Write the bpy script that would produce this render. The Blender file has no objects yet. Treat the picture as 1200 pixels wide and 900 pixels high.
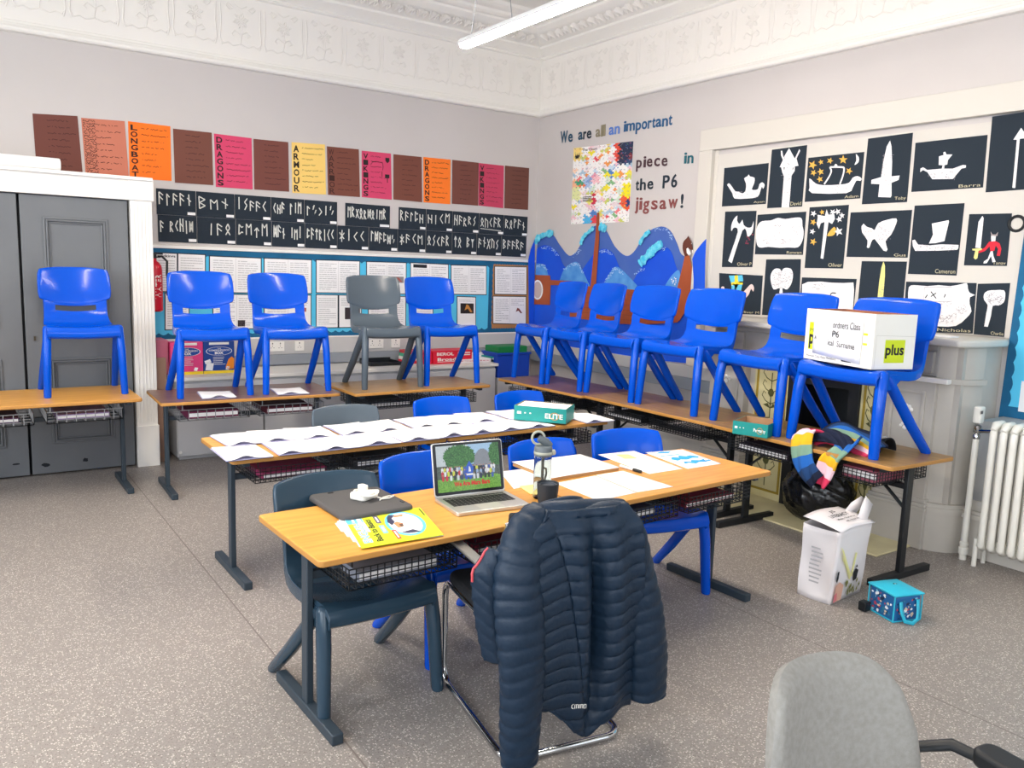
import bpy, bmesh, math, random
from mathutils import Vector, Matrix
from mathutils.geometry import tessellate_polygon
random.seed(11)
SC = bpy.context.scene
COL = SC.collection
PI = math.pi

# ------------------------------------------------------------------ camera model
H_CAM = 1.56
YAW, PIT, ROL, FPX = 0.60738621, 0.14175692, 0.03361578, 954.96
_f = Vector((math.sin(YAW)*math.cos(PIT), math.cos(YAW)*math.cos(PIT), -math.sin(PIT)))
_r0 = Vector((math.cos(YAW), -math.sin(YAW), 0)); _u0 = _r0.cross(_f)
CR = math.cos(ROL)*_r0 + math.sin(ROL)*_u0
CU = -math.sin(ROL)*_r0 + math.cos(ROL)*_u0
CC = Vector((0, 0, H_CAM))
XW, YW = 5.10, 7.00          # right wall, back wall
TT = 0.645                   # table top height
def ray(x, y): return _f + CR*((x-600)/FPX) - CU*((y-450)/FPX)
def PZ(x, y, z):
    d = ray(x, y); return CC + d*((z-CC.z)/d.z)
def PX(x, y, X):
    d = ray(x, y); return CC + d*(X/d.x)
def PY(x, y, Y):
    d = ray(x, y); return CC + d*(Y/d.y)

# ------------------------------------------------------------------ materials
def lin(h):
    h = h.lstrip('#'); o = []
    for i in (0, 2, 4):
        c = int(h[i:i+2], 16)/255
        o.append(c/12.92 if c <= 0.04045 else ((c+0.055)/1.055)**2.4)
    return (*o, 1)
_M = {}
def mat(name, hx, rough=.5, metal=0, spec=.5, vary=None, vscale=8, bump=0, bscale=60, emit=None, estr=1, coat=0, stretch=None, trans=0, ior=1.45):
    if name in _M: return _M[name]
    m = bpy.data.materials.new(name); m.use_nodes = True
    nt = m.node_tree; b = nt.nodes['Principled BSDF']
    b.inputs['Base Color'].default_value = lin(hx)
    b.inputs['Roughness'].default_value = rough
    b.inputs['Metallic'].default_value = metal
    b.inputs['Specular IOR Level'].default_value = spec
    b.inputs['IOR'].default_value = ior
    if coat: b.inputs['Coat Weight'].default_value = coat
    if trans: b.inputs['Transmission Weight'].default_value = trans
    if emit:
        b.inputs['Emission Color'].default_value = lin(emit); b.inputs['Emission Strength'].default_value = estr
    if vary or bump:
        tc = nt.nodes.new('ShaderNodeTexCoord'); mp = nt.nodes.new('ShaderNodeMapping')
        nt.links.new(tc.outputs['Object'], mp.inputs['Vector'])
        if stretch: mp.inputs['Scale'].default_value = stretch
    if vary:
        n = nt.nodes.new('ShaderNodeTexNoise'); n.inputs['Scale'].default_value = vscale; n.inputs['Detail'].default_value = 5
        nt.links.new(mp.outputs['Vector'], n.inputs['Vector'])
        cr = nt.nodes.new('ShaderNodeValToRGB'); cr.color_ramp.elements[0].position = .35; cr.color_ramp.elements[1].position = .68
        cr.color_ramp.elements[0].color = lin(hx); cr.color_ramp.elements[1].color = lin(vary)
        nt.links.new(n.outputs['Fac'], cr.inputs['Fac']); nt.links.new(cr.outputs['Color'], b.inputs['Base Color'])
    if bump:
        n2 = nt.nodes.new('ShaderNodeTexNoise'); n2.inputs['Scale'].default_value = bscale; n2.inputs['Detail'].default_value = 4
        nt.links.new(mp.outputs['Vector'], n2.inputs['Vector'])
        bp = nt.nodes.new('ShaderNodeBump'); bp.inputs['Strength'].default_value = bump; bp.inputs['Distance'].default_value = .01
        nt.links.new(n2.outputs['Fac'], bp.inputs['Height']); nt.links.new(bp.outputs['Normal'], b.inputs['Normal'])
    _M[name] = m
    return m
def attr_mat(name, emission=0, rough=.6):
    if name in _M: return _M[name]
    m = bpy.data.materials.new(name); m.use_nodes = True; nt = m.node_tree; b = nt.nodes['Principled BSDF']
    a = nt.nodes.new('ShaderNodeAttribute'); a.attribute_name = 'Col'
    nt.links.new(a.outputs['Color'], b.inputs['Base Color']); b.inputs['Roughness'].default_value = rough
    if emission:
        for l_ in list(b.inputs['Base Color'].links): nt.links.remove(l_)
        b.inputs['Base Color'].default_value = (.01, .01, .012, 1)
        nt.links.new(a.outputs['Color'], b.inputs['Emission Color']); b.inputs['Emission Strength'].default_value = emission
    _M[name] = m; return m

# ------------------------------------------------------------------ mesh builder
class MB:
    def __init__(s, m=None):
        s.v = []; s.f = []; s.mi = []; s.mats = []; s.cur = 0; s.cols = None; s.col = None
        if m: s.use(m)
    def use(s, m):
        if m not in s.mats: s.mats.append(m)
        s.cur = s.mats.index(m); return s
    def face(s, idx):
        s.f.append(tuple(idx)); s.mi.append(s.cur)
        if s.cols is not None: s.cols.append(s.col)
    def add(s, pts):
        n = len(s.v); s.v.extend([Vector(p) for p in pts]); return n
    def poly(s, pts):
        n = s.add(pts); s.face(range(n, n+len(pts)))
    def box(s, c, d, rot=None):
        s.k = (getattr(s, 'k', 0)+4) % 11; e = s.k*3e-5      # no two boxes of a mesh share a face plane exactly
        c = Vector(c); hx, hy, hz = d[0]/2-e, d[1]/2-e, d[2]/2-e
        P = [Vector((x*hx, y*hy, z*hz)) for z in (-1, 1) for y in (-1, 1) for x in (-1, 1)]
        if rot is not None:
            R = rot if isinstance(rot, Matrix) else Matrix.Rotation(rot, 3, 'Z')
            P = [R @ p for p in P]
        n = s.add([c+p for p in P])
        for q in ((0, 2, 3, 1), (4, 5, 7, 6), (0, 1, 5, 4), (2, 6, 7, 3), (0, 4, 6, 2), (1, 3, 7, 5)): s.face([n+i for i in q])
        return s
    def bb(s, x0, x1, y0, y1, z0, z1): return s.box(((x0+x1)/2, (y0+y1)/2, (z0+z1)/2), (abs(x1-x0), abs(y1-y0), abs(z1-z0)))
    def bar(s, a, b, w, h=None, up=(0, 0, 1)):
        a = Vector(a); b = Vector(b); h = h or w; t = (b-a).normalized(); up = Vector(up)
        if abs(t.dot(up)) > .98: up = Vector((0, 1, 0))
        r = t.cross(up).normalized(); u = r.cross(t)
        n = s.add([p+r*(i*w/2)+u*(j*h/2) for p in (a, b) for i, j in ((-1, -1), (1, -1), (1, 1), (-1, 1))])
        for q in ((0, 1, 2, 3), (7, 6, 5, 4), (0, 4, 5, 1), (1, 5, 6, 2), (2, 6, 7, 3), (3, 7, 4, 0)): s.face([n+i for i in q])
        return s
    def loft(s, rings, cap=True, closed=True, ends=False):
        k = len(rings[0]); n0 = len(s.v)
        for r in rings: s.add(r)
        m = k if closed else k-1
        nr = len(rings)
        for i in range(nr - (0 if ends else 1)):
            for j in range(m):
                a = n0+i*k+j; b = n0+i*k+(j+1) % k; i2 = (i+1) % nr
                s.face((a, b, n0+i2*k+(j+1) % k, n0+i2*k+j))
        if cap and closed and not ends:
            s.face([n0+j for j in reversed(range(k))]); s.face([n0+(nr-1)*k+j for j in range(k)])
        return s
    def tube(s, path, r, n=8, cap=True, closed=False, squash=None):
        path = [Vector(p) for p in path]; L = len(path); rings = []; pr = None
        for i, p in enumerate(path):
            if closed: t = path[(i+1) % L]-path[i-1]
            else: t = path[min(i+1, L-1)]-path[max(i-1, 0)]
            t.normalize()
            if pr is None:
                up = Vector((0, 0, 1)) if abs(t.z) < .9 else Vector((0, 1, 0))
                e = t.cross(up).normalized()
            else:
                e = pr-t*pr.dot(t); e.normalize()
            pr = e; g = t.cross(e)
            rr = r[i] if isinstance(r, (list, tuple)) else r
            q = squash or (1, 1)
            rings.append([p+e*(rr*q[0]*math.cos(2*PI*k/n))+g*(rr*q[1]*math.sin(2*PI*k/n)) for k in range(n)])
        return s.loft(rings, cap, True, closed)
    def lathe(s, c, prof, n=20, axis='Z'):
        c = Vector(c); rings = []
        for r, z in prof:
            ring = []
            for k in range(n):
                a = 2*PI*k/n; p = Vector((r*math.cos(a), r*math.sin(a), z))
                if axis == 'X': p = Vector((p.z, p.x, p.y))
                if axis == 'Y': p = Vector((p.x, -p.z, p.y))
                ring.append(c+p)
            rings.append(ring)
        return s.loft(rings)
    def grid(s, nu, nv, fn, skip=None):
        n = s.add([fn(i/nu, j/nv) for j in range(nv+1) for i in range(nu+1)])
        for j in range(nv):
            for i in range(nu):
                if skip and skip(i, j): continue
                a = n+j*(nu+1)+i; s.face((a, a+1, a+nu+2, a+nu+1))
        return s
    def flat(s, pts, nrm=None, th=0):
        """possibly concave polygon; th>0 makes a slab of that thickness along nrm (front face at the given points)"""
        pts = [Vector(p) for p in pts]; n = s.add(pts)
        tri = tessellate_polygon([pts])
        nr = Vector((0, 0, 0))
        for i in range(len(pts)): nr += (pts[i]).cross(pts[(i+1) % len(pts)])
        want = Vector(nrm) if nrm is not None else nr
        for t in tri:
            a, b, c = [pts[i] for i in t]
            t = list(t)
            if (b-a).cross(c-a).dot(want) < 0: t.reverse()
            s.face([n+i for i in t])
        if th:
            m = s.add([p-want.normalized()*th for p in pts]); k = len(pts)
            flip = nr.dot(want) < 0
            for i in range(k):
                q = [n+i, m+i, m+(i+1) % k, n+(i+1) % k]
                if flip: q.reverse()
                s.face(q)
        return s
    def prism(s, out, z0, z1):
        k = len(out); n = s.add([(x, y, z0) for x, y in out]); m = s.add([(x, y, z1) for x, y in out])
        s.face([n+i for i in reversed(range(k))]); s.face([m+i for i in range(k)])
        for i in range(k): s.face((n+i, n+(i+1) % k, m+(i+1) % k, m+i))
        return s
    def ribbon(s, pts, w, nrm):
        """flat stroke in the plane with normal nrm"""
        pts = [Vector(p) for p in pts]; nrm = Vector(nrm); L = len(pts); a = []
        for i, p in enumerate(pts):
            t = (pts[min(i+1, L-1)]-pts[max(i-1, 0)])
            if t.length < 1e-9: t = Vector((1, 0, 0))
            e = nrm.cross(t).normalized()*(w/2); a += [p+e, p-e]
        n = s.add(a)
        for i in range(L-1): s.face((n+2*i, n+2*i+1, n+2*i+3, n+2*i+2))
        return s
    def strokes(s, segs, w, nrm, lift=0):
        for sg in segs:
            for a, b in zip(sg[:-1], sg[1:]): s.ribbon([a, b], w, nrm)
        return s
    def xform(s, M, a=0):
        s.v[a:] = [M @ p for p in s.v[a:]]; return s
    def build(s, name, parent=None, smooth=35, bevel=0, solid=0, sub=0, soff=0, local=False, seg=2):
        me = bpy.data.meshes.new(name)
        if parent is not None:
            o0 = Vector((0, 0, 0)); q = parent
            while q is not None: o0 += q.location; q = q.parent
            if local: o0 = Vector((0, 0, 0))
            loc = Vector((0, 0, 0))
        else:
            xs = [p.x for p in s.v]; ys = [p.y for p in s.v]; zs = [p.z for p in s.v]
            o0 = Vector(((min(xs)+max(xs))/2, (min(ys)+max(ys))/2, min(zs))); loc = o0
        me.from_pydata([tuple(p-o0) for p in s.v], [], s.f)
        for m in s.mats: me.materials.append(m)
        me.polygons.foreach_set('material_index', s.mi)
        if s.cols is not None:
            ca = me.color_attributes.new('Col', 'FLOAT_COLOR', 'CORNER'); d = []
            for p, c in zip(me.polygons, s.cols):
                for _ in p.loop_indices: d.extend(c)
            ca.data.foreach_set('color', d)
        if smooth:
            me.polygons.foreach_set('use_smooth', [True]*len(me.polygons)); me.set_sharp_from_angle(angle=math.radians(smooth))
        me.validate(); me.update()
        o = bpy.data.objects.new(name, me); COL.objects.link(o); o.location = loc
        if parent is not None: o.parent = parent
        if solid:
            md = o.modifiers.new('solid', 'SOLIDIFY'); md.thickness = solid; md.offset = soff
        if bevel:
            md = o.modifiers.new('bevel', 'BEVEL'); md.width = bevel; md.segments = seg; md.limit_method = 'ANGLE'; md.angle_limit = math.radians(40)
        if sub:
            md = o.modifiers.new('sub', 'SUBSURF'); md.levels = sub; md.render_levels = sub
        return o

def thing(name, label, cat, loc=(0, 0, 0), rz=0, group=None):
    o = bpy.data.objects.new(name, None); COL.objects.link(o); o.empty_display_size = .1
    o.location = loc; o.rotation_euler = (0, 0, rz); tag(o, label, cat, group); return o
def tag(o, label, cat, group=None):
    o['label'] = label; o['category'] = cat
    if group: o['group'] = group
    return o
def struct(o):
    o['kind'] = 'structure'; return o
def copy_tree(o, parent=None):
    c = o.copy(); COL.objects.link(c)
    if parent is not None: c.parent = parent
    for ch in list(o.children): copy_tree(ch, c)
    return c

# ------------------------------------------------------------------ lettering
_TXT = {}
def glyphs(t, bold=0):
    key = (t, bold)
    if key in _TXT: return _TXT[key]
    cu = bpy.data.curves.new('t', 'FONT'); cu.body = t; cu.size = 1; cu.resolution_u = 3; cu.offset = bold
    ob = bpy.data.objects.new('t', cu); me = bpy.data.meshes.new_from_object(ob)
    r = ([Vector(v.co) for v in me.vertices], [tuple(p.vertices) for p in me.polygons])
    bpy.data.objects.remove(ob); bpy.data.curves.remove(cu); bpy.data.meshes.remove(me)
    _TXT[key] = r; return r
def text_on(mb, t, fn, bold=0, fit=None, th=0, nrm=None):
    """fn(x,y)->Vector maps text space; fit=(w,h): text is squeezed into that box (x 0..w, y 0..h)"""
    vs, fs = glyphs(t, bold)
    if not vs: return
    if fit:
        x0 = min(v.x for v in vs); x1 = max(v.x for v in vs); y0 = min(v.y for v in vs); y1 = max(v.y for v in vs)
        P = [fn((v.x-x0)/(x1-x0+1e-9)*fit[0], (v.y-y0)/(y1-y0+1e-9)*fit[1]) for v in vs]
    else: P = [fn(v.x, v.y) for v in vs]
    n = mb.add(P)
    flip = False
    if nrm is not None and fs:
        a, b, c = [P[i] for i in fs[0][:3]]
        flip = (b-a).cross(c-a).dot(Vector(nrm)) < 0
    for f in fs:
        g = [n+i for i in f]
        if flip: g.reverse()
        mb.face(g)
    if th and nrm is not None:
        from collections import Counter
        E = Counter(); D = {}
        for f in fs:
            for i in range(len(f)):
                e = (f[i], f[(i+1) % len(f)]); k = tuple(sorted(e)); E[k] += 1; D[k] = e
        m = mb.add([p-Vector(nrm)*th for p in P])
        for k, cnt in E.items():
            if cnt == 1:
                a, b = D[k]; q = [n+b, n+a, m+a, m+b]
                if flip: q.reverse()
                mb.face(q)

class Quad:
    """a flat sheet given by its four corners (bottom-left, bottom-right, top-right, top-left) and the outward normal"""
    def __init__(s, bl, br, tr, tl, n):
        s.p = [Vector(q) for q in (bl, br, tr, tl)]; s.n = Vector(n).normalized()
        s.w = ((s.p[1]-s.p[0]).length+(s.p[2]-s.p[3]).length)/2; s.h = ((s.p[3]-s.p[0]).length+(s.p[2]-s.p[1]).length)/2
    def at(s, u, v, off=0):
        a, b, c, d = s.p; return (a*(1-u)+b*u)*(1-v)+(d*(1-u)+c*u)*v+s.n*off
    def slab(s, mb, th):
        mb.flat([s.at(0, 0, th), s.at(1, 0, th), s.at(1, 1, th), s.at(0, 1, th)], s.n, th); return mb
    def rect(s, mb, u0, v0, u1, v1, off): mb.poly([s.at(u0, v0, off), s.at(u1, v0, off), s.at(u1, v1, off), s.at(u0, v1, off)])
    def line(s, mb, pts, w, off): mb.ribbon([s.at(u, v, off) for u, v in pts], w, s.n)
    def shape(s, mb, pts, off, th=0): mb.flat([s.at(u, v, off) for u, v in pts], s.n, th)
    def text(s, mb, t, u0, v0, u1, v1, off, bold=0):
        text_on(mb, t, lambda x, y: s.at(u0+x*(u1-u0), v0+y*(v1-v0), off), bold, (1, 1), 0, s.n)
    def textr(s, mb, t, u0, v0, u1, v1, off, bold=0):   # running along +v, reading upwards
        text_on(mb, t, lambda x, y: s.at(u1+(u0-u1)*y, v0+(v1-v0)*x, off), bold, (1, 1), 0, s.n)
    def scrawl(s, mb, u0, v, u1, amp, w, off, seed=0):
        R = random.Random(seed); k = max(4, int((u1-u0)*s.w/.006)); seg = []
        for i in range(k+1):
            u = u0+(u1-u0)*i/k
            if R.random() < .12 and len(seg) > 1:
                s.line(mb, seg, w, off); seg = []; continue
            seg.append((u, v+R.uniform(-amp, amp)))
        if len(seg) > 1: s.line(mb, seg, w, off)
    def print_lines(s, mb, u0, v0, u1, v1, n, off, seed=0, fill=.55):
        R = random.Random(seed); dv = (v1-v0)/n
        for i in range(n):
            v = v1-dv*(i+.5); u = u0; stop = u1 if R.random() < .8 else u0+(u1-u0)*R.uniform(.4, .9)
            while u < stop-.02:
                wv = min(R.uniform(.04, .13), stop-u); s.rect(mb, u, v-dv*fill/4, u+wv, v+dv*fill/4, off); u += wv+.012
def rrect(w, h, r, n=4, cx=0, cy=0):
    o = []
    for sx, sy, a0 in ((1, 1, 0), (-1, 1, 90), (-1, -1, 180), (1, -1, 270)):
        for k in range(n+1):
            a = math.radians(a0+90*k/n); o.append((cx+sx*(w/2-r)+r*math.cos(a), cy+sy*(h/2-r)+r*math.sin(a)))
    return o
# ------------------------------------------------------------------ palette
M_wall = mat('wall paint grey', '#c6c0bd', .75, vary='#c9c3c0', vscale=2)
M_white = mat('gloss white paint', '#ece9e3', .35)
M_ceil = mat('ceiling white', '#eceae4', .8)
M_cream = mat('cream paint', '#cfcac1', .5)
M_blue = mat('blue polypropylene', '#004cc2', .16, spec=.3)
M_slate = mat('slate grey polypropylene', '#4d5862', .22, spec=.45)
M_navyp = mat('steel blue polypropylene', '#293e4e', .22, spec=.45)
M_steel = mat('dark blue grey tube', '#2c3842', .45)
M_black = mat('black paint', '#14181c', .45)
M_wire = mat('black wire', '#181c20', .4)
M_gwire = mat('galvanised wire', '#9a9c9e', .35, .8)
M_chrome = mat('chrome', '#c8cacc', .12, 1)
M_paper = mat('white paper', '#f1f0f0', .8)
M_ink = mat('grey print', '#b3b1b4', .9)
M_inkd = mat('dark ink', '#26262a', .9)
M_card = mat('black sugar paper', '#1f2a35', .85, bump=.05, bscale=300)
M_chalk = mat('chalk', '#dcdcd4', .95)

def wood(name, a, b, rough=.35, sc=(1.2, 9, 9)):
    if name in _M: return _M[name]
    m = mat(name, a, rough, vary=b, vscale=4, stretch=sc); return m
W_light = wood('light beech laminate', '#dca24c', '#c98c3a')
W_dark = wood('dark teak laminate', '#7d5948', '#5e4034')
W_mid = wood('oak laminate', '#a07a45', '#86643a')
W_edge = mat('pale wood lipping', '#b4803e', .5)

def floor_mat():
    m = bpy.data.materials.new('speckled vinyl'); m.use_nodes = True; nt = m.node_tree; b = nt.nodes['Principled BSDF']; L = nt.links.new
    tc = nt.nodes.new('ShaderNodeTexCoord')
    def vor(sc, p0, p1, c0, c1):
        v = nt.nodes.new('ShaderNodeTexVoronoi'); v.inputs['Scale'].default_value = sc; v.inputs['Randomness'].default_value = 1
        L(tc.outputs['Object'], v.inputs['Vector'])
        s = nt.nodes.new('ShaderNodeSeparateColor'); L(v.outputs['Color'], s.inputs['Color'])
        g = nt.nodes.new('ShaderNodeMath'); g.operation = 'GREATER_THAN'; g.inputs[1].default_value = p0; L(s.outputs['Red'], g.inputs[0])
        d = nt.nodes.new('ShaderNodeMath'); d.operation = 'LESS_THAN'; d.inputs[1].default_value = p1; L(v.outputs['Distance'], d.inputs[0])
        mu = nt.nodes.new('ShaderNodeMath'); mu.operation = 'MULTIPLY'; L(g.outputs[0], mu.inputs[0]); L(d.outputs[0], mu.inputs[1])
        return mu.outputs[0]
    n = nt.nodes.new('ShaderNodeTexNoise'); n.inputs['Scale'].default_value = 150; n.inputs['Detail'].default_value = 3; L(tc.outputs['Object'], n.inputs['Vector'])
    cr = nt.nodes.new('ShaderNodeValToRGB'); cr.color_ramp.elements[0].position = .3; cr.color_ramp.elements[1].position = .7
    cr.color_ramp.elements[0].color = lin('#807a75'); cr.color_ramp.elements[1].color = lin('#968e88'); L(n.outputs['Fac'], cr.inputs['Fac'])
    col = cr.outputs['Color']
    for sc, p0, p1, c in ((150, .74, .42, '#c8c0b8'), (190, .80, .42, '#6e645f'), (110, .88, .38, '#b5aaa1')):
        f = vor(sc, p0, p1, None, None)
        mx = nt.nodes.new('ShaderNodeMix'); mx.data_type = 'RGBA'; mx.inputs[7].default_value = lin(c)
        L(f, mx.inputs[0]); L(col, mx.inputs[6]); col = mx.outputs[2]
    # weld seams between the rolls of vinyl
    sx = nt.nodes.new('ShaderNodeSeparateXYZ'); L(tc.outputs['Object'], sx.inputs[0])
    ab = nt.nodes.new('ShaderNodeMath'); ab.operation = 'SUBTRACT'; ab.inputs[1].default_value = 1.0; L(sx.outputs['X'], ab.inputs[0])
    pp = nt.nodes.new('ShaderNodeMath'); pp.operation = 'PINGPONG'; pp.inputs[1].default_value = 1.0; L(ab.outputs[0], pp.inputs[0])
    lt = nt.nodes.new('ShaderNodeMath'); lt.operation = 'LESS_THAN'; lt.inputs[1].default_value = .003; L(pp.outputs[0], lt.inputs[0])
    mx = nt.nodes.new('ShaderNodeMix'); mx.data_type = 'RGBA'; mx.inputs[7].default_value = lin('#6d645f'); L(lt.outputs[0], mx.inputs[0]); L(col, mx.inputs[6])
    L(mx.outputs[2], b.inputs['Base Color'])
    b.inputs['Roughness'].default_value = .42; b.inputs['Specular IOR Level'].default_value = .45
    n2 = nt.nodes.new('ShaderNodeTexNoise'); n2.inputs['Scale'].default_value = 220; L(tc.outputs['Object'], n2.inputs['Vector'])
    bp = nt.nodes.new('ShaderNodeBump'); bp.inputs['Strength'].default_value = .12; bp.inputs['Distance'].default_value = .004
    L(n2.outputs['Fac'], bp.inputs['Height']); L(bp.outputs['Normal'], b.inputs['Normal'])
    return m
def frieze_mat():
    m = bpy.data.materials.new('embossed frieze paper'); m.use_nodes = True; nt = m.node_tree; b = nt.nodes['Principled BSDF']; L = nt.links.new
    b.inputs['Base Color'].default_value = lin('#e9e5df'); b.inputs['Roughness'].default_value = .55
    return m
X0, Y0, ZC = -2.6, -2.9, 3.96
# floor, ceiling
o = MB(floor_mat()).bb(X0-.1, XW+.1, Y0-.1, YW+.1, -.1, 0).build('floor', smooth=0)
o.data.transform(Matrix.Translation(o.location)); o.location = (0, 0, 0); struct(o)
struct(MB(M_ceil).bb(X0-.1, XW+.1, Y0-.1, YW+.1, ZC, ZC+.1).build('ceiling', smooth=0))
struct(MB(M_wall).bb(X0-.1, XW+.1, YW, YW+.1, 0, ZC).build('wall_back', smooth=0))
struct(MB(M_wall).bb(XW, XW+.1, Y0-.1, YW, 0, ZC).build('wall_right', smooth=0))
# left wall and front wall have tall windows
def wall_with_windows(name, axis, pos, a0, a1, wins, z0, z1, sgn):
    mb = MB(M_wall); c = a0
    def seg(u0, u1, v0, v1):
        if u1-u0 < .001 or v1-v0 < .001: return
        if axis == 'x': mb.bb(pos, pos+sgn*.25, u0, u1, v0, v1)
        else: mb.bb(u0, u1, pos, pos+sgn*.25, v0, v1)
    for w0, w1 in wins:
        seg(c, w0, 0, ZC); seg(w0, w1, 0, z0); seg(w0, w1, z1, ZC); c = w1
    seg(c, a1, 0, ZC)
    return struct(mb.build(name, smooth=0))
WL = [(-1.9, -.3), (.7, 2.3), (3.3, 4.9)]
WF = [(-1.7, .1), (1.0, 2.8), (3.2, 4.7)]
wall_with_windows('wall_left', 'x', X0, Y0-.1, YW, WL, .95, 3.2, -1)
wall_with_windows('wall_front', 'y', Y0, X0, XW, WF, .95, 3.2, -1)
wn = 0
for axis, pos, wins in (('x', X0, WL), ('y', Y0, WF)):
    for w0, w1 in wins:
        wn += 1; mb = MB(M_white)
        for a, b, c, d in ((w0, w0+.06, .95, 3.2), (w1-.06, w1, .95, 3.2), (w0, w1, .95, 1.02), (w0, w1, 3.13, 3.2), (w0, w1, 2.02, 2.09), ((w0+w1)/2-.02, (w0+w1)/2+.02, .95, 3.2)):
            if axis == 'x': mb.bb(pos-.16, pos-.10, a, b, c, d)
            else: mb.bb(a, b, pos-.16, pos-.10, c, d)
        struct(mb.build('window_%d' % wn, smooth=0))

# cornice, frieze and picture rail along the walls (profile: distance from wall, height)
def run(prof, mats, x0, x1, y0, y1):
    """sweep a profile round the room, mitred in the corners"""
    mb = MB()
    for (d0, z0), (d1, z1), m in zip(prof[:-1], prof[1:], mats):
        mb.use(m)
        c0 = [(x0+d0, y0+d0, z0), (x1-d0, y0+d0, z0), (x1-d0, y1-d0, z0), (x0+d0, y1-d0, z0)]
        c1 = [(x0+d1, y0+d1, z1), (x1-d1, y0+d1, z1), (x1-d1, y1-d1, z1), (x0+d1, y1-d1, z1)]
        for i in range(4):
            j = (i+1) % 4; mb.poly([c0[i], c1[i], c1[j], c0[j]])
    return mb
M_fr = frieze_mat()
prof = [(0, 3.086), (.034, 3.09), (.045, 3.103), (.045, 3.118), (.034, 3.128), (.028, 3.14), (.016, 3.15), (.012, 3.165), (.004, 3.17), (.004, 3.64), (.022, 3.645), (.03, 3.655), (.022, 3.667), (.05, 3.69), (.085, 3.715), (.10, 3.725), (.10, 3.745), (.14, 3.76),
        (.24, 3.815), (.285, 3.85), (.29, 3.87), (.32, 3.875), (.34, 3.89), (.35, 3.91), (.40, 3.92), (.43, 3.935), (.45, 3.96)]
struct(run(prof, [M_white]*8+[M_fr]*1+[M_white]*17, X0, XW, Y0, YW).build('trim_1', smooth=30))
# raised plaster ornament: frieze motifs and leaf band in the cornice
def ornament():
    mb = MB(M_fr); R = random.Random(3)
    def tri(C, U, V, N, pts, w=.009, h=.003):
        P = [C+U*a+V*b+N*.004 for a, b in pts]
        for a, b in zip(P[:-1], P[1:]):
            t = (b-a).normalized(); e = N.cross(t)*w/2
            mb.poly([a+e, a+N*h, b+N*h, b+e]); mb.poly([a+N*h, a-e, b-e, b+N*h])
    def motif(C, U, V, N):
        for k in range(6):
            a = k*PI/3+.3
            tri(C, U, V, N, [(.012*math.cos(a), .05+.012*math.sin(a)), (.04*math.cos(a+.3), .05+.04*math.sin(a+.3)), (.065*math.cos(a), .05+.06*math.sin(a)), (.04*math.cos(a-.35), .05+.04*math.sin(a-.35)), (.012*math.cos(a), .05+.012*math.sin(a))])
        tri(C, U, V, N, [(0, .03), (.01, -.05), (-.005, -.13)])
        for sg in (-1, 1):
            tri(C, U, V, N, [(0, -.06), (.05*sg, -.03), (.075*sg, -.06), (.05*sg, -.075)])
            tri(C, U, V, N, [(0, -.13), (.06*sg, -.15), (.10*sg, -.13), (.14*sg, -.145), (.155*sg, -.12)])
            tri(C, U, V, N, [(.16*sg, .16), (.155*sg, .02), (.165*sg, -.10), (.15*sg, -.16)], .012)
            tri(C, U, V, N, [(.10*sg, .17), (.06*sg, .14), (.09*sg, .12), (.12*sg, .15), (.10*sg, .17)])
        tri(C, U, V, N, [(-.05, .17), (0, .14), (.05, .17)])
    def leaf(C, U, V, N):
        for k in range(-2, 3):
            a = PI/2+k*.5
            tri(C, U, V, N, [(.0, -.05), (.03*math.cos(a+.2), -.01+.02*math.sin(a)), (.05*math.cos(a), .0+.05*math.sin(a)), (.03*math.cos(a-.2), -.01+.02*math.sin(a)), (0, -.05)], .013, .009)
        tri(C, U, V, N, [(.055, -.05), (.075, -.01), (.06, .03), (.045, .0), (.055, -.05)], .013, .009)
    n = Vector((0, .45, -.89))
    for k in range(26):
        y = YW-.19-k*.355
        if y > Y0+.2: motif(Vector((XW-.004, y, 3.41)), Vector((0, -1, 0)), Vector((0, 0, 1)), Vector((-1, 0, 0)))
        x = XW-.19-k*.355
        if x > X0+.2: motif(Vector((x, YW-.004, 3.41)), Vector((1, 0, 0)), Vector((0, 0, 1)), Vector((0, -1, 0)))
    s2 = math.sqrt(.5)
    for k in range(56):
        y = YW-.30-k*.12
        if y > 0: leaf(Vector((XW-.19, y, 3.787)), Vector((0, -1, 0)), Vector((-.876, 0, .482)), Vector((-.482, 0, -.876)))
        x = XW-.30-k*.12
        if x > X0+.2: leaf(Vector((x, YW-.19, 3.787)), Vector((1, 0, 0)), Vector((0, -.876, .482)), Vector((0, -.482, -.876)))
    return mb
struct(ornament().build('trim_2', smooth=50))

# skirting
mb = MB(M_cream)
mb.bb(XW-.03, XW, 4.2, YW, 0, .17); mb.bb(XW-.045, XW, 4.2, YW, .17, .192); mb.bb(XW-.02, XW, 4.2, YW, .192, .215)
struct(mb.build('baseboard_right', smooth=0))
struct(MB(M_cream).bb(X0, XW, YW-.025, YW, 0, .19).build('baseboard_back', smooth=0))
# two-tone service trunking along the back and right walls
M_trl = mat('pale trunking', '#c3c1bf', .4); M_trd = mat('grey trunking', '#8f949a', .5)
mb = MB(M_trd).bb(1.26, XW, YW-.06, YW, .655, .745); mb.use(M_trl).bb(1.26, XW, YW-.045, YW, .745, .886)
struct(mb.build('trim_3', bevel=.004))
mb = MB(M_trd).bb(XW-.06, XW, 4.35, YW-.06, .60, .70); mb.use(M_trl).bb(XW-.045, XW, 4.35, YW-.06, .70, .80)
struct(mb.build('trim_4', bevel=.004))

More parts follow.
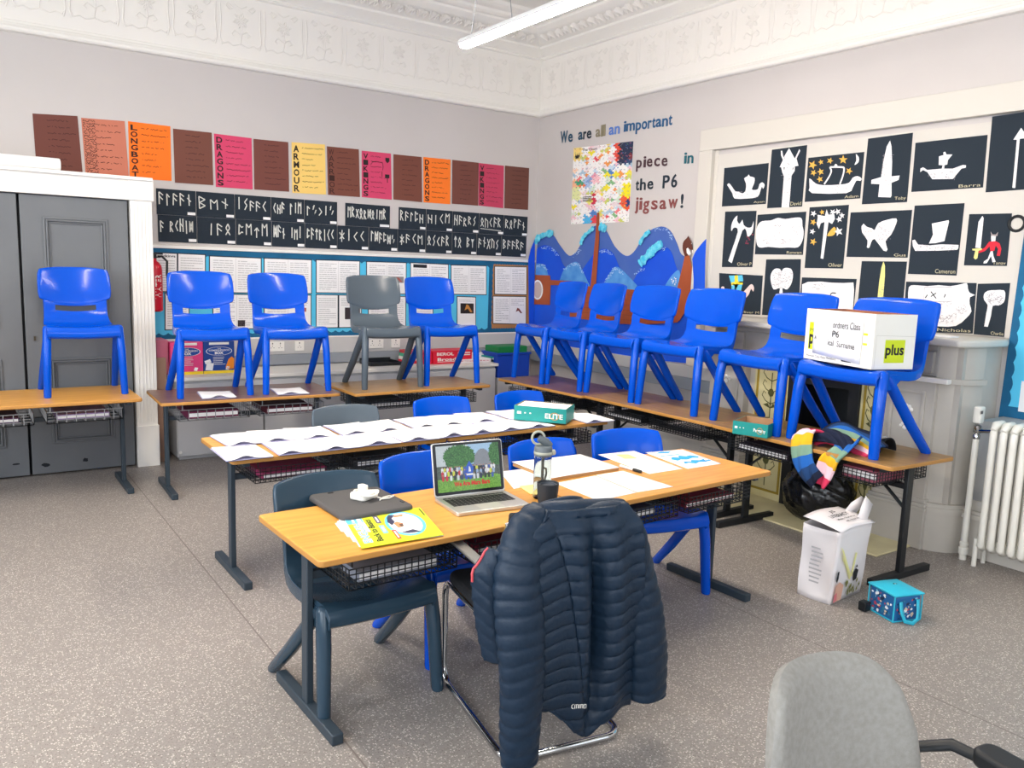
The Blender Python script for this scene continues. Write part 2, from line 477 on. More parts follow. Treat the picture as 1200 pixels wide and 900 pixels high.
# over-mantel panel: lintel, jambs
mb = MB(M_cream)
mb.bb(XW-.05, XW, .9, 4.735, 2.535, 2.70); mb.bb(XW-.05, XW, 4.60, 4.735, .80, 2.535)
mb.bb(XW-.012, XW, 4.565, 4.60, 1.25, 2.535)
struct(mb.build('trim_5', bevel=.004))
mb = MB(mat('ivory board', '#cfcac2', .6)).bb(XW-.008, XW, 1.2, 4.57, 1.25, 2.50)
struct(mb.build('trim_6', smooth=0))
# thin conduit edge left of the panel
struct(MB(M_cream).bb(XW-.012, XW, 4.735, 4.76, .80, 2.2).build('trim_7', smooth=0))
# ------------------------------------------------------------------ stacking chairs
def chair_meshes(M):
    """returns builder of a moulded school chair, seat 0.44, top 0.82, facing -y"""
    P = [(-.200, .372, .206), (-.213, .384, .212), (-.216, .412, .215), (-.205, .436, .216), (-.18, .447, .216), (-.13, .446, .216), (-.06, .440, .215), (.02, .434, .214), (.08, .436, .21), (.125, .448, .205), (.155, .472, .199), (.175, .505, .195), (.185, .530, .193), (.189, .543, .193), (.198, .578, .193), (.206, .605, .193), (.211, .625, .193)]
    nu = 14
    def srf(i, j):
        y, z, hw = P[j]
        k = i-1                                   # column 0 and nu are the turned-down flange
        fl = i == 0 or i == nu
        u = -1+2*(min(max(k, 0), nu-2))/(nu-2)
        x = u*hw
        back = min(1, max(0, (z-.455)/.12)) if y > .05 else 0
        yy = y-.028*back*u*u; zz = z+(1-back)*(.006*u*u-.012*(1-u*u)*(1 if -.19 < y < .12 else 0))
        if j >= 11 and not fl: zz -= .020*(1-u*u)*min(1, (j-10)/2)
        if fl:
            s_ = -1 if i == 0 else 1
            x += .004*s_; yy += .016*back; zz -= .045*(1-back)*(1 if y > -.2 else .3)
        return (x, yy, zz)
    seat = MB(M)
    n = seat.add([srf(i, j) for j in range(len(P)) for i in range(nu+1)])
    for j in range(len(P)-1):
        for i in range(nu):
            if j == 13 and 3 <= i <= nu-4: continue
            a = n+j*(nu+1)+i; seat.face((a, a+1, a+nu+2, a+nu+1))
    back = MB(M)
    def bk(u, v):
        U = 2*u-1; zl = .612-.052*(1-U*U); zt = .822-.016*abs(U)**3
        hw = .222-.012*abs(2*v-1)**4 + .006*(1-v)
        x = U*hw; z = zl+(zt-zl)*v
        return (x, .198+(z-.58)*.23-.042*U*U-.008*math.sin(PI*v), z)
    back.grid(16, 9, bk)
    legs = []
    for sx in (-1, 1):
        for pth in ([(.213, -.168, .452), (.214, -.17, .447), (.216, -.172, .435), (.224, -.19, .30), (.2335, -.2095, .012), (.234, -.21, 0)], [(.206, -.13, .43), (.208, -.12, .415), (.212, -.085, .36), (.224, .06, .17), (.2345, .192, .012), (.235, .20, 0)]):
            lg = MB(M); lg.tube([(sx*x, y, z) for x, y, z in pth], [.012, .022, .0265, .0265, .0235, .021], 10); legs.append(lg)
    # moulded web that joins leg tops to the seat
    web = []
    for sx in (-1, 1):
        web.append(MB(M)); web[-1].flat([(sx*.222, -.185, .44), (sx*.222, -.06, .436), (sx*.222, -.02, .415), (sx*.224, -.10, .35), (sx*.226, -.195, .35)], (sx, 0, 0), .02)
    return seat, back, legs, web
def make_chair(name, label, M, group=None):
    t = thing(name, label, 'chair', group=group)
    seat, back, legs, web = chair_meshes(M)
    seat.build('seat', t, 50, solid=.009, bevel=.003); b = back.build('backrest', t, 50, solid=.02, bevel=.006, soff=-1)
    [q.build('leg_bracket', t, 40, bevel=.006) for q in web]
    for l in legs: l.build('leg', t, 50)
    return t
PROTO = {}
CHN = 0
def chair(kind, x, y, rz, z, label, group, sc=1.0):
    if kind not in PROTO:
        PROTO[kind] = [make_chair('school_chair', 'x', {'blue': M_blue, 'slate': M_slate, 'steel': M_navyp}[kind]), False]
    p = PROTO[kind]
    o = copy_tree(p[0]) if p[1] else p[0]
    p[1] = True
    o.location = (x, y, z); o.rotation_euler = (0, 0, math.radians(rz)); o.scale = (sc[0], sc[1], sc[2]) if isinstance(sc, tuple) else (sc, sc, sc)
    tag(o, label, 'chair', group); return o

# ------------------------------------------------------------------ school desks
def basket(mb, x0, x1, y0, y1, z0, z1, step=.024, wr=.0032, coarse=False):
    if coarse: wr = .0044
    """open wire basket hung below the top"""
    for z in ((z0, z1) if coarse else [z0+(z1-z0)*k/4 for k in range(5)]):
        for a, b in (((x0, y0), (x1, y0)), ((x1, y0), (x1, y1)), ((x1, y1), (x0, y1)), ((x0, y1), (x0, y0))): mb.bar((*a, z), (*b, z), wr)
    if coarse: step = .05
    nx = int((x1-x0)/step); ny = int((y1-y0)/step)
    for i in range(nx+1):
        x = x0+(x1-x0)*i/nx
        mb.bar((x, y0, z0), (x, y0, z1), wr); mb.bar((x, y1, z0), (x, y1, z1), wr); mb.bar((x, y0, z0), (x, y1, z0), wr)
    for j in range(ny+1):
        y = y0+(y1-y0)*j/ny
        mb.bar((x0, y, z0), (x0, y, z1), wr); mb.bar((x1, y, z0), (x1, y, z1), wr)
        if j % 2 == 0: mb.bar((x0, y, z0), (x1, y, z0), wr)
    for x in (x0+.02, x1-.02):
        for y in (y0+.02, y1-.02): mb.bar((x, y, z1), (x, y, TT-.02), wr*1.4)
def desk(label, cx, cy, rz, L, D, top, brace=False, coarse=False, group=None, bs=(0, 1)):
    t = thing('school_desk', label, 'desk', (0, 0, 0), 0, group)
    mb = MB(top); mb.prism(rrect(L, D, .02, 3), TT-.022, TT); tp = mb.build('tabletop', t, 40, bevel=.004)
    tp.data.materials.append(W_edge)
    for p in tp.data.polygons:
        if abs(p.normal.z) < .5: p.material_index = 1
    for sx in (-1, 1):
        x = sx*(L/2-.075); mb = MB(M_steel if not brace else M_black)
        mb.bb(x-.0125, x+.0125, -.025, .025, .03, TT-.045)
        mb.bb(x-.016, x+.016, -D/2+.03, D/2-.03, TT-.045, TT-.022)
        mb.bb(x-.02, x+.02, -.255, .255, .0, .038)
        if brace: mb.bar((x, .0, .37), (x-sx*.16, .0, .50), .022, .012)
        mb.build('leg', t, 40, bevel=.004)
    mb = MB(M_steel if not brace else M_black); mb.bb(-L/2+.08, L/2-.08, -.006, .020, .478, .508); mb.build('rail', t, 0, bevel=.003)
    for k in bs:
        x0 = -L/2+.115 if k == 0 else .035
        mb = MB(M_gwire if coarse else M_wire); basket(mb, x0, x0+L/2-.15, -D/2+.035, D/2-.06, .515, .585, coarse=coarse); mb.build('wire_basket', t, 0)
    t.location = (cx, cy, 0); t.rotation_euler = (0, 0, math.radians(rz))
    return t
DG = 'classroom desks'
desk('light wood desk nearest the camera, holding the open laptop and yellow magazine', 1.447, 2.59, 1.6, 1.115, .56, W_light, group=DG)
desk('light wood desk with loose papers and white marker, right of the laptop desk', 2.592, 2.645, 2.4, 1.16, .56, W_light, group=DG)
desk('left half of the middle desk row, covered in open white booklets', 1.60, 3.985, .4, 1.14, .56, W_light, group=DG)
desk('right half of the middle desk row, carrying booklets and teal box', 2.748, 3.99, .4, 1.14, .56, W_light, group=DG)
desk('light wood desk at left edge in front of grey cupboard doors', .43, 5.945, 0, 1.15, .66, W_light, coarse=True, group=DG)
desk('dark brown desk by the white cabinets with two blue chairs on top', 1.668, 5.65, -2.0, 1.18, .58, W_dark, coarse=True, group=DG)
desk('oak desk carrying the grey chair and a blue chair by the back wall', 2.898, 5.57, 1.0, 1.15, .58, W_mid, group=DG)
desk('dark brown desk in the far corner of the right-hand row', 4.05, 5.10, -87, 1.03, .56, W_dark, brace=True, group=DG)
desk('oak desk in the middle of the right-hand row below paper waves', 4.122, 3.972, -89.2, 1.23, .56, W_mid, brace=True, group=DG)
desk('oak desk in front of fireplace with scarf and cardboard box chair', 4.10, 2.745, -92.0, 1.21, .56, W_mid, brace=True, group=DG)

# ------------------------------------------------------------------ chairs put up on the desks and on the floor
G1 = 'chairs put up on the desks'; G2 = 'chairs tucked under the desks'
def front_feet(a, b, z, back=.21):
    """place a chair from where its two front feet stand"""
    A = PZ(*a, z); B = PZ(*b, z); d = (B-A); ang = math.atan2(d.y, d.x)
    m = (A+B)/2; return m.x-back*math.sin(ang)*1, m.y+back*math.cos(ang), math.degrees(ang)
chair('blue', .715, 6.06, 0, TT, 'blue chair standing on leftmost desk in front of grey cupboard doors', G1, (.96, 1, 1))
chair('blue', 1.445, 5.715, -2, TT, 'blue chair on dark desk right of the fire extinguisher', G1, (.96, 1, 1))
chair('blue', 1.985, 5.685, 0, TT, 'blue chair on dark desk next to the grey chair', G1, (.96, 1, 1))
chair('slate', 2.70, 5.62, -3, TT, 'dark grey chair standing on the oak desk at the back', G1, (.96, 1, 1))
chair('blue', 3.205, 5.63, -1, TT, 'blue chair on oak desk in front of red box, right of grey chair', G1, (.96, 1, 1))
chair('blue', 4.10, 5.37, -93, TT, 'blue chair farthest back on right-hand row, before the paper ship stern', G1, (.90, 1.0, 1))
chair('blue', 4.13, 4.94, -92, TT, 'second blue chair from the corner on the right-hand row', G1, (.92, 1.0, 1))
chair('blue', 4.15, 4.43, -91, TT, 'third blue chair from the corner on the right-hand row', G1, (1.08, 1.02, 1))
chair('blue', 4.16, 3.86, -90, TT, 'blue chair before the paper dragon head on the right-hand row', G1, (1.12, 1.04, 1))
chair('blue', 4.15, 3.165, -96, TT, 'blue chair beside the teal tray, left of the cardboard box chair', G1, (1.13, 1.04, 1))
chair('blue', 4.125, 2.555, -96, TT, 'blue chair carrying the white cardboard box on its seat', G1, (1.18, 1.04, 1))
S9 = .9
chair('steel', 1.19, 2.70, 2, 0, 'steel blue chair under left end of the laptop desk', G2, (.96, 1.15, .9))
chair('blue', 1.685, 2.86, 2, 0, 'blue chair tucked in behind the open laptop', G2, (.92, 1.1, .9))
chair('blue', 2.345, 2.905, 2, 0, 'blue chair behind the paper-strewn desk, partly hidden by water bottle', G2, S9)
chair('blue', 2.845, 2.865, -12, 0, 'blue chair at right end of the paper-strewn desk behind printed sheets', G2, (.92, 1.12, .9))
chair('slate', 1.86, 4.175, -2, 0, 'grey chair tucked behind left half of the booklet desks', G2, S9)
chair('blue', 2.53, 4.22, 0, 0, 'blue chair tucked behind the middle of the booklet desks', G2, S9)
chair('blue', 3.14, 4.23, 2, 0, 'blue chair tucked behind the teal box on the booklet desks', G2, S9)
# ------------------------------------------------------------------ suspended LED strip lights
M_led = mat('LED diffuser', '#ffffff', .5, emit='#fff2e2', estr=82)
M_lbody = mat('light housing', '#d9dadc', .4)
def strip(label, x, y0, y1, z):
    t = thing('ceiling_light', label, 'light', (x, (y0+y1)/2, z), 0, 'suspended strip lights')
    mb = MB(M_lbody); prof = [(-.040, .0), (-.044, .010), (-.036, .030), (-.02, .04), (.02, .04), (.036, .030), (.044, .010), (.040, 0)]
    mb.loft([[(x+a, y, z+b) for a, b in prof] for y in (y0, y1)]); mb.build('housing', t, 30)
    mb = MB(M_led); prof = [(-.037, 0), (-.034, -.014), (-.02, -.022), (.02, -.022), (.034, -.014), (.037, 0)]
    mb.loft([[(x+a, y, z+b-.001) for a, b in prof] for y in (y0+.01, y1-.01)]); mb.build('diffuser', t, 30)
    for sg, ye in ((1, y0), (-1, y1)):
        yr = ye+sg*.33; mb = MB(M_gwire)
        for dy in (.10, .56): mb.tube([(x, ye+sg*dy, z+.035), (x, ye+sg*dy, z+.06), (x, yr+(ye+sg*dy-yr)*.12, ZC-.02)], .003, 5)
        mb.bb(x-.03, x+.03, yr-.06, yr+.06, ZC-.025, ZC); mb.build('suspension_wire', t, 0)
    return t
strip('white linear strip light hanging near the back corner of the ceiling', 2.89, 2.35, 4.85, 3.0)
strip('unseen strip light added to light the left side of the room', .4, 2.35, 4.85, 3.0)  # out of view, added as a parallel fixture to light the room
# ================================================================== back wall
NB = Vector((0, -1, 0)); NR = Vector((-1, 0, 0))
def QB(bl, br, tr, tl, off=.004): return Quad(*[PY(*p, YW-off) for p in (bl, br, tr, tl)], NB)
def QR(bl, br, tr, tl, off=.004): return Quad(*[PX(*p, XW-off) for p in (bl, br, tr, tl)], NR)

# ---- row of coloured poem sheets
P14 = [('#6d3f36', 'brown', (43, 201), (97, 204.5), (90.7, 136), (38, 133)), ('#c4765f', 'salmon', (100.5, 206), (151, 208), (146, 142), (95, 138)), ('#fb7620', 'orange', (152, 209), (201, 212), (199.5, 148), (150, 142)), ('#74463a', 'brown', (205, 214), (250, 217), (248, 155.5), (202.7, 150.7)), ('#d4456a', 'pink', (253, 219), (296, 222), (294.7, 162), (250.7, 156.5)), ('#74433a', 'brown', (298, 222), (338.8, 224.7), (337.7, 166.6), (297, 162.7)), ('#f2cc72', 'yellow', (342.5, 226), (382, 228), (380.7, 169.4), (341.6, 166.6)), ('#774538', 'brown', (384.4, 228.3), (421.8, 231), (420.4, 175), (383, 171.4)), ('#d2446a', 'pink', (424, 231), (459, 234), (458, 180), (423.8, 176.5)), ('#774538', 'brown', (461, 233.7), (494.6, 237), (494, 184), (461, 180.7)), ('#fb7c26', 'orange', (496.3, 237), (527.5, 239.4), (528, 187), (496, 184)), ('#74443a', 'brown', (529.5, 238.8), (560, 241), (560.7, 190.7), (530, 187.3)), ('#c2405e', 'pink', (560.7, 240.8), (589.6, 244), (590.4, 194.3), (561, 191)), ('#6d4238', 'brown', (591, 244), (618.7, 246), (620, 197), (591.8, 194))]
L14 = ['brown poem sheet at left end of the row, partly behind the paper roll', 'salmon poem sheet with dense black scribbled letters down its left edge', 'orange poem sheet spelling LONGBOAT down its left side', 'plain brown poem sheet between orange LONGBOAT and first pink sheet', 'pink poem sheet between two brown ones, above the chalk rune cards at left', 'brown poem sheet left of the yellow ARMOUR sheet', 'yellow poem sheet spelling ARMOUR down its left side', 'brown poem sheet spelling WARRIOR in dark letters, right of the yellow sheet', 'pink poem sheet spelling VIKINGS with small shield doodles', 'brown poem sheet between pink VIKINGS sheet and right-hand orange sheet', 'orange poem sheet near the right end with short lines starting DRAGONS', 'brown poem sheet between right-hand orange sheet and right-hand pink sheet', 'darker pink poem sheet spelling VIKINGS in bold near the right end', 'brown poem sheet at right end of the row beside the room corner']
ACR = [None, None, 'LONGBOAT', None, 'DRAGONS', None, 'ARMOUR', 'WARRIOR', 'VIKINGS', None, 'DRAGONS', None, 'VIKINGS', None]
for i, (hx, cn, bl, br, tr, tl) in enumerate(P14):
    q = QB(bl, br, tr, tl, .003); t = thing('poem_sheet', L14[i], 'poster', q.p[0], 0, 'coloured poem sheets')
    q.slab(MB(mat('sugar paper '+hx, hx, .85)), .002).build('sheet', t, 0)
    ink = MB(mat('dark pen', '#2c2422', .9) if cn != 'brown' else mat('pen on brown', '#3c221d', .9))
    for k in range(8):
        v = .9-k*.11; q.scrawl(ink, .30, v, random.uniform(.62, .95), .014, .0035, .0035, i*20+k)
    if ACR[i]:
        n = len(ACR[i])
        for k, ch in enumerate(ACR[i]):
            v = .97-(k+1)*.94/n; q.text(ink, ch, .05, v, .21, v+.78/n, .0035, .03 if cn != 'brown' else .0)
    if i == 1:
        for k in range(26): q.scrawl(ink, .03, .06+k*.036, .30, .022, .004, .0035, 900+k)
    if i == 8:
        q.shape(ink, [(.80, .90), (.94, .90), (.94, .83), (.87, .78), (.80, .83)], .0035); q.shape(ink, [(.78, .54), (.93, .54), (.93, .46), (.78, .46)], .0035); q.line(ink, [(.86, .46), (.86, .36)], .008, .0035)
        q.line(ink, [(.3, .72), (.36, .78), (.5, .8), (.7, .78), (.72, .7), (.7, .62)], .005, .0035); q.line(ink, [(.68, .6), (.68, .48)], .006, .0035)
    ink.build('handwriting', t, 0)

# ---- rune cards in chalk
RU = {'A': [[(.15, 0), (.15, 1)], [(.15, 1), (.85, .75)], [(.15, .66), (.8, .38)]], 'B': [[(.1, 0), (.1, 1), (.75, .76), (.15, .5), (.75, .26), (.1, 0)]], 'E': [[(.1, 0), (.1, 1), (.48, .65), (.88, 1), (.88, 0)]], 'N': [[(.5, 0), (.5, 1)], [(.15, .68), (.85, .36)]], 'S': [[(.8, 1), (.3, .66), (.72, .4), (.3, 0)]], 'I': [[(.5, 0), (.5, 1)]], 'K': [[(.75, .95), (.2, .5), (.75, .05)]], 'L': [[(.25, 0), (.25, 1), (.75, .72)]], 'R': [[(.12, 0), (.12, 1), (.7, .76), (.15, .5), (.8, 0)]], 'H': [[(.12, 0), (.12, 1)], [(.85, 0), (.85, 1)], [(.12, .68), (.85, .38)]], 'D': [[(.1, 0), (.1, 1), (.9, 0), (.9, 1), (.1, 0)]], 'O': [[(.1, 0), (.75, .62), (.45, 1), (.15, .62), (.85, 0)]], 'P': [[(.8, .82), (.6, .7), (.15, 1), (.15, 0), (.6, .3), (.8, .18)]], 'T': [[(.5, 0), (.5, 1)], [(.15, .68), (.5, 1), (.85, .68)]], 'J': [[(.15, .7), (.45, .9), (.2, .5)], [(.85, .5), (.5, .1), (.8, .35)]], 'U': [[(.12, 0), (.12, 1), (.85, .7), (.85, 0)]], 'M': [[(.1, 0), (.1, 1), (.88, .55)], [(.88, 0), (.88, 1), (.1, .55)]], 'Y': [[(.5, 0), (.5, 1)], [(.12, 1), (.5, .6), (.88, 1)]], 'G': [[(.1, 0), (.9, 1)], [(.1, 1), (.9, 0)]], 'X': [[(.5, 0), (.5, 1)], [(.1, .25), (.9, .78)], [(.1, .78), (.9, .25)]], '>': [[(.2, .9), (.8, .5), (.2, .1)]], 'W': [[(.2, 0), (.2, 1), (.75, .78), (.2, .55)]]}
zt = (PY(184, 220.5, YW).z+PY(618, 254, YW).z)/2; zm = (PY(230, 253.5, YW).z+PY(618, 277.7, YW).z)/2; zb = (PY(185, 283.2, YW).z+PY(617, 301.6, YW).z)/2
def xb(x, y=262): return PY(x, y, YW).x
R1 = [(183.5, 230, 'ALAAN'), (230, 275, 'BEN'), (275, 317.5, 'ISAAK'), (317.5, 356.5, 'KHA LIE'), (356.5, 395, 'LJ>IJ'), (404, 456.7, 'MRGORDOIER'), (466.6, 499, 'RALPH'), (499, 530, 'HIKE'), (530, 561, 'HARRS'), (561, 590, 'OUKAR'), (590, 618, 'ROWAN')]
R2 = [(184.5, 230.5, 'A RKHID'), (230.5, 276, ' IAO'), (276, 318, 'PETE'), (318, 357, 'DAN IEI'), (357, 395, 'PATRIKK'), (395, 432, 'XIKK'), (432, 466, 'LDAPDJ'), (466, 499, 'XAKE'), (499, 530, 'OSKAR'), (530, 559, 'TO BY'), (559, 588, 'ANGUS'), (588, 617.5, 'BAARA')]
ORD = ['first', 'second', 'third', 'fourth', 'fifth', 'sixth', 'seventh', 'eighth', 'ninth', 'tenth', 'eleventh', 'last']
for row, (cards, z1, z0, nm) in enumerate(((R1, zt, zm, 'upper'), (R2, zm, zb, 'lower'))):
    for i, (a, b, s) in enumerate(cards):
        x0 = xb(a)+.002; x1 = xb(b)-.002; y = YW-.004-.0006*((i+row) % 2)
        q = Quad((x0, y, z0+.001), (x1, y, z0+.001), (x1, y, z1-.001), (x0, y, z1-.001), NB)
        n = ORD[i] if i < len(cards)-1 else 'last'
        t = thing('rune_card', 'black card with white chalk runes, %s from the left in the %s row' % (n, nm) if n != 'last' else 'black card with chalk runes at right end of the %s row by the corner' % nm, 'sign', q.p[0], 0, 'chalk rune cards')
        q.slab(MB(M_card), .0015).build('card', t, 0)
        ch = MB(M_chalk); R = random.Random(i+50*row); k = len(s); cw = .88/k
        for j, c in enumerate(s):
            if c == ' ': continue
            u0 = .05+j*cw; v0 = .36+R.uniform(-.05, .05); hh = .45+R.uniform(-.06, .05); ww = cw*.80
            for st in RU[c]:
                pts = [(u0+ww*(px+R.uniform(-.05, .05)), v0+hh*py) for px, py in st]
                for pa, pb in zip(pts[:-1], pts[1:]): q.line(ch, [pa, pb], .0085, .0028)
        if row == 0 and i == 9: q.line(ch, [(.05, .26), (.9, .20)], .006, .0028)
        ch.build('chalk_runes', t, 0)
        lb = MB(M_paper); q.rect(lb, .78 if row or i != 5 else .77, .04, .985, .15, .003); lb.build('name_tag', t, 0)

# ---- blue display board with printed sheets
M_bd = mat('dark blue backing paper', '#14648f', .8, vary='#10587f', vscale=6); M_bl = mat('light blue backing paper', '#55c3ea', .8, bump=.1, bscale=12)
t = thing('display_board', 'long blue backed display board with scalloped border on the back wall', 'notice board', (3.1, YW, .89))
mb = MB(M_bd).bb(1.24, 5.09, YW-.022, YW, .886, 1.62); mb.build('backing', t, 0)
mb = MB(M_white).bb(1.24, 5.09, YW-.035, YW, 1.62, 1.645); mb.bb(1.24, 5.09, YW-.03, YW, .880, .896); mb.build('frame', t, 0, bevel=.003)
xr = PY(571, 345, YW).x
def scallop(x0, x1, z, amp, per, up):
    n = max(2, int((x1-x0)/per)); o = []
    for i in range(n):
        for k in range(4):
            a = k/4; o.append((x0+(x1-x0)*(i+a)/n, z+up*amp*abs(math.sin(PI*a))))
    o.append((x1, z)); return o
yb = YW-.0235
top = scallop(1.24, xr, PY(300, 303, YW).z-.012, .018, .062, 1); bot = scallop(1.24, xr, PY(470, 385, YW).z-.004, .018, .07, -1)
MB(M_bl).flat([(x, yb, z) for x, z in bot]+[(x, yb, z) for x, z in reversed(top)], NB, .001).build('light_panel', t, 0)
M_tan = mat('tan scalloped border', '#b57f4e', .8)
z1 = PY(600, 311, YW).z; z0 = PY(576, 384, YW).z; x0 = PY(576, 340, YW).x; x1 = PY(619.5, 340, YW).x
oo = scallop(x0, x1, z0, .008, .03, -1)+[(x+(.008 if k % 2 else 0), z) for k, (z, x) in enumerate([(z0+(z1-z0)*j/24, x1) for j in range(1, 24)])]+list(reversed(scallop(x0, x1, z1, .008, .03, 1)))+[(x-(.008 if k % 2 else 0), z) for k, (z, x) in enumerate([(z1-(z1-z0)*j/24, x0) for j in range(1, 24)])]
MB(M_tan).flat([(x, yb, z) for x, z in oo], NB, .001).build('tan_panel', t, 0)

M_photo = mat('dark photograph', '#3a3034', .5); M_tree = mat('orange photograph', '#c98a42', .5)
def sheet(label, x0, x1, ytop, ybot, xm=None, photo=None, title=False, seed=0, rows=16, back=True, cols=None):
    """printed sheet on the board; pixel extents on the wall plane"""
    xm = xm or (x0+x1)/2
    q0 = QB((x0, ybot[0]), (x1, ybot[1]), (x1, ytop[1]), (x0, ytop[0]), .0255)
    t = thing('printed_sheet', label, 'paper', q0.p[0], 0, 'printed sheets on the display board')
    if back:
        d = Vector((.008, 0, 0)); e = Vector((0, 0, .008)); qb = Quad(q0.p[0]-d-e, q0.p[1]+d-e, q0.p[2]+d+e, q0.p[3]-d+e, NB)
        qb.slab(MB(M_card), .001).build('mount', t, 0)
    q0.slab(MB(M_paper), .002).build('page', t, 0)
    ink = MB(M_ink); cols = cols or ((x1-x0) > 34)
    spans = [(.06, .46), (.54, .94)] if cols else [(.08, .92)]
    for k, (a, b) in enumerate(spans):
        top = .93
        if title and k == 0: top = .84
        lo = .07
        if photo and photo[0] <= (a+b)/2 <= photo[1]: lo = photo[3]+.05
        if lo > top-.1: continue
        q0.print_lines(ink, a, lo, b, top, max(3, int(rows*(top-lo))), .003, seed*7+k)
    if cols: q0.line(ink, [(.5, .02), (.5, .98)], .002, .003)
    ink.build('print', t, 0)
    if title:
        tm = MB(M_inkd)
        if title is True: q0.rect(tm, .06, .86, .42, .97, .003)
        else: q0.text(tm, title, .30, .88, .94, .97, .003, .02)
        tm.build('title', t, 0)
    if photo:
        pm = MB(photo[4] if len(photo) > 4 else M_photo); q0.rect(pm, *[photo[k] for k in (0, 2, 1, 3)], .003)
        if len(photo) > 5: pm.use(photo[5]); q0.shape(pm, [(photo[0]+(photo[1]-photo[0])*a, photo[2]+(photo[3]-photo[2])*b) for a, b in ((.3, .3), (.45, .9), (.62, .8), (.9, .15), (.75, .12), (.55, .5))], .0034)
        pm.build('photo', t, 0)
sheet('printed sheet headed vikings beside the extinguisher', 182, 207, (296.5, 297.5), (341, 341.5), title='vikings', seed=1)
sheet('printed single sheet right of the vikings sheet in the top row', 209, 240, (297.5, 299), (341.5, 342), seed=2)
sheet('two-page printed sheet above the chair nearest the extinguisher', 246, 305.5, (300.5, 303), (342, 343), seed=3)
sheet('two-page printed sheet above the chair left of the grey chair', 310, 364.5, (303, 305), (343, 343.5), seed=4)
sheet('two-page printed sheet between the blue and grey chairs in the top row', 371, 421, (305, 306.5), (342.5, 343.3), seed=5)
sheet('two-page printed sheet with small boat photo above the grey chair', 430, 475.5, (307, 308.3), (343.3, 344), photo=(.62, .94, .35, .55, mat('grey boat photograph', '#8a8688', .6), mat('photo red', '#a8564c', .6)), seed=6)
sheet('two-page printed sheet with black heading above right back-row chair', 481.5, 525, (308.3, 310.3), (344, 344.5), title=True, seed=7)
sheet('two-page printed sheet at right end of the light blue panel', 529, 569.5, (311, 312), (344.3, 345), seed=8)
sheet('printed sheet hanging below the vikings sheet', 194, 221, (344, 344.5), (386, 385.7), seed=9)
sheet('printed sheet with two dark photos between the two left blue chairs', 250, 304, (345, 346), (385.3, 384.7), photo=(.52, .68, .06, .25), seed=10)
sheet('printed sheet seen through the slot of second blue chair', 310, 364, (346, 346.4), (384.7, 384), photo=(.7, .9, .5, .62, mat('photo red', '#a8564c', .6)), seed=11)
sheet('printed page left of the grey chair in the lower row', 371, 395.5, (345.8, 346.2), (383.8, 383.4), seed=12)
sheet('printed page with dark portrait photo behind the grey chair', 397.5, 423, (346.2, 346.6), (383.4, 383), photo=(.25, .95, .25, .62), seed=13)
sheet('printed page between the grey chair and right back-row chair', 432, 475, (347.2, 348), (382.9, 382.3), seed=14)
sheet('printed page behind the right blue chair of the back row', 480.5, 507, (347.8, 348), (382.2, 381.8), seed=15)
sheet('printed page with a dark fire photo right of the back-row chairs', 536, 557, (347.8, 348.6), (381.5, 381), photo=(.16, .90, .42, .78, mat('night photograph', '#2a2320', .5), M_tree), seed=16, rows=5)
sheet('upper two-page sheet on the tan bordered panel', 580, 616.7, (312.5, 313.3), (344.3, 345), seed=17)
sheet('lower two-page sheet with red brown object photo on tan panel', 578, 616, (347.5, 348), (378.6, 379.6), photo=(.58, .92, .36, .62, M_paper, mat('photo brown', '#7a3a30', .6)), seed=18)

# ---- sockets on the trunking
M_plate = mat('socket plastic', '#f0ede6', .35)
def socket(label, x0, x1, y, kind):
    p0 = PY(x0, y, YW-.045); p1 = PY(x1, y, YW-.045); w = (p1-p0).length; c = (p0+p1)/2; c.z = .815
    t = thing('wall_socket', label, 'socket', (c.x, YW-.045, c.z-.04), 0, 'sockets on the trunking')
    mb = MB(M_plate); mb.bb(c.x-w/2, c.x+w/2, YW-.055, YW-.045, c.z-.042, c.z+.042); mb.build('face_plate', t, 0, bevel=.003)
    mb = MB(M_inkd)
    for k in range(kind):
        cx = c.x+(k-(kind-1)/2)*w*.48; y = YW-.0555
        for dx, dz, a, b in ((0, .004, .004, .009), (-.012, -.012, .009, .004), (.012, -.012, .009, .004)): mb.bb(cx+dx-a/2, cx+dx+a/2, y, y+.001, c.z+dz-b/2, c.z+dz+b/2)
        if kind: mb.bb(cx-.004, cx+.004, y-.002, y+.001, c.z+.02, c.z+.032)
    mb.build('slots', t, 0)
socket('double socket on trunking between the two left blue chairs', 314, 333, 405, 2)
socket('single wall plate right of the left double socket', 345, 356, 405, 1)
socket('double socket on trunking under the grey chair', 431, 449, 404, 2)
socket('single wall plate under the grey chair, right of double socket', 458, 468.5, 404, 1)
socket('double socket beside the white post, next to the pink box', 183, 196, 407, 2)
socket('single wall plate behind leg of second blue chair', 373.5, 384, 404.5, 1)

# ---- fire extinguisher
M_red = mat('signal red', '#c8102a', .3)
ex, ey = PY(181.5, 330, 6.86).x, 6.86
ez0 = PY(189, 365, ey).z; ez1 = PY(189, 306, ey).z
t = thing('fire_extinguisher', 'red fire extinguisher with black hose beside the white cupboard post', 'fire extinguisher', (ex, ey, ez0))
mb = MB(M_red); h = ez1-ez0
mb.lathe((ex, ey, ez0), [(.04, 0), (.055, .01), (.056, .02), (.056, h-.07), (.05, h-.035), (.032, h-.01), (.018, h), (.016, h+.02)], 20); mb.build('cylinder', t, 30)
mb = MB(M_black); mb.lathe((ex, ey, ez0+h+.02), [(.018, 0), (.018, .03), (.01, .035)], 12); mb.box((ex+.015, ey-.01, ez0+h+.055), (.09, .018, .012)); mb.box((ex+.01, ey-.01, ez0+h+.03), (.07, .016, .01)); mb.build('valve_handle', t, 30)
mb = MB(M_black); x1 = PY(197, 330, ey).x
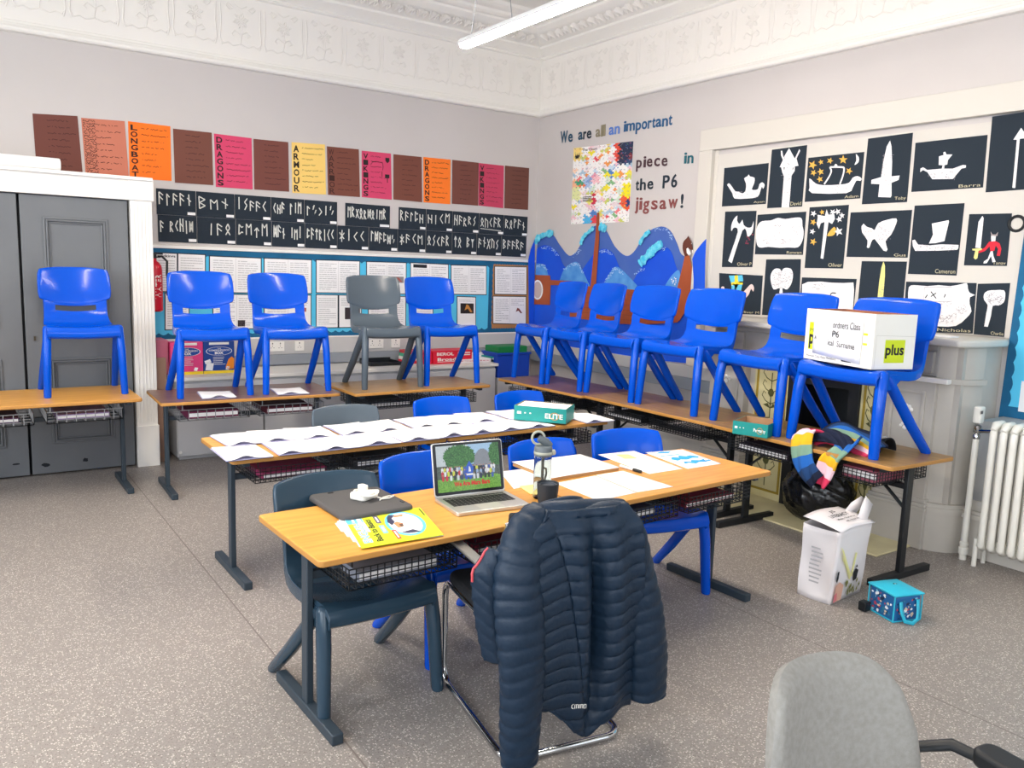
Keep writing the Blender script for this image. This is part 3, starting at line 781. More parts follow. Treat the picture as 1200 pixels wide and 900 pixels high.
mb.tube([(ex+.02, ey-.02, ez0+h+.035), (ex+.05, ey-.03, ez0+h+.038), (ex+.085, ey-.04, ez0+h+.0), (x1-.018, ey-.05, ez0+h-.1), (x1-.01, ey-.05, ez0+h-.15)], .009, 8)
mb.tube([(x1-.01, ey-.05, ez0+h-.13), (x1-.006, ey-.05, ez0+h-.2), (x1, ey-.05, ez0+.13)], [.013, .016, .027], 10); mb.build('hose', t, 40)
mb = MB(M_white); text_on(mb, 'WATER', lambda a, b: Vector((ex+.056*math.sin(.75-b*.9), ey-.056*math.cos(.75-b*.9)-.0008, ez0+.10+a*.19)), .02, (1, 1), 0, NB); mb.build('lettering', t, 0)
mb = MB(M_black); mb.bb(ex-.02, ex+.02, ey+.05, YW, ez0+.2, ez0+.26); mb.build('wall_bracket', t, 0)
# ================================================================== right wall
c3 = lambda x, y: (600+x*.21667, 100+y*.21667)
cm = lambda x, y: (600+x*.23333, 250+y*.23333)
c4 = lambda x, y: (820+x/6, 120+y/6); c5 = lambda x, y: (1000+x/6, 120+y/6)
c6 = lambda x, y: (820+x/6, 250+y/6); c7 = lambda x, y: (1000+x/6, 250+y/6)
def onR(c, pts, off):
    P = [PX(*c(x, y), XW-off) for x, y in pts]
    for p in P: p.y = min(p.y, YW-.045)          # the corner of the room
    return P

# ---- cut-out lettering
def word(w, p0, p1, hpx, hx, cap=1.0, gap=.12, vary=None):
    """each letter is its own paper cut-out; p0,p1 baseline ends in crop 3, hpx letter height"""
    A = PX(*c3(*p0), XW-.004); B = PX(*c3(*p1), XW-.004); T = PX(*c3(p0[0], p0[1]-hpx), XW-.004); hz = T.z-A.z
    n = len(w); wid = {'i': .42, 'l': .40, '!': .35, 'j': .5, 't': .55, 'r': .62, 'm': 1.45, 'w': 1.25, 'W': 1.5, 'P': 1.05}
    ws = [wid.get(c, .9) for c in w]; tot = sum(ws); x = 0; d = B-A; R = random.Random(w)
    for k, ch in enumerate(w):
        a = x/tot; b = (x+ws[k]*(1-gap))/tot; x += ws[k]
        vs, _ = glyphs(ch, .016); y0 = min(v.y for v in vs); y1 = max(v.y for v in vs)
        m = MB(mat('letter card '+(vary or {}).get(k, hx), (vary or {}).get(k, hx), .7)); dz = R.uniform(-.003, .003)
        text_on(m, ch, lambda u, v: A+d*(a+(b-a)*u)+Vector((-.003, 0, hz*(y0+(y1-y0)*v)/.70+dz)), .016, (1, 1), .003, NR)
        names = ['first', 'second', 'third', 'fourth', 'fifth', 'sixth', 'seventh', 'eighth', 'ninth']
        sign = 'exclamation mark' if ch == '!' else ('figure 6' if ch == '6' else ('capital letter ' if ch.isupper() else 'letter ')+ch)
        o = m.build('cut_out_letter', None, 0)
        tag(o, '%s cut-out %s, %s character of the word %s on the wall' % (COLN[(vary or {}).get(k, hx)], sign, names[k], w.strip('!')), 'letter', 'cut-out wall letters')
COLN = {'#1f4a63': 'dark teal', '#8a8168': 'olive', '#5a7fc8': 'pale blue', '#245a86': 'mid blue', '#4b3038': 'dark plum', '#23303c': 'near black', '#8a4a48': 'brick red', '#17606e': 'sea green'}
word('We', (262, 312), (330, 303), 62, '#1f4a63')
word('are', (358, 296), (432, 284), 60, '#1f4a63', vary={1: '#23303c', 2: '#23303c'})
word('all', (452, 279), (506, 271), 60, '#8a8168')
word('an', (524, 268), (586, 258), 60, '#5a7fc8')
word('important', (604, 252), (868, 214), 60, '#245a86')
word('piece', (672, 445), (850, 432), 62, '#4b3038', gap=.25)
word('in', (930, 422), (988, 417), 62, '#17606e', gap=.2)
word('the', (668, 568), (772, 558), 62, '#23303c', gap=.22)
word('P6', (814, 558), (900, 550), 68, '#23303c', gap=.2)
word('jigsaw!', (664, 672), (930, 662), 68, '#8a4a48', gap=.25, vary={6: '#23303c'})

# ---- jigsaw poster
q = QR(c3(320, 752), c3(632, 738), c3(658, 302), c3(335, 340), .003)
t = thing('jigsaw_poster', 'big white poster of many coloured drawn jigsaw pieces on the right wall', 'poster', q.p[0])
q.slab(MB(M_paper), .002).build('sheet', t, 0)
mb = MB(attr_mat('drawn jigsaw pieces')); mb.cols = []; R = random.Random(5); NX, NY = 14, 19
pal = ['#f4f1ee']*20+['#efe3e4', '#e8d8da', '#f0c7cf', '#c9dbe8', '#a9c9dc', '#e9e06a', '#cfd36a', '#e24b56', '#f07d7d', '#f2e22c', '#f29a4a', '#7fb77c', '#4d83c4', '#d6e4d0', '#f7d5b8']
def cellcol(i, j):
    if i >= NX-3 and j >= NY-3: return R.choice(['#1c2c4c', '#243455', '#182a40'])
    if i >= NX-3 and j >= NY-5: return R.choice(['#24436a', '#7a3036', '#3aa6d8', '#1c2c4c'])
    if i == NX-4 and j >= NY-4: return R.choice(['#f2d72c', '#e2462e'])
    if i >= NX-2 and 6 <= j <= 8: return '#f2e320'
    if i >= NX-2 and 3 <= j <= 5: return R.choice(['#ec5a34', '#26407a', '#f0e24a'])
    if 3 <= i <= 4 and j <= 1: return '#4cb4e4'
    if 5 <= i <= 6 and j <= 1: return '#e8484c'
    if i <= 1 and j >= NY-3: return '#efd27a'
    if i == 5 and 4 <= j <= 7: return '#cf2440'
    if i <= 1 and 6 <= j <= 8: return R.choice(['#dfe4a4', '#c8d88c'])
    if i <= 2 and 9 <= j <= 10: return R.choice(['#ee7a4a', '#f3b48a', '#3fa27a'])
    if 3 <= i <= 4 and 9 <= j <= 11: return R.choice(['#7f9ccf', '#a8bfe0'])
    if 5 <= i <= 6 and 10 <= j <= 11: return R.choice(['#ee9aa8', '#f6c6cc'])
    return R.choice(pal)
cc = [[lin(cellcol(i, j)) for j in range(NY)] for i in range(NX)]
for i in range(NX):
    for j in range(NY):
        mb.col = cc[i][j]; q.rect(mb, i/NX, j/NY, (i+1)/NX, (j+1)/NY, .0023)
lay = 0
for i in range(NX):
    for j in range(NY):
        for dx, dy in ((1, 0), (0, 1)):
            if i+dx >= NX or j+dy >= NY: continue
            s = R.choice((0, 1)); mb.col = cc[i][j] if s else cc[i+dx][j+dy]
            cu = (i+.5+dx*.5+(dx*.17 if s else -dx*.17))/NX; cv = (j+.5+dy*.5+(dy*.17 if s else -dy*.17))/NY
            q.shape(mb, [(cu+.27/NX*math.cos(k*PI/4), cv+.27/NY*math.sin(k*PI/4)) for k in range(8)], .0026)
for i in range(NX):
    for j in range(NY):
        for k in range(R.choice((1, 2, 2, 3))):
            mb.col = lin(R.choice(['#3a3a48', '#8a8f9c', '#c2445a', '#4a78b8', '#6aa06a', '#9a9aa4', '#d86a8a', '#c8c8d0', '#b8a0a8']))
            u = (i+R.uniform(.15, .6))/NX; v = (j+R.uniform(.2, .8))/NY
            q.scrawl(mb, u, v, u+R.uniform(.2, .5)/NX, .012, .003, .0030, i*31+j*7+k)
mb.build('drawn_pieces', t, 0)
mb = MB(M_inkd); q.text(mb, 'The Court', .16, .945, .42, .975, .0034, .02); q.rect(mb, .04, .86, .10, .90, .0034)
for k in range(3): q.shape(mb, [(.03+k*.03, .88), (.045+k*.03, .93), (.06+k*.03, .88)], .0034)
for k in range(4): q.rect(mb, .20, .29+k*.018, .36, .30+k*.018, .0034)
mb.build('drawn_marks', t, 0)

# ---- paper sea mural with layered waves
M_w1 = mat('dusky blue paper', '#3d5fae', .75, vary='#4a68b0', vscale=3); M_w2 = mat('bright blue paper', '#0a4cd0', .7, vary='#0c55da', vscale=3)
M_w3 = mat('sky blue painted paper', '#4186d2', .75, vary='#5fa0dc', vscale=9); M_tis = mat('turquoise tissue', '#36b7dd', .8, vary='#7fdcee', vscale=30)
zb0 = PX(830, 445, XW).z+.03
t = thing('wave_mural', 'layered blue paper waves with turquoise tissue crests across the right-hand wall', 'wall display', PX(720, 420, XW))
def smooth_pts(p, n=4):
    o = []; L = len(p)
    for i in range(L-1):
        a, b, c, d = [Vector((*p[min(max(k, 0), L-1)], 0)) for k in (i-1, i, i+1, i+2)]
        for k in range(n):
            s = k/n; o.append(tuple((.5*((2*b)+(c-a)*s+(2*a-5*b+4*c-d)*s*s+(3*b-a-3*c+d)*s**3))[:2]))
    o.append(p[-1]); return o
back = smooth_pts([(115, 185), (125, 140), (165, 105), (205, 108), (240, 160), (285, 212), (320, 195), (345, 155), (385, 92), (425, 60), (470, 82), (515, 165), (570, 213), (610, 195), (650, 135), (690, 88), (750, 66), (795, 88), (828, 150), (850, 205), (890, 222)])
MB(M_w1).flat(onR(cm, back+[(910, 480), (905, 700), (150, 640), (92, 560), (92, 230)], .006), NR, .002).build('back_wave', t, 0)
f1 = smooth_pts([(92, 250), (105, 200), (150, 162), (195, 168), (235, 205), (262, 265), (330, 300), (380, 245), (420, 195), (468, 178), (510, 205), (545, 280), (600, 340), (630, 300), (660, 250), (710, 195), (765, 168), (800, 195), (825, 270), (860, 340)])
MB(M_w2).flat(onR(cm, f1+[(900, 500), (950, 760), (700, 735), (480, 700), (220, 665), (92, 600)], .010), NR, .002).build('front_wave', t, 0)
for P in ([(92, 320), (105, 270), (130, 252), (165, 262), (180, 305), (182, 330)], [(240, 335), (262, 280), (300, 250), (330, 247), (360, 300), (392, 370)], [(455, 368), (490, 300), (520, 268), (560, 290), (628, 362)], [(770, 360), (800, 315), (835, 285), (850, 320), (880, 365)], [(910, 365), (905, 330), (915, 320), (940, 370)]):
    s = smooth_pts(P); MB(M_w3).flat(onR(cm, s+[(P[-1][0], 420), (P[0][0], 420)], .013), NR, .0015).build('small_wave', t, 0)
P = smooth_pts([(905, 230), (920, 195), (950, 155), (975, 128)])
MB(M_w2).flat(onR(cm, P+[(970, 240), (968, 372), (955, 560), (905, 560), (912, 330)], .054), NR, .002).build('end_wave', t, 0)
# strip that turns the corner onto the back wall
MB(M_w2).flat([PY(*p, YW-.038) for p in ((619, 305), (622, 292), (627, 280), (626, 384), (620, 384))], NB, .001).build('corner_wave', t, 0)
R = random.Random(8)
for path, w in (([(118, 150), (135, 122), (165, 108), (205, 98)], 22), ([(345, 158), (360, 120), (385, 95), (412, 72)], 14), ([(445, 66), (470, 78)], 24), ([(642, 155), (660, 120), (692, 90)], 14), ([(645, 252), (690, 205), (720, 175), (752, 152)], 26)):
    pts = [cm(*p) for p in smooth_pts(path, 5)]; mb = MB(M_tis)
    rings = []
    for i, p in enumerate(pts):
        c = PX(*p, XW-.022); a = pts[max(i-1, 0)]; b = pts[min(i+1, len(pts)-1)]; d = (PX(*b, XW-.022)-PX(*a, XW-.022)).normalized(); e = d.cross(NR)
        ww = w*.0009*(1+.35*R.uniform(-1, 1)); rings.append([c+e*ww*math.cos(k*PI/4)*1.6+NR*(ww*.6*math.sin(k*PI/4)+R.uniform(0, .008)) for k in range(8)])
    mb.loft(rings); mb.build('tissue_crest', t, 25)
mb = MB(mat('white sponge paint', '#a9c8ea', .9))
for path in ([(120, 265), (150, 255), (172, 275)], [(262, 278), (300, 255), (335, 252), (355, 290)], [(470, 345), (495, 300), (520, 275), (550, 295)], [(150, 168), (195, 172), (230, 205)], [(445, 190), (470, 182), (500, 200)], [(715, 78), (755, 72), (790, 92), (800, 120)], [(310, 210), (345, 175)], [(740, 180), (770, 172)], [(620, 300), (660, 270)]):
    s = smooth_pts(path, 6)
    for k in range(len(s)*3):
        x, y = R.choice(s); x += R.uniform(-7, 7); y += R.uniform(-3, 12); r = R.uniform(1.2, 3.0)
        mb.flat(onR(cm, [(x+r*math.cos(a), y+r*math.sin(a)) for a in (0, 1.3, 2.5, 3.8, 5.1)], .0148), NR)
mb.build('foam_dabs', t, 0)

# ---- brown paper longship in front of the waves
M_sh = mat('brown ship card', '#a5512b', .75, vary='#9a4726', vscale=5); M_sh2 = mat('dark brown card', '#5f2f22', .75)
t = thing('paper_longship', 'brown card longship with mast and dragon prow stuck over the paper waves', 'wall display', PX(720, 380, XW))
MB(M_sh).flat(onR(cm, [(292, 368), (400, 366), (500, 376), (612, 384), (700, 395), (800, 400), (845, 380), (868, 330), (885, 285), (905, 320), (915, 372), (880, 470), (830, 548), (640, 560), (500, 552), (290, 522)], .018), NR, .003).build('hull', t, 0)
mb = MB(M_sh); mb.flat(onR(cm, [(95, 308), (190, 312), (193, 335), (305, 340), (306, 362), (193, 360), (190, 460), (90, 455)], .018), NR, .003); mb.build('stern', t, 0)
MB(M_sh).flat(onR(cm, [(394, 368), (418, 120), (427, -2), (437, -4), (437, 130), (420, 368)], .021), NR, .003).build('mast', t, 0)
MB(M_sh).flat(onR(cm, [(800, 470), (820, 425), (832, 365), (858, 260), (868, 212), (890, 210), (900, 260), (915, 310), (914, 372), (890, 460), (840, 540), (800, 545)], .022), NR, .003).build('prow', t, 0)
s = smooth_pts([(868, 215), (857, 180), (860, 145), (878, 124), (885, 114), (890, 126), (902, 150), (906, 175), (912, 205), (900, 185), (888, 180), (882, 210), (868, 215)])
MB(M_sh2).flat(onR(cm, s[:-1], .025), NR, .003).build('dragon_head', t, 0)
mb = MB(M_paper); mb.flat(onR(cm, [(876, 178), (884, 172), (892, 185), (900, 205), (890, 212), (878, 200)], .0262), NR); mb.flat(onR(cm, [(902, 184), (907, 182), (913, 200), (909, 202)], .0262), NR); mb.flat(onR(cm, [(900, 150), (904, 149), (904, 153), (900, 154)], .0262), NR); mb.build('teeth_and_eye', t, 0)
mb = MB(M_paper); mb.flat(onR(cm, [(128+27*math.cos(a*PI/10), 384+50*math.sin(a*PI/10)) for a in range(20)], .0195), NR, .001); m2 = mb.build('shield', t, 0)
mb = MB(mat('drawn shield face', '#c9b3ac', .9)); mb.flat(onR(cm, [(128+21*math.cos(a*PI/10), 384+42*math.sin(a*PI/10)) for a in range(20)], .0199), NR); mb.build('shield_face', m2, 0)
mb = MB(M_sh2)
for y in (395, 420, 445, 470, 495, 520): mb.ribbon(onR(cm, [(300, y), (450, y+8), (620, y+18)], .0185), .002, NR)
for x in (455, 510, 560): mb.ribbon(onR(cm, [(x, 378), (x+2, 550)], .0186), .003, NR)
mb.build('plank_lines', t, 0)
mb = MB(M_paper)
for k in range(14): x = R.uniform(798, 825); y = R.uniform(322, 360); mb.flat(onR(cm, [(x+3*math.cos(a), y+3*math.sin(a)) for a in (0, 1.3, 2.5, 3.8, 5.1)], .0235), NR)
mb.build('white_dots', t, 0)

# ---- cut-out artworks on black paper
M_cut = mat('white cut-out paper', '#eeedee', .8, vary='#e2e0e2', vscale=60)
M_gold = mat('gold paper', '#e2b04a', .6); M_yel = mat('pale yellow paper', '#e6e08a', .8); M_pen = mat('pencil', '#9a9298', .9)
def star(cx, cy, r, rot=0): return [(cx+(r if k % 2 == 0 else r*.42)*math.sin(rot+k*PI/5), cy-(r if k % 2 == 0 else r*.42)*math.cos(rot+k*PI/5)) for k in range(10)]
def sub(c, pts, t, name, m, off=.0055, th=.0008): MB(m).flat(onR(c, pts, off+th), NR, th).build(name, t, 0)
def doodle(c, box, n, t, seed, m=None):
    R = random.Random(seed); mb = MB(m or M_pen); x0, y0, x1, y1 = box
    for k in range(n):
        x = R.uniform(x0, x1); y = R.uniform(y0, y1); p = [(x, y)]
        for j in range(4): x += R.uniform(-9, 9); y += R.uniform(-7, 7); p.append((x, y))
        mb.ribbon(onR(c, p, .0072), .0018, NR)
    mb.build('pencil_pattern', t, 0)
def art(label, quad, name=None, npos=None):
    q = QR(*quad, off=.0082)
    t = thing('artwork', label, 'artwork', q.p[0], 0, 'black paper artworks'); q.n = NR
    q = QR(*quad, off=.0085); q.slab(MB(M_card), .0015).build('backing', t, 0)
    if name:
        mb = MB(mat('gold pen', '#c9c0a0', .8)); q.text(mb, name, .97-.055*len(name)-.02, .025, .97, .085, .0022); mb.build('name_lettering', t, 0)
    return t
OFF = .0105
_sub = sub
def sub(c, pts, t, name, m, th=.0008): _sub(c, pts, t, name, m, OFF, th)
_dd = doodle
def doodle(c, box, n, t, seed, m=None):
    R = random.Random(seed); mb = MB(m or M_pen); x0, y0, x1, y1 = box
    for k in range(n):
        x = R.uniform(x0, x1); y = R.uniform(y0, y1); p = [(x, y)]
        for j in range(4): x += R.uniform(-9, 9); y += R.uniform(-7, 7); p.append((x, y))
        mb.ribbon(onR(c, p, OFF+.0012), .0018, NR)
    mb.build('pencil_pattern', t, 0)
def stars(c, L, t, m, name='star'):
    for x, y, r in L: sub(c, star(x, y, r, x*.01), t, name, m)
# upper row
t = art('artwork of a small white longship with short sail, top left of the panel', ((846, 242), (897.5, 239), (901, 191), (849, 197)), 'Ayan')
sub(c4, smooth_pts([(192, 580), (205, 568), (225, 590), (250, 625), (275, 628), (300, 640), (322, 620), (325, 570), (312, 535), (335, 520), (345, 507), (352, 520), (385, 530), (382, 570), (365, 612), (395, 615), (412, 605), (420, 575), (440, 562), (456, 580), (445, 608), (437, 590), (425, 625), (405, 665), (330, 676), (245, 676), (230, 640), (205, 600)], 2), t, 'cut_out', M_cut); doodle(c4, (250, 625, 400, 670), 18, t, 1)
t = art('tall artwork of a white horned dragon-head column between two ship pictures', ((899, 244), (940, 242), (946, 170), (904.7, 175.5)), 'David')
sub(c4, [(575, 738), (592, 520), (580, 490), (572, 455), (588, 456), (562, 455), (585, 405), (572, 375), (570, 340), (580, 340), (588, 390), (628, 322), (668, 395), (700, 328), (706, 340), (680, 395), (694, 445), (668, 450), (668, 480), (645, 515), (628, 738)], t, 'cut_out', M_cut); doodle(c4, (600, 380, 640, 720), 30, t, 2)
sub(c4, [(588, 458), (600, 456), (598, 478), (586, 470)], t, 'eye', M_card); sub(c4, [(655, 452), (664, 450), (660, 470), (650, 474)], t, 'eye', M_card)
t = art('artwork of a white longship under gold stars and a crescent moon', ((943, 236.7), (1008, 232.5), (1013, 178), (947.5, 185)), 'Adam')
sub(c4, smooth_pts([(770, 535), (782, 540), (815, 570), (870, 582), (985, 578), (1050, 565), (1075, 530), (1110, 518), (1138, 535), (1128, 552), (1100, 550), (1075, 600), (1030, 638), (790, 638), (772, 600)], 2), t, 'cut_out', M_cut)
mb = MB(M_cut)
for p in ([(875, 575), (905, 530), (925, 485), (915, 455)], [(915, 455), (1000, 455), (1015, 470), (1005, 520), (985, 575)], [(950, 450), (955, 438), (965, 448)]): mb.ribbon(onR(c4, smooth_pts(p, 3), OFF+.001), .012, NR)
mb.build('sail_outline', t, 0)
stars(c4, [(793, 440, 32), (852, 420, 20), (916, 410, 24), (1008, 403, 32), (1050, 482, 26), (850, 488, 26), (800, 495, 24), (845, 540, 24)], t, M_gold)
sub(c4, smooth_pts([(1098, 362), (1118, 385), (1116, 420), (1088, 440), (1100, 410), (1100, 385)], 2), t, 'moon', M_cut); doodle(c4, (790, 590, 1040, 630), 20, t, 3)
t = art('artwork of one upright broad white sword in the top row', ((1010, 239.5), (1063, 236.7), (1070, 155.5), (1017.5, 162.5)), 'Toby')
sub(c5, [(258, 268), (268, 310), (272, 420), (268, 520), (325, 514), (318, 545), (268, 565), (268, 655), (262, 668), (175, 665), (184, 575), (125, 572), (128, 545), (195, 525), (210, 420), (235, 310)], t, 'cut_out', M_cut); doodle(c5, (200, 350, 262, 650), 26, t, 4)
t = art('wide artwork of a white ship with small flag-like sail, top row right', ((1068, 225), (1152, 219.7), (1157.5, 158), (1073, 167.5)), 'Barra')
sub(c5, [(470, 490), (472, 465), (490, 456), (520, 475), (622, 466), (628, 442), (600, 440), (602, 380), (635, 370), (632, 352), (645, 346), (655, 366), (697, 366), (665, 405), (660, 436), (640, 442), (638, 466), (700, 466), (770, 440), (792, 442), (790, 460), (760, 465), (735, 495), (700, 538), (555, 540), (520, 490), (490, 475)], t, 'cut_out', M_cut); doodle(c5, (530, 485, 720, 530), 26, t, 5)
t = art('artwork of a long thin white spear cut off by the right edge', ((1155, 225.5), (1216, 221), (1222, 128), (1163, 136.7)))
sub(c5, [(1118, 600), (1150, 262), (1125, 262), (1180, 178), (1228, 250), (1170, 256), (1138, 602)], t, 'cut_out', M_cut)
# middle row
t = art('artwork of a white axe with two curved blades and red drops', ((846, 313), (881.7, 313), (886.7, 247), (850, 248)), 'Oliver P')
sub(c6, smooth_pts([(200, 335), (225, 260), (268, 130), (255, 100), (235, 105), (222, 125), (222, 85), (240, 40), (265, 15), (262, 50), (280, 75), (300, 45), (308, 80), (335, 100), (365, 95), (378, 55), (376, 110), (360, 150), (335, 165), (328, 125), (300, 120), (225, 350)], 2), t, 'cut_out', M_cut)
mb = MB(mat('red ink', '#8a3048', .8))
for x, y in ((335, 165), (330, 195), (350, 185), (325, 210), (338, 212), (372, 150), (345, 175)): mb.flat(onR(c6, [(x+6*math.cos(a), y+6*math.sin(a)) for a in (0, 1.3, 2.5, 3.8, 5.1)], OFF+.001), NR)
mb.build('drops', t, 0)
t = art('artwork of a white cloud with pencil longship, left of the starry axe', ((884.7, 298), (941, 298.7), (945, 248), (888, 251.7)), 'Rowan')
sub(c6, smooth_pts([(398, 120), (410, 80), (440, 55), (500, 50), (550, 32), (600, 40), (670, 30), (715, 35), (722, 90), (730, 130), (722, 190), (690, 238), (620, 240), (560, 242), (480, 236), (420, 240), (398, 200), (398, 120)], 3)[:-1], t, 'cut_out', M_cut); doodle(c6, (450, 165, 660, 215), 40, t, 6); doodle(c6, (535, 75, 580, 140), 16, t, 7); doodle(c6, (650, 90, 700, 150), 12, t, 8)
t = art('artwork of a white double-headed axe among white and gold stars', ((943, 314), (988, 314.7), (995, 240), (949, 243)), 'Oliver')
sub(c6, [(850, 316), (878, 60), (850, 70), (838, 110), (822, 75), (830, 30), (828, 10), (880, 20), (892, -28), (905, 10), (945, 5), (950, 40), (930, 75), (905, 60), (868, 320)], t, 'cut_out', M_cut)
sub(c6, smooth_pts([(895, 158), (910, 130), (945, 95), (958, 120), (945, 150), (920, 160), (895, 160)], 2)[:-1], t, 'moon', M_gold)
stars(c6, [(800, 2, 24), (935, -8, 24), (970, -12, 24), (980, 42, 24), (1000, 15, 22), (975, 128, 34), (792, 128, 22)], t, M_cut); stars(c6, [(860, -8, 20), (798, 62, 24), (798, 200, 26)], t, M_gold)
t = art('artwork of a white butterfly-shaped axe head, labelled in the corner', ((992, 301), (1063.7, 302), (1069, 246), (997, 249)), 'Gus')
sub(c7, smooth_pts([(72, 72), (95, 95), (130, 105), (150, 118), (175, 70), (240, 45), (302, 36), (300, 75), (265, 150), (225, 195), (240, 255), (212, 262), (150, 180), (125, 205), (112, 240), (95, 238), (100, 190), (62, 135), (58, 90)], 2), t, 'cut_out', M_cut); doodle(c7, (80, 110, 130, 170), 16, t, 9, mat('brown pencil', '#c4a8a0', .9)); doodle(c7, (170, 70, 260, 190), 50, t, 10)
t = art('artwork of a white ship with big tilted square sail and long flat hull', ((1064, 321), (1121, 323), (1130.5, 238), (1072, 241)), 'Cameron')
sub(c7, [(552, 72), (670, 48), (672, 60), (640, 195), (575, 210), (532, 212), (560, 150)], t, 'sail', M_cut); sub(c7, [(415, 190), (432, 185), (455, 220), (540, 225), (620, 218), (740, 222), (738, 245), (730, 256), (600, 262), (435, 264), (418, 230)], t, 'cut_out', M_cut); doodle(c7, (450, 228, 720, 255), 40, t, 11)
t = art('artwork of a small red-coated viking figure beside a tall white sword', ((1129.7, 311), (1180, 311.7), (1186, 250), (1136, 251)), 'Tanav')
sub(c7, [(908, 18), (916, 35), (895, 245), (858, 242), (880, 60)], t, 'sword', M_cut); sub(c7, [(835, 250), (905, 246), (905, 258), (880, 262), (872, 315), (858, 325), (846, 312), (858, 262), (838, 260)], t, 'sword_hilt', M_yel)
sub(c7, [(955, 200), (1000, 196), (1028, 210), (1040, 250), (1030, 300), (1008, 298), (1018, 250), (1000, 225), (992, 262), (965, 268), (958, 232), (925, 265), (880, 280), (882, 268), (925, 240)], t, 'coat', mat('red paper', '#d8283a', .8))
sub(c7, [(968, 158), (1002, 158), (998, 196), (970, 198)], t, 'face', M_cut); sub(c7, [(965, 128), (978, 148), (1002, 148), (1018, 130), (1012, 160), (970, 160)], t, 'helmet', mat('grey paper', '#a89a98', .8))
sub(c7, [(965, 266), (980, 266), (985, 300), (1000, 340), (978, 345), (968, 300), (938, 350), (915, 352), (918, 338), (945, 320)], t, 'legs', M_cut)
# lower row
t = art('artwork of a pink and white ship whose sail is a blue and yellow flag', ((843, 367), (891, 369), (894, 323), (843, 320)), 'Oliver M')
sub(c6, [(205, 438), (300, 435), (305, 470), (290, 545), (225, 552), (222, 500)], t, 'flag', mat('sky blue paper', '#5cc0e0', .8)); sub(c6, [(245, 437), (268, 436), (270, 480), (303, 478), (302, 500), (268, 503), (262, 548), (245, 550), (245, 505), (222, 506), (222, 486), (245, 482)], t, 'flag_cross', mat('yellow paper', '#f2dc3a', .8))
sub(c6, smooth_pts([(150, 520), (170, 515), (190, 575), (260, 590), (310, 550), (350, 505), (370, 500), (382, 525), (375, 550), (360, 530), (345, 570), (310, 605), (260, 628), (190, 630), (160, 590)], 2), t, 'cut_out', mat('pinkish paper', '#e6cfca', .8))
t = art('artwork of a heart-shaped patterned axe on a thin handle', ((893, 369), (936, 371), (938.7, 303.7), (898, 304)))
sub(c6, smooth_pts([(575, 410), (595, 385), (640, 390), (655, 430), (645, 490), (615, 535), (582, 525), (582, 560), (560, 560), (562, 525), (520, 535), (500, 480), (500, 430), (525, 392), (560, 390), (575, 410)], 3)[:-1], t, 'cut_out', M_cut); doodle(c6, (515, 410, 640, 520), 90, t, 12)
t = art('artwork of a white cloud with dark bird mark above the teal-tray chair', ((935, 373), (999, 375), (1004, 327), (940, 325)))
sub(c6, [(720, 500), (760, 482), (850, 480), (930, 488), (1010, 490), (1080, 486), (1085, 540), (1075, 700), (730, 700), (718, 600)], t, 'cut_out', M_cut); doodle(c6, (800, 490, 880, 540), 24, t, 13)
mb = MB(M_inkd); mb.ribbon(onR(c6, smooth_pts([(918, 575), (930, 560), (958, 562)], 3), OFF+.0012), .008, NR); mb.build('pen_mark', t, 0)
t = art('artwork of a narrow pale yellow blade behind the cardboard box', ((1003, 377), (1056, 379), (1063, 306.5), (1010, 306)))
sub(c7, [(212, 338), (222, 370), (222, 440), (205, 640), (165, 640), (182, 480), (198, 380)], t, 'cut_out', M_yel); doodle(c7, (188, 420, 214, 620), 14, t, 14)
t = art('wide artwork of a white cloud with patterned ship, above the mantel shelf', ((1058, 388), (1140, 391), (1144.7, 331.7), (1062, 330)), 'Nicholas')
sub(c7, smooth_pts([(385, 600), (390, 520), (430, 505), (520, 512), (600, 505), (680, 512), (760, 498), (798, 490), (805, 530), (820, 560), (856, 575), (820, 590), (818, 640), (830, 690), (790, 740), (720, 792), (600, 795), (470, 780), (390, 790)], 2), t, 'cut_out', M_cut); doodle(c7, (490, 715, 700, 770), 70, t, 15); doodle(c7, (500, 620, 680, 645), 24, t, 16); doodle(c7, (720, 650, 790, 720), 20, t, 17)
mb = MB(M_pen); mb.ribbon(onR(c7, [(500, 520), (690, 518), (688, 620), (495, 622), (500, 520)], OFF+.0012), .003, NR); mb.ribbon(onR(c7, [(588, 645), (585, 712)], OFF+.0012), .003, NR); mb.build('pencil_outline', t, 0)
mb = MB(M_inkd)
for p in ([(505, 595), (522, 572)], [(545, 550), (582, 598)], [(582, 560), (545, 585)], [(638, 592), (648, 568)]): mb.ribbon(onR(c7, p, OFF+.0013), .006, NR)
mb.build('pen_mark', t, 0)
t = art('artwork of a patterned white club on a thin handle, bottom right', ((1141, 391.7), (1176.7, 395), (1184, 331.7), (1146, 332.5)), 'Charlie')
sub(c7, smooth_pts([(920, 795), (935, 700), (945, 645), (920, 610), (918, 570), (945, 545), (1000, 540), (1060, 542), (1068, 580), (1058, 625), (1020, 648), (980, 650), (968, 720), (945, 798)], 2), t, 'cut_out', M_cut); doodle(c7, (940, 560, 1050, 635), 60, t, 18)
# loose white strip lying along the shelf edge and pull ring at the panel edge
t = MB(M_black); c = PX(1191.5, 262, XW-.01)
t.tube([c+Vector((0, .042*math.cos(a*PI/8), .042*math.sin(a*PI/8))) for a in range(16)], .009, 8, closed=True); o = t.build('pull_ring', None, 40); tag(o, 'black ring hanging at the right edge of the artwork panel', 'ring')

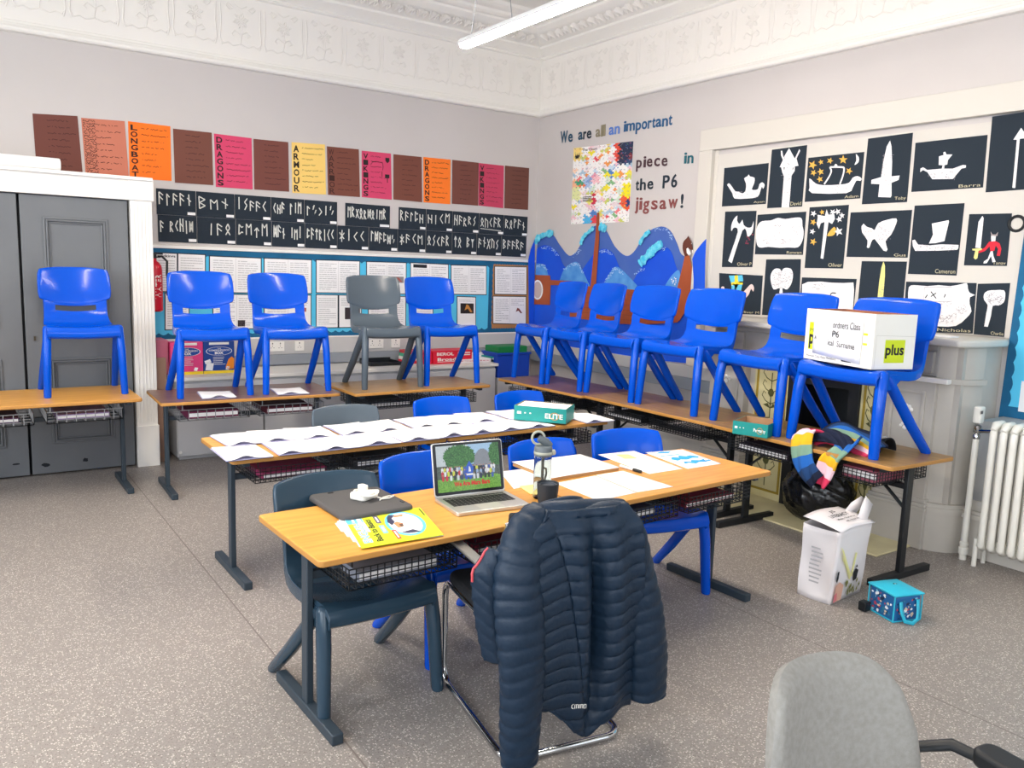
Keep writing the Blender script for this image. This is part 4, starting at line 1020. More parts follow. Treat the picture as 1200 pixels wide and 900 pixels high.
# ---- blue board at the far right
t = thing('display_board', 'dark blue board with turquoise scalloped border at right edge above radiator', 'notice board', PX(1195, 400, XW))
ya = PX(1172, 488, XW).y; mb = MB(M_bd); z0 = PX(1180, 491, XW).z
P = onR(lambda x, y: (x, y), [(1175, 488), (1198, 281), (1260, 281), (1260, 510), (1180, 491)], .02)
mb.flat([(XW-.02, ya, z0), (XW-.02, ya-.02, 1.86), (XW-.02, .9, 1.86), (XW-.02, .9, z0)], NR, .018); mb.build('backing', t, 0)
y1 = PX(1190, 420, XW).y; sc = []
for k in range(44): sc.append((XW-.021, y1-.012*abs(math.sin(k*PI/4)), z0+.08+k*(1.72-z0)/44))
MB(M_bl).flat(sc+[(XW-.021, .9, 1.78), (XW-.021, .9, z0+.08)], NR, .001).build('light_panel', t, 0)
pp = MB(M_paper); yy = PX(1196.5, 470, XW).y; pp.bb(XW-.0235, XW-.0215, yy-.25, yy, PX(1197, 482, XW).z, PX(1197, 446, XW).z); o = pp.build('printed_sheet', None, 0); tag(o, 'white sheet pinned on the dark blue board at the right edge', 'paper')

# ================================================================== fireplace
M_mant = mat('painted slate mantel', '#b9b3aa', .55, vary='#c6c0b6', vscale=3); M_mfr = mat('grey painted frieze', '#9b9894', .6)
t = thing('fireplace', 'grey painted fireplace surround with tiled sides behind the right-hand desks', 'fireplace', (XW-.2, 3.2, 0))
FX = 4.64; ya, yb_ = 2.29, 4.12      # right and left ends
mb = MB(M_mant); mb.bb(FX+.06, XW-.001, ya+.02, ya+.62, 0, 1.20); mb.bb(FX+.06, XW-.001, yb_-.42, yb_, 0, 1.20); mb.bb(FX+.06, XW-.001, ya+.02, yb_, .98, 1.20); mb.build('breast', t, 0)
mb = MB(M_cream)
out = [(XW, ya-.03)]+[(XW-.12-.42*math.sin(a), ya-.06+.10*(1-math.cos(a))*0.8-.02) for a in (0, .4, .8, 1.2, 1.45)]+[(FX-.07, ya+.10), (FX-.07, yb_+.02), (FX-.02, yb_+.08), (XW, yb_+.08)]
mb.prism([(x, y) for x, y in reversed(out)], 1.205, 1.245); mb.build('mantel_shelf', t, 30, bevel=.012, seg=3)
mb = MB(M_mfr); mb.bb(FX+.02, FX+.12, ya+.14, yb_-.02, 1.02, 1.205); mb.bb(FX, FX+.04, ya+.14, yb_, 1.17, 1.205); mb.build('frieze', t, 0, bevel=.006)
mb = MB(M_white); mb.bb(FX-.015, FX+.08, ya+.06, ya+.42, .985, 1.015); mb.bb(FX-.015, FX+.08, yb_-.36, yb_, .985, 1.015); mb.bb(FX+.02, FX+.08, ya+.1, yb_-.1, .99, 1.01); mb.build('moulding', t, 0, bevel=.005)
def leafmotif(mb, y, z, s, x):
    for k in range(5):
        a = PI/2+(k-2)*.6
        mb.lathe((x, y+s*.5*math.cos(a), z+s*.5*math.sin(a)), [(.001, -s*.2), (s*.2, 0), (.001, s*.2)], 8, 'X')
    mb.lathe((x, y, z), [(.001, -s*.25), (s*.28, 0), (.001, s*.25)], 8, 'X')
for nm, y0, y1 in (('pilaster', ya+.13, ya+.44), ('pilaster', yb_-.34, yb_-.02)):
    mb = MB(M_mant); mb.bb(FX, FX+.1, y0, y1, 0, 1.0); mb.bb(FX-.02, FX+.1, y0-.02, y1+.02, 0, .24)
    mb.bb(FX-.035, FX+.1, y0-.03, y1+.03, .235, .255); mb.bb(FX-.028, FX+.1, y0-.025, y1+.025, .255, .275); mb.bb(FX-.012, FX+.1, y0-.012, y1+.012, .275, .30)
    a, b, c, d = y0+.05, y1-.05, .36, .93
    mb.bb(FX-.012, FX, a, a+.018, c, d); mb.bb(FX-.012, FX, b-.018, b, c, d); mb.bb(FX-.012, FX, a, b, d-.018, d); mb.bb(FX-.012, FX, a, b, c, c+.018)
    p = mb.build(nm, t, 0, bevel=.004)
    mb = MB(M_white); ym = (y0+y1)/2
    leafmotif(mb, ym, .80, .065, FX-.008); leafmotif(mb, ym, .70, .052, FX-.008); leafmotif(mb, ym, .45, .06, FX-.008); leafmotif(mb, ym, .55, .048, FX-.008); mb.build('carved_leaf', p, 40)
    mb = MB(M_mfr); mb.bb(FX-.006, FX+.02, y0+.03, y1-.03, 1.04, 1.16); leafmotif(mb, ym, 1.10, .04, FX-.012); mb.build('frieze_block', t, 30, bevel=.004)
# rounded outer corner at the right
mb = MB(M_mant); cen = (FX+.22, ya+.15)
def arcp(r, z): return [(cen[0]-r*math.cos(a)*1.1, cen[1]-r*math.sin(a), z) for a in [k*PI/2/6 for k in range(7)]]
for z0, z1, r in ((0, .24, .20), (.235, .262, .215), (.262, .285, .205), (.285, 1.0, .175), (.985, 1.015, .195), (1.015, 1.205, .175)):
    A = arcp(r, z0); B = arcp(r, z1)
    mb.loft([A+[(cen[0], cen[1], z0)], B+[(cen[0], cen[1], z1)]])
mb.bb(cen[0]-.01, XW-.002, ya+.0, ya+.06, 0, 1.2); mb.build('corner_column', t, 30)
# tiled cheeks
M_tile = mat('cream glazed tile', '#ddd4a4', .2, vary='#d2c690', vscale=5); M_brass = mat('ochre edging tile', '#a58b34', .25); M_orn = mat('green brown ornament', '#5a5a30', .4)
R = random.Random(2)
for y0, y1, s in ((3.43, 3.72, 1), (2.73, 2.90, .62)):
    mb = MB(M_tile); mb.bb(FX+.04, FX+.10, y0, y1, 0, .98); p = mb.build('tile_panel', t, 0)
    mb = MB(M_brass); mb.bb(FX+.034, FX+.06, y0+.02, y0+.035, .06, .96); mb.bb(FX+.034, FX+.06, y1-.035, y1-.02, .06, .96); mb.bb(FX+.034, FX+.06, y0+.02, y1-.02, .06, .075); mb.bb(FX+.034, FX+.06, y0+.02, y1-.02, .50, .51); mb.build('edging', p, 0)
    mb = MB(M_orn); ym = (y0+y1)/2; w = (y1-y0)*.3
    for zc in (.26, .74):
        for sg in (-1, 1):
            for (a, b) in ((.0, .10), (.0, -.06), (.0, .02)):
                pts = [(FX+.0385, ym, zc+b), (FX+.0385, ym+sg*w*.5, zc+b+.02), (FX+.0385, ym+sg*w*.85, zc+b+.055), (FX+.0385, ym+sg*w*.7, zc+b+.085), (FX+.0385, ym+sg*w*.5, zc+b+.07)]
                mb.ribbon(pts, .007, NR)
            mb.flat([(FX+.038, ym, zc-.09), (FX+.038, ym+sg*w*.7, zc-.07), (FX+.038, ym+sg*w*.25, zc-.055)], NR)
        mb.ribbon([(FX+.0385, ym, zc-.16), (FX+.0385, ym, zc+.16)], .008, NR)
        mb.flat([(FX+.038, ym+w*.3*math.cos(k), zc+.02+.03*math.sin(k)) for k in (0, 1, 2, 3, 4, 5, 6)], NR)
    mb.build('tile_ornament', p, 0)
M_iron = mat('black cast iron', '#15181b', .4, bump=.1, bscale=40)
mb = MB(M_iron); mb.bb(FX+.02, FX+.09, 3.35, 3.43, 0, .98); mb.bb(FX+.02, FX+.09, 2.90, 2.98, 0, .98); mb.bb(FX+.02, FX+.09, 2.90, 3.43, .86, .98)
mb.bb(FX+.36, FX+.38, 2.9, 3.43, 0, .98); mb.bb(FX+.06, FX+.38, 3.37, 3.43, 0, .98); mb.bb(FX+.06, FX+.38, 2.9, 2.96, 0, .98); mb.bb(FX+.06, FX+.38, 2.9, 3.43, .9, .98)
mb.build('firebox', t, 0, bevel=.006)
mb = MB(mat('pale stone hearth', '#dcd3a8', .45, vary='#cfc49a', vscale=6)); mb.bb(4.27, FX+.05, 2.46, 3.90, 0, .012); mb.bb(FX+.05, FX+.36, 2.98, 3.35, 0, .012); mb.build('hearth', t, 0, bevel=.003)
# loose white papers along the shelf top
mb = MB(M_paper); mb.box((FX+.12, 2.72, 1.2485), (.10, .62, .006), .03); o = mb.build('paper_strip', None, 0); tag(o, 'loose white paper strip lying on the mantel shelf under the artworks', 'paper')

# ---- boxed panel and skirting behind the radiator
struct(MB(mat('grey panel', '#a9abac', .6)).bb(4.80, XW, .2, 2.235, 0, .79).build('trim_8', smooth=0))
mb = MB(M_cream); mb.bb(4.775, 4.80, .2, 2.255, 0, .22); mb.bb(4.755, 4.80, .2, 2.255, .22, .25); mb.bb(4.765, 4.80, .2, 2.255, .25, .27); mb.bb(4.785, 4.80, .2, 2.255, .27, .33)
struct(mb.build('trim_9', smooth=0, bevel=.004))
# ---- column radiator
M_rad = mat('radiator enamel', '#e9e6dc', .35)
t = thing('radiator', 'white column radiator with valve and pipe at right edge below blue board', 'radiator', (4.68, 1.8, 0))
rx0, rx1 = 4.632, 4.735
for k in range(10):
    y = 2.075-k*.052; mb = MB(M_rad)
    for x in (rx0, rx1):
        mb.tube([(x, y, .11), (x, y, .125), (x, y, .16), (x, y, .70), (x, y, .755), (x+(.012 if x == rx0 else -.012), y, .79)], [.012, .023, .019, .019, .02, .015], 10)
    mb.tube([(rx0-.012, y, .775), (rx0+.02, y, .80), (rx1-.02, y, .80), (rx1+.012, y, .775)], [.014, .024, .024, .014], 10)
    mb.tube([(rx0-.012, y, .135), (rx0+.02, y, .115), (rx1-.02, y, .115), (rx1+.012, y, .135)], [.016, .024, .024, .016], 10)
    mb.bb((rx0+rx1)/2-.02, (rx0+rx1)/2+.02, y-.027, y+.027, .765, .80); mb.bb((rx0+rx1)/2-.02, (rx0+rx1)/2+.02, y-.027, y+.027, .11, .15)
    mb.build('section', t, 45)
for x in (rx0, rx1):
    mb = MB(M_rad); mb.tube([(x, 2.10, 0), (x, 2.10, .16)], .013, 10); mb.build('foot', t, 40)
mb = MB(M_rad); px_, py_ = 4.69, 2.19
mb.lathe((px_, py_, 0), [(.02, 0), (.02, .03), (.026, .035), (.026, .07), (.02, .075), (.024, .09), (.024, .10), (.017, .105), (.017, .70), (.015, .71)], 14); mb.build('pipe', t, 40)
mb = MB(M_chrome); mb.lathe((px_, py_, .70), [(.018, 0), (.02, .02), (.014, .03), (.02, .04), (.02, .075), (.012, .08)], 12); mb.tube([(px_, py_, .745), (px_-.005, py_-.04, .752), (4.685, 2.10, .76)], .012, 8); mb.build('valve_body', t, 40)
mb = MB(M_rad); mb.prism(rrect(.055, .045, .014, 4), .79, .885); mb.xform(Matrix.Translation((px_, py_, 0))); h = mb.build('thermostat_head', t, 40, bevel=.008)
mb = MB(mat('dark display', '#5a5a5a', .4)); mb.box((px_-.02, py_-.0235, .855), (.025, .002, .018)); mb.build('display', h, 0)
# ================================================================== cupboard on the left
M_door = mat('grey door paint', '#6a6d70', .4, vary='#63666a', vscale=2); M_gap = mat('dark gap', '#1c2026', .8)
CF = 6.42
t = thing('cupboard', 'built-in cupboard with grey panelled doors and white frame at left edge', 'cupboard', (.2, 6.7, 0))
mb = MB(M_white)
mb.bb(1.105, 1.25, CF, CF+.10, 0, 1.945); mb.bb(1.10, 1.255, CF-.018, CF+.02, 0, .31)
mb.bb(-1.5, 1.25, CF, CF+.10, 1.945, 2.095); mb.bb(1.10, 1.262, CF-.012, CF+.02, 1.945, 2.095)
for k in range(5): mb.bb(1.122+k*.024, 1.132+k*.024, CF-.005, CF+.005, .33, 1.93)
mb.build('frame', t, 0, bevel=.004)
mb = MB(M_white); mb.bb(-1.5, 1.255, CF-.03, YW-.001, 2.085, 2.108); mb.bb(1.225, 1.25, CF+.10, YW-.002, 0, 2.085); mb.build('carcass', t, 0, bevel=.004)
mb = MB(M_gap); mb.bb(-1.45, 1.11, CF+.12, CF+.14, 0, 1.95); mb.build('inner_back', t, 0)
def door(x0, x1, nm):
    yf = CF+.035; mb = MB(M_door); mb.bb(x0, x1, yf, yf+.04, .012, 1.94); d = mb.build('door', t, 0, bevel=.003)
    zs = [PY(0, y, yf).z for y in (398, 251)]
    w = x1-x0
    for z0, z1 in ((1.04, 1.80), (.22, .83)):
        a, b = x0+.13, x1-.13 if nm else x1-.13
        mb = MB(M_door)
        for off, wd, pr in ((0, .018, .012), (.018, .014, .020), (.034, .012, .010)):
            A, B, Cc, D = a+off, b-off, z0+off, z1-off
            mb.bb(A, A+wd, yf-pr, yf, Cc, D); mb.bb(B-wd, B, yf-pr, yf, Cc, D); mb.bb(A, B, yf-pr, yf, Cc, Cc+wd); mb.bb(A, B, yf-pr, yf, D-wd, D)
        mb.build('panel_moulding', d, 0, bevel=.005)
    return d
d1 = door(.428, 1.092, 1); d2 = door(-.26, .412, 0); door(-.95, -.275, 0)
mb = MB(M_gap); R = random.Random(4)
for x, z, w, h in ((.51, .075, .06, .028), (.76, .085, .035, .032), (.33, .10, .05, .018)):
    mb.flat([(x+w/2*math.cos(a)*R.uniform(.7, 1.2), CF+.0335, z+h/2*math.sin(a)*R.uniform(.6, 1.2)) for a in [k*.63 for k in range(10)]], NB)
mb.build('worn_patch', d1, 0)
mb = MB(mat('old brass', '#4a4438', .4, .6)); mb.box((.48, CF+.03, .97), (.012, .012, .03)); mb.build('keyhole', d1, 0)
# roll of white paper on top of the cupboard
mb = MB(M_paper); z = 2.108+.043; xe = PY(71, 197, CF+.06).x
mb.tube([(-.9, CF+.06, z), (xe-.012, CF+.06, z), (xe-.003, CF+.06, z), (xe, CF+.06, z)], [.043, .043, .040, .030], 18); o = mb.build('paper_roll', None, 40); tag(o, 'long white paper roll lying on top of the cupboard at left', 'paper roll')
# brown board leaning between the post and the cabinets
mb = MB(mat('brown cardboard', '#8d6f5e', .8)); mb.bb(1.262, 1.335, 6.50, 6.54, .0, .80); o = mb.build('cardboard_sheet', None, 0, bevel=.004); tag(o, 'narrow brown cardboard standing between white post and grey cabinet', 'cardboard')

# ---- low white cabinets along the back wall
M_cab = mat('light grey cabinet', '#bcbcbe', .45); M_cabt = mat('pale cabinet top', '#d9d6d0', .4)
CB = 6.46; ed = [1.39, 2.06, 2.78, 3.50, 4.30]
CL = ['white cabinet nearest the cupboard post, below the pink and blue boxes', 'white cabinet below second blue chair of the dark desk', 'white cabinet under the black tray behind the grey chair', 'white cabinet under the red box near the room corner']
for k in range(4):
    a, b = ed[k]+.003, ed[k+1]-.003
    t = thing('low_cabinet', CL[k], 'cabinet', ((a+b)/2, CB+.25, 0), 0, 'low cabinets along the back wall')
    mb = MB(M_cab); mb.bb(a, b, CB+.02, YW-.065, .03, .62); mb.bb(a+.02, b-.02, CB+.05, YW-.1, 0, .03); mb.build('body', t, 0, bevel=.002)
    mb = MB(M_cab); mb.bb(a+.003, b-.003, CB, CB+.018, .035, .60); mb.build('door', t, 0, bevel=.003)
    mb = MB(mat('small catch', '#e6e4e0', .4)); mb.lathe((a-.002+.02, CB-.004, .07), [(.004, -.012), (.012, -.008), (.012, .004)], 10, 'Y'); mb.build('hinge_cap', t, 30)
t = thing('cabinet_worktop', 'pale worktop running over the low cabinets under the display board', 'worktop', (2.85, CB+.25, .62))
mb = MB(M_cabt); mb.bb(1.37, 4.32, CB-.012, YW-.062, .62, .648); mb.build('top', t, 0, bevel=.004)
WT = .648
# ---- things on the worktop
def game_box(label, x0, x1, y, col, title, h=.255, d=.10, obj_cols=()):
    t = thing('game_box', label, 'box', ((x0+x1)/2, y+d/2, WT), 0, 'boxes on the back worktop')
    mb = MB(col); mb.bb(x0, x1, y, y+d, WT, WT+h); mb.build('carton', t, 0, bevel=.002)
    q = Quad((x0, y, WT), (x1, y, WT), (x1, y, WT+h), (x0, y, WT+h), NB)
    mb = MB(mat('box oval blue', '#1c4a9a', .4)); el = lambda r: [(.5+.40*r*math.cos(a*PI/12), .70+.13*r*math.sin(a*PI/12)) for a in range(24)]
    mb.use(M_white); q.shape(mb, el(1.06), .0006); mb.use(mat('box oval blue', '#1c4a9a', .4)); q.shape(mb, el(1.0), .0009); mb.build('oval_badge', t, 0)
    mb = MB(M_white); q.text(mb, 'THE', .44, .765, .56, .80, .0013, .01); q.text(mb, 'COMPREHENSION', .17, .70, .83, .752, .0013, .02); q.text(mb, 'BOX', .36, .60, .64, .685, .0013, .05)
    for k in range(5): q.rect(mb, .30, .50-k*.055, .30+random.uniform(.3, .4), .515-k*.055, .0012)
    q.rect(mb, .18, .90, .82, .975, .0012)
    mb.build('lettering', t, 0)
    mb = MB(mat('box yellow', '#f0cf2a', .5)); q.rect(mb, 0, .0, 1, .09, .0012); mb.build('yellow_band', t, 0)
    mb = MB(M_paper)
    for pts in ([(.05, .12), (.28, .10), (.32, .32), (.10, .36)], [(.02, .40), (.2, .46), (.25, .36), (.06, .30)], [(.70, .12), (.80, .10), (.84, .2), (.74, .22)]): q.shape(mb, pts, .0014)
    mb.use(mat('box orange', '#ef8a1e', .5))
    if obj_cols: q.shape(mb, [(.70, .18), (.78, .12), (.97, .14), (.98, .46), (.90, .52), (.80, .44)], .0014)
    mb.build('pictures', t, 0)
xa = PY(214, 430, 6.62).x; xm = PY(238.5, 430, 6.62).x; xz = PY(275, 430, 6.62).x
game_box('pink box with blue oval label on the worktop behind first blue chair', xm-.245, xm-.002, 6.62, mat('box pink', '#e2407f', .45), 'x')
game_box('dark blue box with oval label and orange picture beside the pink box', xm+.002, xz, 6.62, mat('box blue', '#153f8c', .45), 'x', obj_cols=(1,))
mb = MB(mat('dusty pink folder', '#b8647c', .6)); mb.bb(xm-.335, xm-.25, 6.66, 6.90, WT, WT+.27); o = mb.build('box_file', None, 0, bevel=.003); tag(o, 'dusty pink box file standing left of the pink box', 'file')
# black tray
t = MB(M_black); x0, x1 = PY(430, 424, 6.7).x, PY(466, 424, 6.7).x
t.bb(x0, x1, 6.62, 6.86, WT, WT+.008); t.bb(x0, x1, 6.62, 6.63, WT, WT+.03); t.bb(x0, x1, 6.85, 6.86, WT, WT+.05); t.bb(x0, x0+.01, 6.62, 6.86, WT, WT+.035); t.bb(x1-.01, x1, 6.62, 6.86, WT, WT+.035); o = t.build('letter_tray', None, 0, bevel=.002); tag(o, 'low black tray on the worktop behind the grey chair', 'tray')
# red pen box, stack behind
t = thing('pen_box', 'bright red pen box with white lettering on the worktop by the corner', 'box', (3.85, 6.68, WT))
ba = PY(508, 427, 6.58).x; bb_ = PY(553, 420, 6.58).x
mb = MB(mat('pen box red', '#d81c38', .45)); mb.bb(ba, bb_, 6.58, 6.78, WT, WT+.125); mb.bb(ba-.09, ba-.005, 6.60, 6.80, WT, WT+.115); mb.build('carton', t, 0, bevel=.003)
q = Quad((ba, 6.58, WT), (bb_, 6.58, WT), (bb_, 6.58, WT+.125), (ba, 6.58, WT+.125), NB); mb = MB(M_white); q.text(mb, 'BEROL', .08, .62, .52, .86, .001, .03); q.text(mb, 'Broad', .10, .22, .58, .46, .001, .03)
for k in range(2): q.rect(mb, .62, .60+k*.16, .95, .68+k*.16, .001)
q.rect(mb, .10, .14, .55, .18, .001); mb.build('lettering', t, 0)
for k, (c, nm) in enumerate((('#d0283a', 'red'), ('#e9e6dc', 'white'), ('#4fae8a', 'green'), ('#c83440', 'dark red'))):
    xx = PY(478, 425, 6.70).x; mb = MB(mat('book cover '+c, c, .6)); mb.bb(xx-.02+.004*k, xx+.16-.003*k, 6.68, 6.86, WT+.03*k, WT+.03*k+.029); o = mb.build('workbook', None, 0, bevel=.002); tag(o, '%s workbook in stack left of the red pen box, layer %s from bottom' % (nm, ('one', 'two', 'three', 'four')[k]), 'book', 'stacked workbooks beside the red box')
# magazines and teal boxes at the corner
for k, (a, b, h, hx, lab) in enumerate(((534, 578, .036, '#e9e3e2', 'white paper pack lying right of the red pen box'), (573, 596, .05, '#0f8f86', 'teal paper pack by chair leg, left one of two'), (596, 616, .046, '#129489', 'teal paper pack against the blue crate, right one of two'))):
    x0, x1 = PY(a, 425, 6.6).x, PY(b, 425, 6.6).x-.004
    t = thing('paper_pack', lab, 'paper pack', ((x0+x1)/2, 6.7, WT), 0, 'paper packs on the back worktop')
    mb = MB(mat('pack '+hx, hx, .5)); mb.bb(x0, x1, 6.57, 6.80, WT, WT+h); mb.build('wrapper', t, 0, bevel=.003)
    mb = MB(M_paper if k else mat('faint red print', '#c88890', .7)); q = Quad((x0, 6.57, WT), (x1, 6.57, WT), (x1, 6.57, WT+h), (x0, 6.57, WT+h), NB); q.text(mb, 'Easy Read' if k else 'Casio', .08, .35, .85, .75, .0006, .02); mb.build('lettering', t, 0)
for k in range(3):
    mb = MB(M_paper); xx = PY(552+k*18, 420, 6.82).x; mb.box((xx, 6.84, WT+.028+k*.002), (.22, .18, .05+.004*k), .1*k-.1); o = mb.build('paper_stack', None, 0, bevel=.002); tag(o, ('loose paper stack behind the white pack', 'paper stack behind left teal pack', 'paper stack behind right teal pack')[k], 'paper', 'paper stacks at the back of the worktop')
# crate in the corner
t = thing('storage_crate', 'blue plastic crate with green folders in the far corner behind chair', 'crate', (4.50, 6.55, WT))
xa, xb_ = 4.34, 4.72; ya, yb_ = 6.50, 6.78
mb = MB(mat('crate blue', '#0f3fae', .4)); zc = .50
mb.bb(xa, xb_, ya, ya+.012, zc, zc+.24); mb.bb(xa, xb_, yb_-.012, yb_, zc, zc+.24); mb.bb(xa, xa+.012, ya, yb_, zc, zc+.24); mb.bb(xb_-.012, xb_, ya, yb_, zc, zc+.24); mb.bb(xa, xb_, ya, yb_, zc, zc+.012); mb.bb(xa-.012, xb_+.012, ya-.012, ya+.004, zc+.22, zc+.24); mb.bb(xa-.012, xa+.004, ya-.012, yb_, zc+.22, zc+.24); mb.build('tub', t, 0, bevel=.004)
mb = MB(mat('crate green', '#117a3c', .5)); mb.bb(xa+.016, xb_-.016, ya+.02, yb_-.02, zc+.05, zc+.30); mb.build('folders', t, 0, bevel=.01)
# stool-height stand under the crate
mb = MB(M_cab); mb.bb(4.335, 4.75, 6.48, 6.80, .0, .499); o = mb.build('low_pedestal', None, 0, bevel=.004); tag(o, 'pale pedestal under the blue crate in the far corner', 'pedestal')
# ================================================================== things on the desks
NZ = Vector((0, 0, 1))
def QZ(bl, br, tr, tl, z): return Quad(*[PZ(*p, z) for p in (bl, br, tr, tl)], NZ)
# ---- laptop
A = PZ(511, 580, TT); B = PZ(536, 606, TT); D = PZ(622, 595, TT)
ux = (D-B).normalized(); uy = Vector((-ux.y, ux.x, 0)); LW = (D-B).length; LD = .218
t = thing('laptop', 'open silver laptop showing a group photo on its screen, on nearest desk', 'laptop', (B+ux*LW/2+uy*LD/2))
M_alu = mat('aluminium', '#c9c7c2', .32, .75); M_key = mat('black keys', '#15161a', .5)
def lw(x, y, z): return B+ux*x+uy*y+Vector((0, 0, z))
mb = MB(M_alu); k = rrect(LW, LD, .012, 4, LW/2, LD/2); mb.prism(k, 0, .015); mb.v = [lw(*p) for p in mb.v]; base = mb.build('base', t, 40, bevel=.003)
mb = MB(M_key)
for r in range(6):
    n = 14; y0 = LD-.032-r*.0185
    for c in range(n):
        w = .0162; x0 = .022+c*(LW-.044)/n
        if r == 5 and 4 <= c <= 8:
            if c == 4: mb.add([]); P = [lw(x, y, z) for z in (.0152, .0165) for y in (y0-.015, y0) for x in (x0, x0+(LW-.044)/n*5-.003)]
            else: continue
        else: P = [lw(x, y, z) for z in (.0152, .0165) for y in (y0-.015 if r else y0-.009, y0) for x in (x0, x0+(LW-.044)/n-.003)]
        n0 = mb.add(P)
        for q in ((4, 5, 7, 6), (0, 1, 5, 4), (2, 6, 7, 3), (0, 4, 6, 2), (1, 3, 7, 5)): mb.face([n0+i for i in q])
mb.build('keyboard', t, 0)
mb = MB(mat('trackpad', '#d6d3cc', .3, .6)); mb.poly([lw(x, y, .0154) for x, y in ((LW*.34, .012), (LW*.66, .012), (LW*.66, .085), (LW*.34, .085))]); mb.build('trackpad', t, 0)
th = math.radians(13); LH = .212
def ll(x, h, d=0): return lw(x, LD-.006+math.sin(th)*h+math.cos(th)*d, .014+math.cos(th)*h-math.sin(th)*d)
mb = MB(M_alu); kk = rrect(LW, LH, .010, 4, LW/2, LH/2); n0 = mb.add([ll(x, y, 0) for x, y in kk]); n1 = mb.add([ll(x, y, .007) for x, y in kk]); K = len(kk)
mb.face([n0+i for i in range(K)]); mb.face([n1+i for i in reversed(range(K))])
for i in range(K): mb.face((n0+i, n1+i, n1+(i+1) % K, n0+(i+1) % K))
lid = mb.build('lid', t, 40, bevel=.0015)
nl = (ll(0, 0, -1)-ll(0, 0, 0)).normalized()
sc = Quad(ll(.0, .0), ll(LW, 0), ll(LW, LH), ll(0, LH), nl)
mb = MB(mat('screen bezel', '#101216', .25)); sc.shape(mb, [(.012+x*.976, .03+y*.955) for x, y in [(a/LW, b/LH) for a, b in kk]], .0005); mb.build('bezel', lid, 0)
# photograph shown on the screen
mb = MB(attr_mat('screen image', .62, .3)); mb.cols = []; R = random.Random(9); SX, SY = 78, 50; scr = Quad(*[sc.at(u, v) for u, v in ((.055, .085), (.945, .085), (.945, .94), (.055, .94))], nl)
def pix(u, v):
    j = R.uniform(-.06, .06)
    g = lambda h, s=1: tuple(min(1, max(0, c*(1+j*s))) for c in lin(h)[:3])+(1,)
    tree = ((u-.36)/.25)**2+((v-.74)/.27)**2 < 1+j*2 or ((u-.97)/.14)**2+((v-.74)/.3)**2 < 1+j*2
    hill = ((u-.73)/.15)**2+((v-.55)/.33)**2 < 1
    if v < .27+.03*math.sin(u*9): return g(R.choice(['#6fa83c', '#7db544', '#86bd4c', '#5f9834']))
    if v > .5 and tree: return g(R.choice(['#2e6b2c', '#3a7a34', '#245a28', '#4a8a40']))
    if v > .5 and hill: return g('#8a9098')
    if v > .55: return g('#a9cdec') if u > .5 else g('#c9d4d8')
    return g(R.choice(['#4a5a50', '#5d6a62', '#3f5046']))
for i in range(SX):
    for jj in range(SY):
        mb.col = pix((i+.5)/SX, (jj+.5)/SY); scr.rect(mb, i/SX, jj/SY, (i+1)/SX, (jj+1)/SY, .0008)
for row, (v, n, sz) in enumerate(((.50, 22, .045), (.42, 20, .05), (.33, 14, .055))):
    for k in range(n):
        u = .08+k*.86/n+R.uniform(-.01, .01); c = R.choice(['#e9eef2', '#3d5fb0', '#22304e', '#d8dde4', '#cf3040', '#2c3a2c', '#30406a', '#d8e04a', '#1e2430', '#9fb6d8', '#f0f0f0'])
        if .44 < u < .56: c = '#1f4fc0'
        mb.col = lin(c); hh = sz*1.7; scr.shape(mb, [(u-.016, v-hh), (u+.016, v-hh), (u+.02, v), (u+.008, v+.02), (u-.008, v+.02), (u-.02, v)], .0009+row*.00008)
        mb.col = lin(R.choice(['#c99a80', '#b98a70', '#8a6048'])); scr.shape(mb, [(u+.009*math.cos(a), v+.03+.016*math.sin(a)) for a in range(6)], .00095+row*.00008)
mb.col = lin('#2a60cc'); scr.shape(mb, [(.47, .28), (.55, .28), (.57, .5), (.51, .64), (.45, .5)], .0012); mb.col = lin('#f2f4f6'); scr.shape(mb, [(.49, .40), (.53, .40), (.52, .5), (.50, .52)], .00125); scr.rect(mb, .455, .32, .56, .36, .00125)
mb.col = lin('#e01c1c'); scr.text(mb, 'We Are Mars Bars', .25, .10, .82, .205, .0013, .045)
mb.build('display', lid, 0)
# ---- laptop sleeve, charger
def frame3(p0, p1, p3):
    """origin p0, x towards p1, y towards p3 (orthogonalised)"""
    x = (p1-p0); lx = x.length; x = x.normalized(); y = Vector((-x.y, x.x, 0)); ly = abs((p3-p0).dot(y)); return p0, x, y, lx, ly
P0, X_, Y_, lx, ly = frame3(PZ(403, 607, TT+.02), PZ(487, 593, TT+.02), PZ(375, 578, TT+.02))
P0.z = TT; t = thing('laptop_sleeve', 'dark grey padded laptop sleeve lying beside the yellow magazine', 'sleeve', P0+X_*lx/2+Y_*ly/2)
mb = MB(mat('charcoal neoprene', '#4c4a4a', .8, bump=.15, bscale=300)); mb.prism(rrect(lx, ly, .03, 5, lx/2, ly/2), 0, .022); mb.v = [P0+X_*p.x+Y_*p.y+NZ*p.z for p in mb.v]; mb.build('padded_body', t, 40, bevel=.008, seg=3)
mb = MB(M_black)
for a, b in ((.30, .93), (.93, .20)):
    mb.bb(0, 0, 0, 0, 0, 0) if 0 else None
    c = P0+X_*lx*a+Y_*ly*b+NZ*.0232; mb.box(c, (.022, .010, .002), math.atan2(X_.y, X_.x)+(PI/2 if b < .5 else 0))
mb.build('tab', t, 0)
cb = P0+X_*lx*.60+Y_*ly*.52; cb.z = TT+.0225
t = thing('charger', 'white power adapter with coiled cable lying on the grey laptop sleeve', 'charger', cb)
M_plast = mat('white plastic', '#e9e6dc', .3)
